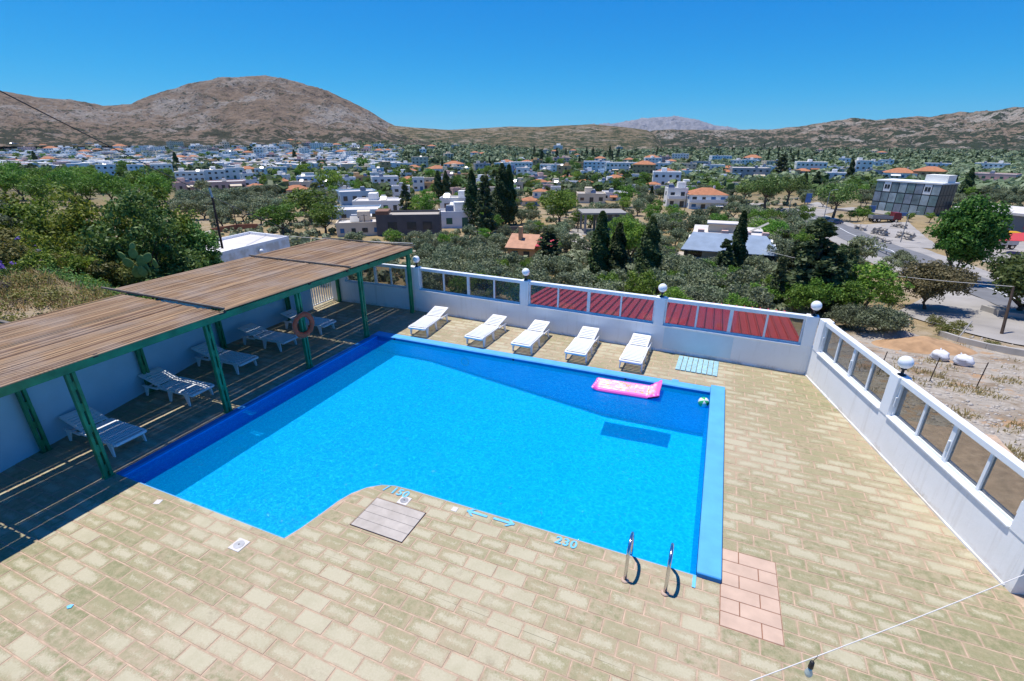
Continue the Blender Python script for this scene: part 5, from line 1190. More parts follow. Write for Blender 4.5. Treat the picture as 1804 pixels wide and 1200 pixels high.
MB().box(-W/2 - 6, -D/2 - 9, -0.6, W/2 - 6, -D/2 - 0.11, 0.5).build('podium', M_CONC, t)
# warehouse with red panel
t, k = shell(1790, 416, 'grey warehouse with a white roof edge and red panels at the right edge', 'warehouse', -24)
W, Hh, D = 150*k, 40*k, 110*k
MB().box(-W/2, -D/2, -1, W/2, D/2, Hh).build('wall', plain('grey_cladding', (0.16, 0.175, 0.19), 0.6, 0.08, 0.5), t)
MB().box(-W/2 - 0.4, -D/2 - 0.6, Hh + 0.001, W/2 + 0.4, D/2 + 0.4, Hh + 0.5).build('roof', M_ROOFW, t)
for x0, x1, m in ((-0.44, -0.12, WALLS[6]), (-0.115, -0.02, M_RED), (0.2, 0.3, M_RED)): MB().box(W*x0, -D/2 - 0.12, Hh*0.5, W*x1, -D/2 - 0.004, Hh*0.95).build('sign_panel', m, t)
MB().box(-W*0.46, -D/2 - 2.4, Hh*0.38, W*0.0, -D/2 - 0.121, Hh*0.46).build('canopy', WALLS[0], t)
MB().box(-W*0.4, -D/2 - 0.1, 0.2, -W*0.06, -D/2 - 0.005, Hh*0.36).build('shop_window', M_WIN, t)
# red canopy and white box building behind the pergola
loc, d = spot(1790, 446); k = d/851.9
t = thing('red_canopy', 'flat red tarpaulin canopy on posts at the right edge below the warehouse', 'canopy', loc, YAW + R(-20))
W = 90*k
MB().add([(-W/2, -3, 2.5), (W/2, -4, 2.9), (W/2, 3.5, 3.5), (-W*.1, 2, 3.1)] + [(-W/2, -3, 2.45), (W/2, -4, 2.85), (W/2, 3.5, 3.45), (-W*.1, 2, 3.05)], [(0, 1, 2, 3), (7, 6, 5, 4), (0, 4, 5, 1), (1, 5, 6, 2), (2, 6, 7, 3), (3, 7, 4, 0)]).build('tarpaulin', plain('red_tarpaulin', (0.50, 0.05, 0.05), 0.7), t)
for x, y in ((-W*.45, -2.9), (W*.45, -3.8), (W*.45, 3.2), (-W*.08, 1.8)): MB().tube([(x, y, -0.5), (x, y, 2.6)], 0.06, 6).build('post', M_STEEL, t)
t = thing('flat_roofed_outbuilding', 'low white outbuilding with a flat roof and low parapet behind the pergola', 'building', (0, 0, 0))
c0, c1, c2, c3 = (on_level(388, 445, 0.25), on_level(508, 416, 0.25), on_level(440, 408, 0.25), on_level(322, 434, 0.25))
q = [(c.x, c.y) for c in (c0, c1, c2, c3)]
MB().prism(q, -4.0, 0.05).build('wall', M_WHITE, t)
cen = sum((Vector(p) for p in q), Vector((0, 0)))/4; inn = [tuple(cen + (Vector(p)-cen)*0.955) for p in q]
for i in range(4):
    a, b_, c, d_ = q[i], q[(i+1) % 4], inn[(i+1) % 4], inn[i]; MB().prism([a, b_, c, d_], 0.051, 0.26).build('parapet', M_WHITE, t)
MB().prism([tuple(cen + (Vector(p)-cen)*0.954) for p in q], 0.0505, 0.09).build('roof', M_ROOFW, t)
p = Vector(q[0]).lerp(Vector(q[1]), 0.53); MB().lathe([(0.02, -0.14)] + [(0.15*math.cos(R(a)), 0.15*math.sin(R(a))) for a in range(-70, 90, 20)], 12, (p.x + 0.12, p.y - 0.05, -0.25)).build('wall_lamp', M_GLOBE, t, True)
# leaning antenna mast on its corner and overhead wires
a, b_ = at_depth(392, 438, 24.3), at_depth(374, 348, 23.6)
t = thing('pole', 'rusty leaning mast with a pale tip beside the white outbuilding', 'pole', (0, 0, 0))
MB().tube([a, b_], [0.055, 0.05], 8).build('mast', plain('rusty_steel', (0.10, 0.05, 0.035), 0.9, 0.3, 3.0), t); MB().tube([b_, b_ + Vector((-0.06, 0, 0.45))], 0.05, 8).build('tip', M_ROOFW, t)
a, b_ = at_depth(-60, 130, 15), at_depth(640, 440, 60)
tag(MB().tube([a.lerp(b_, q/30) - Vector((0, 0, 1.1*math.sin(math.pi*q/30))) for q in range(31)], 0.022, 5).build('overhead_wire', M_BLACK), 'black overhead wire slanting across the hills at upper left', 'wire')
a, b_ = on_level(476, 413, 0.55), Vector((-10.6, 15.6, 2.62))
tag(MB().tube([a.lerp(b_, q/12) - Vector((0, 0, 0.05*math.sin(math.pi*q/12))) for q in range(13)], 0.013, 5).build('overhead_wire', M_CORD), 'pale wire running from the outbuilding along the end of the pergola roof', 'wire')
a, b_ = spot(1100, 496)[0] + Vector((0, 0, 3)), None
# ---------------------------------------------------------------- trees one can tell apart
def occ(px, py, w=0): placed.append((px, py, w))
for i, (px, py, h, wf, lab) in enumerate([
    (1053, 506, 128, 1.0, 'leftmost of the three tall dark cypresses beyond the far wall'), (1083, 508, 112, 1.0, 'middle of the three tall dark cypresses beyond the far wall'),
    (1136, 519, 132, 0.95, 'rightmost of the three tall dark cypresses beyond the far wall'), (1289, 502, 126, 0.8, 'tall thin cypress in front of the sheeted roof'),
    (833, 401, 94, 0.9, 'tall cypress standing left of the dark bushy conifer'), (885, 398, 102, 0.9, 'left one of the tall cypress pair at centre'), (897, 396, 98, 0.9, 'right one of the tall cypress pair at centre'),
    (773, 351, 47, 1.1, 'left of two short cypresses by the town centre'), (787, 351, 47, 0.9, 'right of two short cypresses by the town centre'), (1146, 361, 32, 1.0, 'small cypress left of the white apartment house'),
    (1494, 322, 38, 1.0, 'leaning looking cypress beside the white cube house'), (1698, 345, 46, 1.0, 'tall cypress right of the glass building'), (1674, 346, 34, 1.0, 'shorter cypress just right of the glass building'),
    (1412, 345, 40, 1.0, 'slim cypress behind the umbrella pine'), (1434, 340, 36, 1.2, 'second slim cypress behind the umbrella pine'), (66, 292, 24, 1.2, 'lone dark cypress among the houses at far left'),
    (313, 296, 26, 1.2, 'dark cypress behind the arcaded houses'), (520, 283, 18, 1.2, 'small cypress in the left part of the town'), (999, 324, 20, 1.0, 'small cypress behind the round green trees'), (1033, 328, 18, 1.0, 'small cypress right of the round green trees')]):
    tree('cypress_tree', CYPS, i, px, py, h*1.03, lab, 'cypress trees', wf*1.4); occ(px, py, 8)
for i, (px, py, h, wf, lab) in enumerate([(855, 417, 104, 0.95, 'broad dark conifer between the tall cypresses'), (717, 381, 56, 1.1, 'dark conifer in front of the narrow white house'), (966, 478, 76, 1.7, 'dark bushy conifer right of the ochre cottage'),
    (1268, 505, 86, 1.2, 'ragged conifer left of the thin cypress'), (1372, 318, 44, 1.5, 'big dark pine standing over the houses at right'), (1415, 545, 160, 1.5, 'large dark conifer beyond the corner of the parapet walls'), (1450, 548, 120, 1.6, 'lower conifer right of the large one beyond the wall corner')]):
    tree('conifer_tree', DARKS, i, px, py, h, lab, 'dark conifers', wf*1.15); occ(px, py, 14)
for i, (px, py, h, wf, lab) in enumerate([(1465, 388, 66, 1.05, 'umbrella shaped pine standing by the main road'), (1345, 372, 62, 1.1, 'rounded pine left of the forecourt'), (1385, 362, 52, 1.1, 'rounded pine beside the pale street'), (1310, 362, 44, 1.1, 'rounded pine behind the sheeted house')]):
    tree('pine_tree', PINES, i, px, py, h, lab, 'umbrella pines', wf); occ(px, py, 25)
for i, (px, py, h, wf, lab) in enumerate([(1110, 468, 82, 1.0, 'bright green tree behind the three tall cypresses'), (1065, 470, 60, 1.0, 'bright green tree behind the leftmost tall cypress'), (1088, 462, 84, 0.9, 'tall bright green tree between the cypresses'), (984, 398, 66, 1.2, 'round green tree right of the tall cypress pair'), (1102, 366, 40, 1.2, 'round green tree behind the concrete frame'),
    (755, 388, 48, 1.0, 'bright green tree beside the dark conifer'), (586, 345, 48, 1.2, 'dark round tree left of the sports field'), (545, 392, 60, 1.6, 'bright green tree behind the white outbuilding'), (500, 415, 58, 1.5, 'leafy green tree above the pergola roof'), (575, 412, 56, 1.3, 'light green tree right of the leafy one above the pergola'),
    (218, 305, 22, 1.4, 'dark round tree between two pale cubic houses'), (540, 318, 30, 1.2, 'green tree in the left half of the town'), (640, 302, 24, 1.3, 'green tree at the edge of the sports field'), (1523, 545, 88, 1.2, 'bright green bushy tree right of the large conifers')]):
    tree('broadleaf_tree', GREENS, i, px, py, h, lab, 'round green trees', wf); occ(px, py, 20)
# scattered trees
def scatter(kind, protos, regs, lab, group, seed, sep=0.72):
    g = random.Random(seed); c = 0
    for x0, x1, y0, y1, n, h0, h1 in regs:
        tries = 0
        while n > 0 and tries < 900:
            tries += 1; px, py = g.uniform(x0, x1), g.uniform(y0, y1); h = h0 + (h1-h0)*(py-y0)/(y1-y0); h *= g.uniform(0.85, 1.2)
            if any(abs(a-px) < (c_ + h*0.5)*sep and abs(b_-py) < 3.5 + h*0.10 for a, b_, c_ in placed): continue
            if any(abs(a-px) < c_ + h*0.35 and 0 < py - b_ < h*0.75 for a, b_, c_ in TOWN): continue
            if (1590 < px < 1860 and 495 < py < 640) or abs((py - 388) - (px - 1440)*0.43) < 15 and px > 1380: continue
            placed.append((px, py, h*0.3)); note(None, lab.split(' in the ')[0].split(' among ')[0].split(' between ')[0].split(' scattered ')[0].split(' just ')[0].split(' on the ')[0].split(' standing ')[0].split(' by the ')[0].split(' beside ')[0].split(' beyond ')[0], px, py - h*0.4); REG[-1][0] = tree(kind, protos, g.randrange(9), px, py, h, lab, group, g.uniform(0.9, 1.15)); n -= 1; c += 1
scatter('broadleaf_tree', GREENS, [(-30, 340, 322, 372, 30, 34, 62)], 'leafy green tree on the slope behind the bank bushes', 'green trees behind the bank', 20, 0.45)
scatter('olive_tree', OLIVES, [(740, 1000, 446, 505, 26, 32, 48), (1150, 1330, 470, 545, 20, 42, 58), (1000, 1260, 408, 470, 20, 30, 40)], 'grey green olive tree in the grove just beyond the far parapet wall', 'olive trees beyond the far wall', 21)
scatter('olive_tree', OLIVES, [(370, 600, 352, 400, 30, 26, 36), (318, 470, 340, 392, 22, 24, 34)], 'grey green olive tree in the grove behind the white outbuilding', 'olive trees behind the outbuilding', 22)
scatter('olive_tree', OLIVES, [(860, 1260, 340, 405, 26, 20, 32), (1270, 1420, 372, 470, 18, 28, 44)], 'olive tree among the houses right of the tall cypresses', 'olive trees among the houses', 23)
scatter('broadleaf_tree', GREENS, [(430, 860, 300, 350, 18, 14, 26), (880, 1300, 318, 345, 16, 16, 26), (1480, 1720, 330, 352, 10, 18, 26), (900, 1120, 292, 304, 10, 14, 18)], 'round green tree between the houses of the town', 'green trees between the town houses', 24)
scatter('broadleaf_tree', GREENS, [(0, 430, 262, 318, 26, 8, 18)], 'small green tree between the packed houses at left', 'green trees in the left of the town', 25)
scatter('cypress_tree', CYPS, [(560, 1300, 268, 300, 26, 10, 18), (1300, 1780, 262, 296, 16, 8, 18)], 'tiny dark cypress in the far groves beyond the town', 'far cypress trees', 26)
scatter('conifer_tree', DARKS, [(900, 1110, 276, 298, 12, 16, 24), (1330, 1480, 272, 292, 8, 12, 18), (390, 500, 238, 243, 14, 8, 12)], 'dark conifer in the belt of trees behind the town', 'dark conifers behind the town', 27)
scatter('olive_tree', OLIVES, [(600, 1000, 404, 446, 20, 24, 34), (640, 1000, 352, 404, 26, 18, 26)], 'olive tree in the dry field around the unfinished building', 'olive trees round the unfinished building', 28)
scatter('broadleaf_tree', GREENS, [(740, 1000, 440, 500, 7, 30, 42), (1150, 1330, 440, 540, 8, 34, 52), (600, 1000, 360, 440, 10, 22, 34)], 'fresh green tree standing among the olives', 'green trees among the olives', 36, 0.5)
scatter('olive_tree', OLIVES, [(1640, 1810, 336, 368, 24, 16, 22), (1270, 1480, 330, 372, 26, 16, 24)], 'olive tree in the groves beside the main road', 'olive trees beside the main road', 29)
scatter('broadleaf_tree', GREENS, [(370, 640, 330, 372, 14, 20, 30), (640, 1010, 345, 400, 14, 24, 34), (1010, 1280, 345, 420, 16, 24, 36)], 'leafy green tree scattered over the near edge of the town', 'green trees at the near edge of the town', 30)
scatter('conifer_tree', DARKS, [(1340, 1480, 500, 552, 9, 80, 120)], 'dark conifer in the thicket beyond the corner of the walls', 'conifers in the thicket', 31, 0.35)
scatter('broadleaf_tree', GREENS, [(1330, 1560, 520, 565, 10, 50, 74), (1290, 1420, 400, 470, 8, 40, 54)], 'green tree in the thicket beyond the corner of the walls', 'green trees in the thicket', 32, 0.4)
scatter('olive_tree', OLIVES, [(745, 935, 510, 555, 9, 52, 70), (940, 1150, 520, 560, 10, 52, 70), (1180, 1330, 540, 575, 8, 50, 66)], 'olive tree just outside the far parapet wall', 'trees just outside the far wall', 33, 0.5)
scatter('broadleaf_tree', GREENS, [(745, 935, 525, 560, 3, 60, 70), (940, 1150, 530, 560, 2, 60, 70), (1180, 1330, 548, 575, 4, 56, 70)], 'green tree just outside the far parapet wall', 'trees just outside the far wall', 34, 0.5)
scatter('olive_tree', OLIVES, [(1470, 1540, 336, 366, 6, 18, 26), (1660, 1740, 372, 408, 7, 20, 30), (1500, 1600, 452, 492, 5, 26, 36)], 'olive tree on the dry ground beside the road', 'olive trees by the road', 37, 0.5)
scatter('broadleaf_tree', GREENS, [(1490, 1545, 380, 392, 6, 16, 22), (1440, 1640, 384, 392, 6, 12, 18)], 'small hedge tree by the forecourt', 'hedge trees by the forecourt', 35, 0.4)
# far groves and tree cover read as one mass
def grove(name, label, boxes, m, n, hs, seed, leafs=16):
    g = np.random.default_rng(seed)
    PXs = np.concatenate([x0 + (x1-x0)*g.random(int(n*w)) for x0, x1, y0, y1, w in boxes]); PYs = np.concatenate([y0 + (y1-y0)*g.random(int(n*w)) for x0, x1, y0, y1, w in boxes])
    TA = np.array(TOWN); ok = np.ones(len(PXs), bool)
    for a_, b2, c_ in TA: ok &= ~((abs(PXs-a_) < c_+3) & (PYs-b2 > -4) & (PYs-b2 < 9))
    PXs, PYs = PXs[ok], PYs[ok]; C_, D2 = spots(PXs, PYs); ok = (D2 < 3000) & (D2 > 40); C_, D2 = C_[ok], D2[ok]; S_ = (hs[0] + (hs[1]-hs[0])*g.random(len(C_)))*(1 + D2/3500)
    cc = np.repeat(C_, leafs, 0); s = np.repeat(S_, leafs)
    d = g.normal(size=cc.shape); d /= np.linalg.norm(d, axis=1)[:, None]; P = cc + d*(s*0.5)[:, None]*np.array([1.05, 1.05, 0.72]); P[:, 2] += s*0.5
    me = leaves(P, d + np.array([0, 0, 0.35]), 1.0, m, name, 0.8, 0.35, seed=seed)
    co = np.empty(len(me.vertices)*3, np.float32); me.vertices.foreach_get('co', co); co = co.reshape(-1, 4, 3); mid = co.mean(1, keepdims=True); co = mid + (co-mid)*(s*0.62)[:, None, None]
    me.vertices.foreach_set('co', co.astype(np.float32).ravel()); me.update(); tag(link(name, me), label, 'trees', kind='stuff')
grove('olive_groves', 'far olive groves covering the plain behind the town', [(560, 1820, 256, 262, 0.28), (560, 1820, 262, 272, 0.24), (640, 1820, 272, 290, 0.22), (1180, 1820, 285, 330, 0.16), (1650, 1820, 300, 345, 0.1)], L_OLIVE, 4200, (4.2, 6.5), 71)
grove('dark_tree_cover', 'far dark trees and scrub between the fields and houses', [(560, 1820, 256, 266, 0.2), (700, 1820, 262, 290, 0.25), (0, 560, 244, 256, 0.3), (0, 720, 256, 310, 0.12), (450, 1300, 300, 345, 0.05)], L_DARK, 2200, (4, 7.5), 72)
grove('green_tree_cover', 'far lighter green trees scattered through the town', [(0, 720, 256, 330, 0.26), (640, 1300, 285, 345, 0.26), (1300, 1820, 290, 345, 0.2)], L_PINE, 1500, (3.5, 6), 73)
grove('scrub_slopes', 'low scrub on the foot of the bare hill', [(0, 700, 232, 246, 0.6), (600, 1160, 240, 256, 0.4)], L_DARK, 1400, (2.5, 5.5), 74)
grove('ground_scrub', 'low dry green scrub under the olive trees beyond the wall', [(370, 1000, 345, 505, 0.5), (1000, 1420, 345, 560, 0.5), (1640, 1810, 335, 372, 0.15)], L_OLIVE, 2400, (0.6, 1.6), 75, 22)

# ---------------------------------------------------------------- right hand side: trees by the road, yard, fence, sacks
BIG = round_tree(11.5, 8.6, leaf_mat('ficus_leaves', (0.035, 0.09, 0.015), (0.065, 0.145, 0.02), (0.13, 0.22, 0.035), 0.35), 801, 96, 200, 0.42, 0.08, 0.3, 0.27, 5)
loc, d = spot(1674, 498); o = tree('broadleaf_tree', [BIG], 0, 1674, 498, 152, 'large bright green tree standing beside the road at right', 'roadside trees', 0.98, rot=0.6)
BRN = round_tree(4.6, 6.4, L_BROWN, 802, 64, 190, 0.23, 0.2, 0.16, 0.25, 5)
tree('broadleaf_tree', [BRN], 0, 1628, 545, 90, 'brownish umbrella shaped tree on the pale side road', 'roadside trees', 1.12, rot=1.2)
PEP = round_tree(5.0, 6.4, leaf_mat('drooping_leaves', (0.05, 0.085, 0.02), (0.09, 0.14, 0.035), (0.15, 0.20, 0.06), 0.35), 803, 64, 190, 0.26, 0.14, 0.2, 0.27, 4)
tree('broadleaf_tree', [PEP], 0, 1797, 556, 116, 'drooping green tree at the right edge beyond the side road', 'roadside trees', 1.3, rot=2.0)
OLB = round_tree(3.2, 5.4, L_OLIVE, 804, 56, 170, 0.22, 0.05, 0.12, 0.3, 4)
tree('olive_tree', [OLB], 0, 1548, 590, 56, 'low grey green olive bush at the yard behind the corner pillar', 'roadside trees', 1.15, rot=0.4)
tree('olive_tree', [OLB], 0, 1492, 578, 46, 'grey green olive bush just behind the corner globe lamp', 'roadside trees', 1.1, rot=2.4)
tree('olive_tree', OLIVES, 1, 1510, 470, 58, 'rounded olive tree between the conifers and the road', 'roadside trees', 1.0, rot=1.4)
YELB = round_tree(1.1, 2.2, L_SCRUB, 805, 22, 60, 0.12, 0.02, 0.03, 0.34, 2)
for i, (px, py, h, lab) in enumerate([(1645, 573, 18, 'yellow green bush on the bank below the side road'), (1668, 588, 22, 'wide yellow green bush beside the rubble heap'), (1690, 580, 16, 'upright yellowish bush by the leaning stake'), (1745, 610, 14, 'low yellow green bush below the utility pole')]):
    plant('bush', [YELB], 0, px, py, h, lab, 'bushes on the roadside bank', 'bush', 1.3, 1.15)
M_SACK = plain('white_woven_sack', (0.66, 0.66, 0.68), 0.7, 0.06, 3.0, 0.3)
def sack(px, py, label, seed, sx):
    loc, d = spot(px, py); t = thing('bulk_sack', label, 'sack', loc, R(seed*31), 'white bulk sacks in the yard'); mb = MB(); g = random.Random(seed)
    n, m_ = 20, 12
    for j in range(m_ + 1):
        for i in range(n):
            a, b_ = 2*math.pi*i/n, math.pi*j/m_ - math.pi/2; r = math.cos(b_)**0.55 if 0 < j < m_ else 0.02
            w_ = 1 + 0.13*math.sin(3*a + seed) + 0.09*math.sin(7*a + 5*b_ + seed) + 0.07*math.sin(5*b_ + 2*a)
            mb.v.append((sx*r*math.cos(a)*w_, 0.5*r*math.sin(a)*w_, 0.33 + 0.37*math.sin(b_)*(1 + 0.12*math.sin(4*a + seed))))
    for j in range(m_):
        for i in range(n): mb.f.append((j*n+i, j*n+(i+1) % n, (j+1)*n+(i+1) % n, (j+1)*n+i))
    mb.build('sack_body', M_SACK, t, True); MB().tube([(0.15, 0.1, 0.62), (0.3, 0.15, 0.76), (0.4, 0.1, 0.58)], 0.04, 6).build('strap', M_SACK, t)
sack(1656, 630, 'left of two white bulk sacks lying in the gravel yard', 2, 0.56); sack(1697, 638, 'right of two white bulk sacks lying in the gravel yard', 3, 0.55)
M_RUST = plain('rusty_fence_steel', (0.07, 0.045, 0.035), 0.9, 0.3, 3.0)
fpts = [spot(1628, 668)[0], spot(1716, 682)[0], spot(1812, 700)[0]]; fx = [(1548, 656, 45), (1638, 669, 47), (1720, 681, 51)]
t = thing('wire_fence', 'rusty wire fence on thin posts crossing the gravel yard', 'fence', (0, 0, 0))
tops = []
for px, py, h in fx:
    p, d = spot(px, py); q = p + Vector((0.12, 0.05, h*d/851.9)); tops.append((p, q)); MB().tube([p - Vector((0, 0, 0.2)), q], 0.028, 6).build('post', M_RUST, t)
for z in (0.15, 0.35, 0.55, 0.75, 0.95): MB().tube([p.lerp(q, z) for p, q in tops], 0.006, 4).build('wire', M_RUST, t)
# mounds and rubble
def mound(px, py, rx, ry, h, m, name, label, seed):
    loc, d = spot(px, py); u, v = np.meshgrid(np.linspace(-1, 1, 28), np.linspace(-1, 1, 28)); r = np.sqrt(u*u+v*v)
    z = h*np.clip(1-r, 0, 1)**0.8*(0.6 + 0.8*fbm(u*3+seed, v*3, 4, seed)) - 0.06
    X, Y = u*rx, v*ry; V = np.stack([loc.x + X, loc.y + Y, ground(loc.x + X, loc.y + Y) + z], -1).reshape(-1, 3); i = np.arange(27)[:, None]*28 + np.arange(27)[None, :]
    return tag(link(name, np_mesh(name, V, np.stack([i, i+1, i+29, i+28], -1).reshape(-1, 4), m, None, True)), label, 'mound')
M_SOIL = plain('orange_soil', (0.40, 0.245, 0.13), 0.95, 0.2, 1.5, 0.5, dirt=0.3)
mound(1625, 610, 3.4, 2.4, 0.9, M_SOIL, 'soil_heap', 'heap of orange soil in the yard behind the sacks', 3)
mound(1580, 596, 2.6, 1.8, 0.8, plain('rubble', (0.36, 0.30, 0.24), 0.95, 0.35, 3.0, 0.6), 'rubble_heap', 'heap of pale rubble beside the low olive bush', 7)
g = random.Random(4)
M_STONE = plain('pale_field_stone', (0.42, 0.38, 0.33), 0.95, 0.2, 3.0, 0.4)
def stone_mesh(seed):
    bm = bmesh.new(); q = random.Random(seed)
    for _ in range(14): bm.verts.new((q.uniform(-.5, .5), q.uniform(-.4, .4), q.uniform(-.3, .35)))
    bmesh.ops.convex_hull(bm, input=bm.verts); loose = [v for v in bm.verts if not v.link_faces]; [bm.verts.remove(v) for v in loose]
    me = bpy.data.meshes.new('stone'); bm.to_mesh(me); bm.free(); me.materials.append(M_STONE); return me
SM = [stone_mesh(k) for k in range(5)]
def stone_row(name, label, pxs, n, size, rows=1):
    pts = [spot(*q)[0] for q in pxs]; t = thing(name, label, 'stone wall', pts[0]); L = [(b_-a).length for a, b_ in zip(pts[:-1], pts[1:])]; T = sum(L)
    for r_ in range(rows):
        for k in range(n):
            s = T*(k + 0.5*g.random())/n; i = 0
            while i < len(L)-1 and s > L[i]: s -= L[i]; i += 1
            p = pts[i].lerp(pts[i+1], s/L[i]); o = link('stone', SM[g.randrange(5)], None, t)
            o.location = Vector((p.x + g.gauss(0, .08), p.y + g.gauss(0, .08), float(ground(p.x, p.y)) + size*(0.3 + 0.62*r_))) - pts[0]; o.rotation_euler = (g.uniform(-.4, .4), g.uniform(-.4, .4), g.uniform(0, 6)); z = size*g.uniform(0.85, 1.35); o.scale = (z*1.3, z*1.2, z)
stone_row('stone_wall', 'stacked pale stone wall by the forecourt left of the large tree', [(1536, 412), (1562, 417)], 9, 0.9, 3)
stone_row('stone_wall', 'stacked pale stone wall right beside the large green tree', [(1580, 420), (1606, 425)], 9, 0.9, 3)
stone_row('stone_pile', 'pile of pale quarry stone on the forecourt left of the stacked wall', [(1508, 404), (1524, 408)], 8, 0.9, 2)
stone_row('stone_pile', 'pile of pale quarry stone at the near edge of the forecourt', [(1540, 424), (1566, 431)], 9, 0.8, 2)
stone_row('stone_pile', 'pile of pale quarry stone behind the red truck', [(1572, 400), (1596, 404)], 8, 0.9, 2)
stone_row('stone_wall', 'long low dry stone wall beside the track above the ochre cottage', [(985, 412), (1000, 428), (1036, 446)], 34, 0.75, 2)
stone_row('stone_wall', 'low stone kerb wall along the edge of the side road', [(1572, 566), (1592, 575)], 8, 0.6, 2)
M_KERB = plain('concrete_kerb', (0.40, 0.375, 0.34), 0.9, 0.12, 1.0)
def low_wall(label, pxs, h, w_, m, name='low_wall'):
    pts = [spot(*q)[0] for q in pxs]; t = thing(name, label, 'wall', pts[0])
    for a, b_ in zip(pts[:-1], pts[1:]):
        dv = (b_-a); L = Vector((dv.x, dv.y, 0)).length; M = Matrix.Translation(a - pts[0]) @ Matrix.Rotation(math.atan2(dv.y, dv.x), 4, 'Z')
        q = [Vector((0, -w_/2, -1)), Vector((L*0.997, -w_/2, dv.z - 1)), Vector((L*0.997, w_/2, dv.z - 1)), Vector((0, w_/2, -1))]; q += [p + Vector((0, 0, 1 + h)) for p in q]
        MB().add([M @ p for p in q], [(3, 2, 1, 0), (4, 5, 6, 7), (0, 1, 5, 4), (1, 2, 6, 5), (2, 3, 7, 6), (3, 0, 4, 7)]).build('wall_segment', m, t)
low_wall('long concrete kerb wall above the gravel yard', [(1655, 590), (1690, 601), (1740, 611), (1830, 630)], 0.45, 0.3, M_KERB)
low_wall('concrete planter kerb under the drooping tree at the right edge', [(1738, 548), (1770, 558), (1830, 565)], 0.6, 1.2, M_KERB)
low_wall('brown boundary wall behind the ochre cottage', [(870, 412), (965, 409)], 1.6, 0.3, plain('brown_block_wall', (0.21, 0.17, 0.14), 0.9, 0.15, 1.0))
low_wall('terracotta garden wall behind the white outbuilding', [(373, 412), (418, 404), (455, 403)], 1.2, 0.3, plain('terracotta_wall', (0.33, 0.14, 0.075), 0.9, 0.15, 1.0))
# loose stones and dry tufts in the yard and on the bank
g2 = np.random.default_rng(91); px_ = 1455 + 400*g2.random(2600); py_ = 585 + 330*g2.random(2600); SP, SD = spots(px_, py_); base = np.array([[1, 0, 0], [-1, 0, 0], [0, 1, 0], [0, -1, 0], [0, 0, 0.7], [0, 0, -0.7]])
tri = np.array([[0, 2, 4], [2, 1, 4], [1, 3, 4], [3, 0, 4], [2, 0, 5], [1, 2, 5], [3, 1, 5], [0, 3, 5]]); sz = 0.05 + 0.13*g2.random(len(SP))**3
Vv = (SP[:, None, :] + base[None]*(sz[:, None, None]*(0.7 + 0.6*g2.random((len(SP), 6, 1))))).reshape(-1, 3); Ff = (np.arange(len(SP))[:, None, None]*6 + tri[None]).reshape(-1, 3)
tag(link('loose_stones', np_mesh('loose_stones', Vv, Ff, M_STONE)), 'loose pale stones strewn over the gravel yard', 'stones', kind='stuff')
px_ = 1460 + 380*g2.random(700); py_ = 604 + 220*g2.random(700); SP, SD = spots(px_, py_); k_ = fbm(SP[:, 0]/3, SP[:, 1]/3, 3, 6) > 0.56; SP = SP[k_]; n_ = 20
B0 = np.repeat(SP, n_, 0) + np.concatenate([0.22*g2.normal(size=(len(SP)*n_, 2)), np.zeros((len(SP)*n_, 1))], 1); hh_ = 0.06 + 0.20*g2.random(len(B0)); wv_ = np.stack([0.02*g2.normal(size=len(B0)), 0.02*g2.normal(size=len(B0)), 0*hh_], 1); tp_ = B0 + np.stack([0.35*hh_*g2.normal(size=len(B0)), 0.35*hh_*g2.normal(size=len(B0)), hh_], 1)
tag(link('dry_weeds', np_mesh('dry_weeds', np.stack([B0 - wv_, B0 + wv_, tp_ + wv_*.3, tp_ - wv_*.3], 1).reshape(-1, 3), np.arange(4*len(B0)).reshape(-1, 4), L_DRY, np.repeat(g2.random(len(B0)), 4))), 'dry weeds and tufts of grass in the gravel yard', 'weeds', kind='stuff')
M_RAILG0 = plain('grey_cross_arm', (0.2, 0.19, 0.18), 0.8)
# utility pole, leaning stake and wires
p, d = spot(1766, 589); q = at_depth(1786, 505, d*0.995)
t = thing('utility_pole', 'brown wooden utility pole leaning at the right edge of the side road', 'pole', p); MB().tube([(0, 0, -0.5), q - p], [0.13, 0.09], 8).build('pole_shaft', plain('tarred_pole_wood', (0.08, 0.055, 0.04), 0.9, 0.3, 2.0), t)
wire_end = spot(1330, 500)[0] + Vector((0, 0, 4.6))
tag(MB().tube([q.lerp(wire_end, k/20) - Vector((0, 0, 0.7*math.sin(math.pi*k/20))) for k in range(21)], 0.022, 5).build('overhead_wire', M_CORD), 'pale overhead wire running left from the leaning utility pole', 'wire')
p, d = spot(1684, 598); MBs = MB().tube([(0, 0, -0.3), at_depth(1712, 566, d) - p], 0.06, 6)
t = thing('stake', 'pale leaning stake on the bank above the sacks', 'stake', p); MBs.build('stake_shaft', M_KERB, t)
p, d = spot(1367, 527); t = thing('pipe_post', 'rusty short post standing in front of the large conifers', 'post', p); MB().tube([(0, 0, -0.4), at_depth(1372, 488, d) - p], 0.13, 8).build('post_shaft', plain('rust_red_post', (0.16, 0.055, 0.03), 0.9, 0.3, 3.0), t)
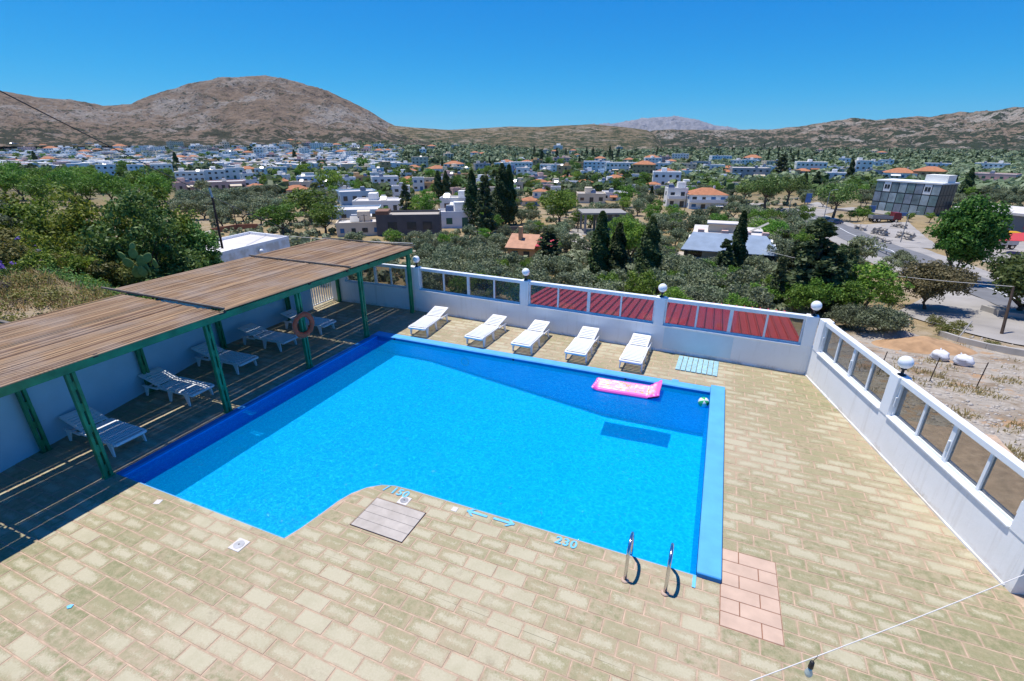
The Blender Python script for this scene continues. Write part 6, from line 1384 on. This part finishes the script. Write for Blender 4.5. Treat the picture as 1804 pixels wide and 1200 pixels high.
for px, py, h, lab in ((645, 413, 34, 'thin dark utility pole beside the low beige house'), (418, 404, 40, 'thin dark utility pole in the olive grove behind the outbuilding'), (842, 436, 30, 'thin dark utility pole by the track below the broad conifer'), (1206, 372, 30, 'thin utility pole in front of the apartment house'), (1018, 410, 34, 'thin utility pole by the open concrete frame')):
    p, d = spot(px, py); hh = h*d/851.9; t = thing('utility_pole', lab, 'pole', p, YAW); MB().tube([(0, 0, -0.4), (0, 0, hh)], [0.13, 0.09], 7).build('pole_shaft', plain('tarred_pole_wood', (0.08, 0.055, 0.04), 0.9, 0.3, 2.0), t); MB().box(-0.7, -0.05, hh*0.94, 0.7, 0.05, hh*0.94 + 0.1).build('cross_arm', M_RAILG0, t)
M_RAILG = plain('guard_rail_steel', (0.30, 0.31, 0.32), 0.5, metal=0.5)
pts = [spot(*q)[0] for q in ((1525, 436), (1560, 450), (1600, 466), (1640, 483))]; t = thing('guard_rail', 'dark guard rail along the near edge of the main road', 'guard rail', pts[0])
MB().tube([p - pts[0] + Vector((0, 0, 0.75)) for p in pts], 0.13, 6).build('rail', M_RAILG, t)
for a, b_ in zip(pts[:-1], pts[1:]):
    for k in (0.0, 0.33, 0.66): p = a.lerp(b_, k) - pts[0]; MB().box(p.x - .07, p.y - .07, p.z - .5, p.x + .07, p.y + .07, p.z + .74).build('post', M_RAILG, t)
for px, py, h, lab in ((1384, 398, 46, 'slim street lamp left of the umbrella pine'), (1449, 394, 56, 'slim street lamp by the umbrella pine'), (1586, 428, 52, 'slim street lamp beside the large tree')):
    p, d = spot(px, py); hh = h*d/851.9; t = thing('street_lamp', lab, 'street lamp', p, YAW); MB().tube([(0, 0, -0.3), (0, 0, hh*0.93), (0.35, 0, hh), (1.4, 0, hh*1.02)], [0.1, 0.07, 0.06, 0.05], 7).build('mast', M_RAILG, t); MB().cbox(1.3, -0.15, hh*1.02 - 0.06, 2.0, 0.15, hh*1.02 + 0.08, 0.03).build('lamp_head', M_RAILG, t)
for px, py, w_, h, lab in ((1533, 380, 11, 17, 'tall blue sign board in front of the glass building'), (1421, 366, 9, 24, 'tall blue pylon sign by the pale street'), (1590, 384, 13, 9, 'low blue sign board by the forecourt')):
    p, d = spot(px, py); k = d/851.9; t = thing('sign_board', lab, 'sign', p, YAW + R(-15)); MB().cbox(-w_*k/2, -0.1, h*k*0.35, w_*k/2, 0.1, h*k, 0.03).build('board', plain('blue_sign_face', (0.10, 0.20, 0.42), 0.5, 0.3, 0.8), t); MB().box(-0.12, -0.08, -0.4, 0.12, 0.08, h*k*0.349).build('post', M_RAILG, t)

# ---------------------------------------------------------------- vehicles
M_TYRE = plain('tyre_rubber', (0.02, 0.02, 0.02), 0.9)
def wheels(t, spots, r, w_=0.22):
    for x, y in spots:
        wh = MB().lathe([(r*0.98, -w_/2), (r, -w_/2 + .02), (r, w_/2 - .02), (r*0.98, w_/2)], 16).build('wheel', M_TYRE, t); wh.location = (x, y, r); wh.rotation_euler = (R(90), 0, 0)
        hb = MB().lathe([(r*0.55, -w_/2 - .01), (r*0.55, w_/2 + .01)], 12).build('rim', M_STEEL, wh)
def car(px, py, label, col, rot):
    p, d = spot(px, py); t = thing('car', label, 'car', p + Vector((0, 0, 0.12)), YAW + R(rot)); m = plain('car_paint_%s' % col, dict(dark=(0.03, 0.035, 0.04), blue=(0.02, 0.06, 0.16), white=(0.7, 0.7, 0.7))[col], 0.25)
    MB().extr([(-2.1, 0.3), (2.1, 0.3), (2.15, 0.62), (2.0, 0.8), (1.05, 0.9), (-1.9, 0.92), (-2.12, 0.7)], -0.85, 0.85).build('body', m, t)
    MB().add([(-1.7, -0.8, .92), (1.0, -.8, .9), (1.0, .8, .9), (-1.7, .8, .92), (-1.2, -.65, 1.45), (0.35, -.65, 1.45), (.35, .65, 1.45), (-1.2, .65, 1.45)], [(4, 5, 6, 7), (0, 1, 5, 4), (1, 2, 6, 5), (2, 3, 7, 6), (3, 0, 4, 7)]).build('cabin_glass', M_WIN, t)
    MB().box(-1.15, -0.64, 1.451, 0.32, 0.64, 1.48).build('roof', m, t)
    wheels(t, [(1.3, -.8), (1.3, .8), (-1.3, -.8), (-1.3, .8)], 0.32)
    for y in (-0.6, 0.6): MB().box(2.1, y - .15, .58, 2.17, y + .15, .7).build('headlight', M_GLOBE, t)
car(1166, 468, 'dark car parked on the dirt track among the olive trees', 'dark', -10)
car(1470, 396, 'dark blue car parked at the forecourt below the umbrella pine', 'blue', 20); car(1455, 392, 'dark car parked under the umbrella pine', 'dark', 20)
def truck(px, py, label, cab, bed, rot, s=1.0):
    p, d = spot(px, py); t = thing('truck', label, 'truck', p + Vector((0, 0, 0.15)), YAW + R(rot)); t.scale = (s, s, s)
    cm = plain('truck_cab_%s' % cab, dict(white=(0.68, 0.68, 0.68), red=(0.20, 0.03, 0.04))[cab], 0.4); bm_ = plain('truck_bed_%s' % bed, dict(white=(0.62, 0.62, 0.60), grey=(0.3, 0.3, 0.3))[bed], 0.6)
    MB().extr([(1.6, 0.6), (3.3, 0.6), (3.35, 1.4), (3.0, 2.4), (1.6, 2.45)], -1.05, 1.05).build('cab', cm, t)
    MB().box(3.0, -0.9, 1.5, 3.36, 0.9, 2.1, Matrix.Translation((-0.06, 0, 0))).build('windscreen', M_WIN, t)
    MB().box(-3.2, -1.0, 0.6, 1.5, 1.0, 0.85).build('chassis', M_BLACK, t)
    MB().box(-3.3, -1.15, 0.86, 1.45, 1.15, 1.0).box(-3.3, -1.15, 1.001, 1.45, -1.08, 1.6).box(-3.3, 1.08, 1.001, 1.45, 1.15, 1.6).box(-3.3, -1.079, 1.001, -3.22, 1.079, 1.6).build('cargo_bed', bm_, t)
    wheels(t, [(2.3, -.9), (2.3, .9), (-1.6, -.9), (-1.6, .9), (-2.6, -.9), (-2.6, .9)], 0.48, 0.3)
truck(1746, 438, 'white flatbed truck parked in front of the warehouse', 'white', 'white', 168, 1.0)
truck(1556, 392, 'dark red truck parked on the forecourt of the glass building', 'red', 'grey', -10, 1.1)
p, d = spot(1772, 424); t = thing('excavator', 'yellow excavator with raised arm beside the warehouse', 'excavator', p + Vector((0, 0, 0.1)), YAW + R(160)); M_YEL = plain('machine_yellow', (0.60, 0.33, 0.02), 0.5, 0.1)
MB().cbox(-1.6, -1.2, 0, 1.6, -0.65, 0.75, 0.15).build('track', M_TYRE, t); MB().cbox(-1.6, 0.65, 0, 1.6, 1.2, 0.75, 0.15).build('track', M_TYRE, t)
MB().cbox(-1.7, -1.1, 0.85, 1.2, 1.1, 1.8, 0.1).build('engine_housing', M_YEL, t); MB().cbox(0.2, -1.1, 1.801, 1.25, -0.1, 2.9, 0.08).build('cab', M_WIN, t)
MB().tube([(1.1, 0.4, 1.6), (2.6, 0.4, 3.6), (4.4, 0.4, 3.2)], [0.24, 0.22, 0.18], 6).build('boom', M_YEL, t); MB().tube([(4.4, 0.4, 3.2), (4.9, 0.4, 1.2)], 0.15, 6).build('stick', M_YEL, t); MB().cbox(4.5, 0.0, 0.5, 5.4, 0.8, 1.2, 0.12).build('bucket', M_TYRE, t)

# ---------------------------------------------------------------- planting on the bank behind the pergola
def bush(px, py, d, w_, h, m, label, seed, ncl=95, per=210, leaf=0.155, name='bush', z=None, upz=0.2, ratio=0.55, clr=0.26):
    b0 = at_depth(px, py, d); zb = bank_z(b0.x, b0.y) if z is None else z
    h = h + max(0.0, 2.2 - zb) if z is None else h
    g = np.random.default_rng(seed); dd_ = g.normal(size=(ncl, 3)); dd_ /= np.linalg.norm(dd_, axis=1)[:, None]; dd_[:, 2] = np.abs(dd_[:, 2])
    cl = dd_*(0.25 + 0.75*g.random(ncl)**0.45)[:, None]*np.array([w_/2, w_/2, h])*(1-clr); rad = w_/2*clr*(0.6 + 0.8*g.random(ncl))
    P, N = clump_pts(cl, rad, per, seed+1, 0.45); t = thing(name, label, 'bush', (b0.x, b0.y, zb), 0, 'bushes on the bank behind the pergola')
    link('foliage', leaves(P, N, leaf, m, 'foliage', ratio, 0.7, upz, seed), None, t)
    mb = MB(); q = random.Random(seed)
    for k in range(5): a = 2*math.pi*k/5; mb.tube([(0.1*math.cos(a), 0.1*math.sin(a), -0.3), (0.3*math.cos(a)*w_/4, 0.3*math.sin(a)*w_/4, h*0.4), (math.cos(a)*w_*0.2, math.sin(a)*w_*0.2, h*0.5)], [0.06, 0.045, 0.02], 6)
    mb.build('stems', M_BARK, t)
    return t
bush(255, 452, 19.5, 5.0, 4.0, L_BUSH2, 'big deep green leafy bush directly behind the pergola roof', 901)
bush(180, 430, 21.5, 5.2, 4.0, L_BUSH, 'tall yellow green bush left of the deep green one', 902)
bush(90, 420, 22, 5.4, 3.9, L_BUSH, 'broad yellow green bush at the left on the bank', 903)
bush(5, 420, 22, 5.2, 3.9, L_BUSH, 'broad bush at the left edge of the picture on the bank', 904)
bush(285, 400, 24, 4.6, 3.9, L_BUSH, 'rounded bush behind the deep green one towards the town', 905)
bush(340, 440, 26, 3.6, 4.0, L_BUSH2, 'bush with a dense top left of the white outbuilding', 906, z=-0.8)
bush(150, 470, 18.4, 3.2, 1.4, L_SCRUB, 'low yellowish bush among the dry grass on the bank', 907, 50, 220, 0.105)
bush(60, 470, 18.0, 3.4, 1.5, L_BUSH, 'low green bush among the dry grass at the left', 908, 50, 220, 0.105)
bush(110, 500, 16.8, 2.4, 0.8, L_SCRUB, 'small yellowish scrub bush close to the pergola roof edge', 909, 40, 200, 0.090)
bush(20, 520, 15.8, 2.2, 0.9, L_SCRUB, 'small scrub bush at the left edge near the pergola roof', 910, 40, 200, 0.090)
bush(130, 440, 19.5, 3.0, 2.0, L_BUSH, 'middle sized green bush between the dry grass and the tall bushes', 913, 50, 240, 0.120)
bush(40, 445, 19.5, 3.2, 2.0, L_SCRUB, 'middle sized yellowish bush at the left between grass and tall bushes', 914, 50, 240, 0.120)
bush(205, 480, 17.6, 2.2, 1.1, L_SCRUB, 'yellow green bush left of the prickly pear', 915, 44, 220, 0.105)
bush(80, 525, 15.9, 1.6, 0.6, L_BUSH, 'tiny green bush by the pergola roof edge', 916, 34, 180, 0.090)
bush(150, 505, 16.9, 2.2, 0.8, L_BUSH, 'low yellow green bush right at the back edge of the roof', 917, 44, 200, 0.10)
bush(45, 500, 16.6, 2.4, 0.9, L_BUSH, 'low leafy bush in the middle of the dry grass', 918, 44, 200, 0.10)
bush(185, 500, 17.2, 1.8, 0.8, L_SCRUB, 'small scrub bush between roof edge and prickly pear', 919, 40, 200, 0.10)
bush(100, 470, 18.2, 2.8, 1.3, L_BUSH, 'rounded leafy bush behind the dry grass', 920, 50, 220, 0.11)
bush(-60, 440, 20, 4.5, 3.2, L_BUSH, 'dense green bush just outside the left edge', 911, 50, 180)
tr = round_tree(5.4, 3.6, L_OLIVE, 912, 46, 150, 0.16, 0.3, 0.14, 0.26, 4); b0 = at_depth(-8, 400, 21)
plant('olive_tree', [tr], 0, 0, 0, 1, 'pale olive tree rising at the left edge above the bushes', None, 'tree', 1.0, 1.0, loc=Vector((b0.x, b0.y, bank_z(b0.x, b0.y))), d=851.9*1.0)
# dry grass, flowers
g = np.random.default_rng(77); n = 17000; bx_ = -14.75 - 7.5*g.random(n)**1.2; by_ = -2 + 11.5*g.random(n); keep = fbm(bx_/0.9, by_/0.9, 3, 8) > 0.42; bx_, by_ = bx_[keep], by_[keep]; n = len(bx_)
bz_ = np.array([bank_z(a, b_) for a, b_ in zip(bx_, by_)]) + 0.5*(fbm(bx_/2.5, by_/2.5, 4, 5) - 0.5); hh = 0.10 + 0.30*g.random(n); an = 2*math.pi*g.random(n); ln = 0.3*g.normal(size=(n, 2))
B0 = np.stack([bx_, by_, bz_ - 0.05], 1); wv = np.stack([np.cos(an), np.sin(an), 0*an], 1)*0.011; tp = B0 + np.stack([ln[:, 0]*hh, ln[:, 1]*hh, hh], 1); md = (B0 + tp)/2 + np.stack([0*hh, 0*hh, 0.06*hh], 1)
tag(link('dry_grass', np_mesh('dry_grass', np.stack([B0 - wv, B0 + wv, tp + wv*0.3, md - wv], 1).reshape(-1, 3), np.arange(4*n).reshape(-1, 4), L_DRY, np.repeat(g.random(n), 4))), 'dry golden grass on the bank behind the pergola roof', 'grass', kind='stuff')
def ground_cover(name, label, m, n, seed, x0, x1, y0, y1, thr, size=(0.18, 0.5), leaf=0.085):
    g = np.random.default_rng(seed); x = x0 + (x1-x0)*g.random(n); y = y0 + (y1-y0)*g.random(n); k = fbm(x/1.6, y/1.6, 3, seed) > thr; x, y = x[k], y[k]
    z = np.array([bank_z(a, b_) for a, b_ in zip(x, y)]) + 0.5*(fbm(x/2.5, y/2.5, 4, 5) - 0.5); r = size[0] + (size[1]-size[0])*g.random(len(x))
    P, N = clump_pts(np.stack([x, y, z + r*0.35], 1), r, 26, seed, 0.3); tag(link(name, leaves(P, N, leaf, m, name, 0.55, 0.7, 0.2, seed)), label, 'plants', kind='stuff')
ground_cover('scrub_cover', 'low dark green plants covering the bank behind the pergola', L_BUSH2, 2200, 41, -24, -14.8, 8, 16, 0.25)
ground_cover('weed_cover', 'low yellow green weeds covering the bank at the left', L_SCRUB, 2600, 42, -24, -14.8, -3, 9.5, 0.46, (0.15, 0.38), 0.075)
def flowers(px, py, d, w_, h, label, seed, zz=None):
    b0 = at_depth(px, py, d); zb = bank_z(b0.x, b0.y) if zz is None else zz; g = np.random.default_rng(seed); t = thing('flowering_plant', label, 'plant', (b0.x, b0.y, zb), 0, 'violet flowering plants on the bank')
    n = 900; P = np.stack([g.normal(size=n)*w_*0.3, g.normal(size=n)*w_*0.3, g.random(n)*h*0.8], 1); link('foliage', leaves(P, g.normal(size=(n, 3)), 0.07, L_BUSH2, 'foliage', 0.6, seed=seed), None, t)
    m_ = 9; F = np.repeat(np.stack([g.normal(size=m_)*w_*0.3, g.normal(size=m_)*w_*0.3, h*(0.75 + 0.3*g.random(m_))], 1), 14, 0) + g.normal(size=(m_*14, 3))*0.03
    link('blossom', leaves(F, g.normal(size=(m_*14, 3)), 0.06, L_VIOLET, 'blossom', 0.8, seed=seed), None, t)
flowers(14, 545, 14.6, 0.9, 0.5, 'violet flowering plant spilling over the near pergola roof edge', 31, 2.35)
flowers(20, 470, 17.2, 1.2, 1.0, 'violet flowering plant in the grass at far left', 32); flowers(8, 510, 16.2, 1.2, 0.7, 'violet flowering plant low at the left edge', 33); flowers(60, 505, 16.4, 1.0, 0.6, 'small violet flowering plant between the scrub bushes', 34)
# dried vine bundle on the roof corner
t = thing('dry_vine', 'dark dried vine bundle lying on the near corner of the pergola roof', 'plant', at_depth(10, 588, 13.6)); t.location.z = RZ + 0.02
g = np.random.default_rng(5); n = 700; P = np.stack([g.normal(size=n)*0.32, g.normal(size=n)*0.22, np.abs(g.normal(size=n))*0.09], 1); link('twigs', leaves(P, g.normal(size=(n, 3)), 0.11, leaf_mat('dead_twigs', (0.05, 0.035, 0.03), (0.09, 0.065, 0.05), (0.14, 0.10, 0.08)), 'twigs', 0.18, seed=3), None, t)
# prickly pear
M_CACT = plain('prickly_pear_skin', (0.20, 0.26, 0.07), 0.6, 0.2, 8.0, 0.1)
b0 = at_depth(246, 492, 17.0); t = thing('prickly_pear', 'prickly pear cactus with flat pads standing above the pergola roof edge', 'cactus', (b0.x, b0.y, 1.75), YAW); t.scale = (0.72, 0.72, 0.72)
pm = MB(); n = 18
pads = [(0, 0, 0.35, 0.30, 0), (0.28, 0.05, 0.85, 0.34, 22), (-0.3, 0, 0.8, 0.26, -24), (0.02, 0.05, 1.25, 0.27, 4), (0.62, 0, 1.05, 0.27, 38), (0.85, 0.05, 0.75, 0.25, 8), (-0.48, 0, 1.15, 0.2, -30), (0.45, 0.05, 0.45, 0.28, 10), (0.3, -0.1, 0.4, 0.27, -12), (0.1, 0.02, 1.6, 0.17, 12)]
for i, (x, y, z, r_, tl) in enumerate(pads):
    mb = MB()
    for s, k in ((-0.035, 0.8), (-0.02, 1.0), (0.02, 1.0), (0.035, 0.8)):
        for a in range(n): th = 2*math.pi*a/n; mb.v.append((r_*0.72*k*math.sin(th)*(1 - 0.18*math.cos(th)*-1), s, -r_*k*math.cos(th)))
    for j in range(3):
        for a in range(n): mb.f.append((j*n+a, j*n+(a+1) % n, (j+1)*n+(a+1) % n, (j+1)*n+a))
    mb.f.append(tuple(range(n))[::-1]); mb.f.append(tuple(range(3*n, 4*n)))
    o = mb.build('pad', M_CACT, t); o.location = (x*1.1, y, z); o.rotation_euler = (R(random.uniform(-10, 10)), R(tl), R(random.uniform(-35, 35)))
# ---------------------------------------------------------------- air
hz = MB().box(-18000, -1500, -30, 18000, 21000, 1050)
t_ = Nt('valley_haze'); pv = t_.n('ShaderNodeVolumePrincipled'); pv.inputs['Color'].default_value = (0.62, 0.80, 1.0, 1); pv.inputs['Density'].default_value = 1.6e-5; pv.inputs['Anisotropy'].default_value = 0.2
t_.t.links.new(pv.outputs[0], t_.out.inputs['Volume'])
haze = tag(hz.build('haze', t_.m), 'thin blue summer haze over the valley', 'haze', kind='stuff')

# ---------------------------------------------------------------- labels for the many: which one, beside what
MARKS = [(724, 395, 'the dark unfinished building'), (1058, 395, 'the open concrete frame'), (936, 446, 'the ochre cottage'), (1282, 430, 'the grey blue sheeted roof'), (1598, 350, 'the dark glass building'), (1775, 400, 'the grey warehouse'),
  (636, 402, 'the low beige house'), (1220, 350, 'the white apartment house'), (628, 316, 'the green sports field'), (858, 370, 'the broad dark conifer'), (1095, 470, 'the three tall cypresses'), (1465, 365, 'the umbrella pine'), (1372, 300, 'the big dark pine'),
  (430, 420, 'the white outbuilding'), (380, 310, 'the three arcaded houses'), (1674, 430, 'the large roadside tree'), (1134, 296, 'the orange two storey house'), (553, 321, 'the blue fronted hall'), (524, 338, 'the pink tiled house'), (1425, 490, 'the large conifers by the wall corner'),
  (66, 282, 'the lone far left cypress'), (215, 301, 'the pair of pale cubic houses'), (597, 242, 'the long school like building'), (870, 243, 'the tan compound'), (1744, 297, 'the lone far right house'), (1514, 300, 'the white cube house'), (1198, 276, 'the long white farm building'),
  (1325, 281, 'the red roofed farmhouse'), (933, 500, 'the lamp left of the red panes'), (1166, 520, 'the lamp amid the red panes'), (738, 480, 'the lamp by the last pergola post'), (817, 246, 'the small white chapel'), (709, 350, 'the dark conifer in town'), (300, 300, 'the white house with a veranda'),
  (450, 300, 'the orange roofed house by the arcades'), (1000, 380, 'the round green tree at centre'), (130, 250, 'the left foot of the bare hill'), (420, 242, 'the dark trees under the hill top'), (1289, 400, 'the tall thin cypress'), (1660, 300, 'the ochre villa'), (1425, 298, 'the red edged white house')]
cells = {}
for o, ph, px, py in REG:
    m_ = min(MARKS, key=lambda q: (q[0]-px)**2 + 2.2*(q[1]-py)**2); dx, dy = px - m_[0], (py - m_[1])*1.5
    rel = ('right of' if dx > 0 else 'left of') if abs(dx) > abs(dy) else ('below' if dy > 0 else 'above')
    cells.setdefault((ph, rel, m_[2]), []).append((dx*dx + dy*dy, id(o), o))
ORD = ['', 'second ', 'third ', 'fourth ', 'fifth ', 'sixth ', 'seventh ', 'eighth ', 'ninth ', 'tenth ', 'eleventh ', 'twelfth '] + ['%dth ' % k for k in range(13, 60)]
for (ph, rel, mk), lst in cells.items():
    lst.sort()
    for i, (_, _, o) in enumerate(lst):
        o['label'] = '%s %s %s' % (ph, rel, mk) if len(lst) == 1 else '%sclosest %s %s %s' % (ORD[i], ph, rel, mk)
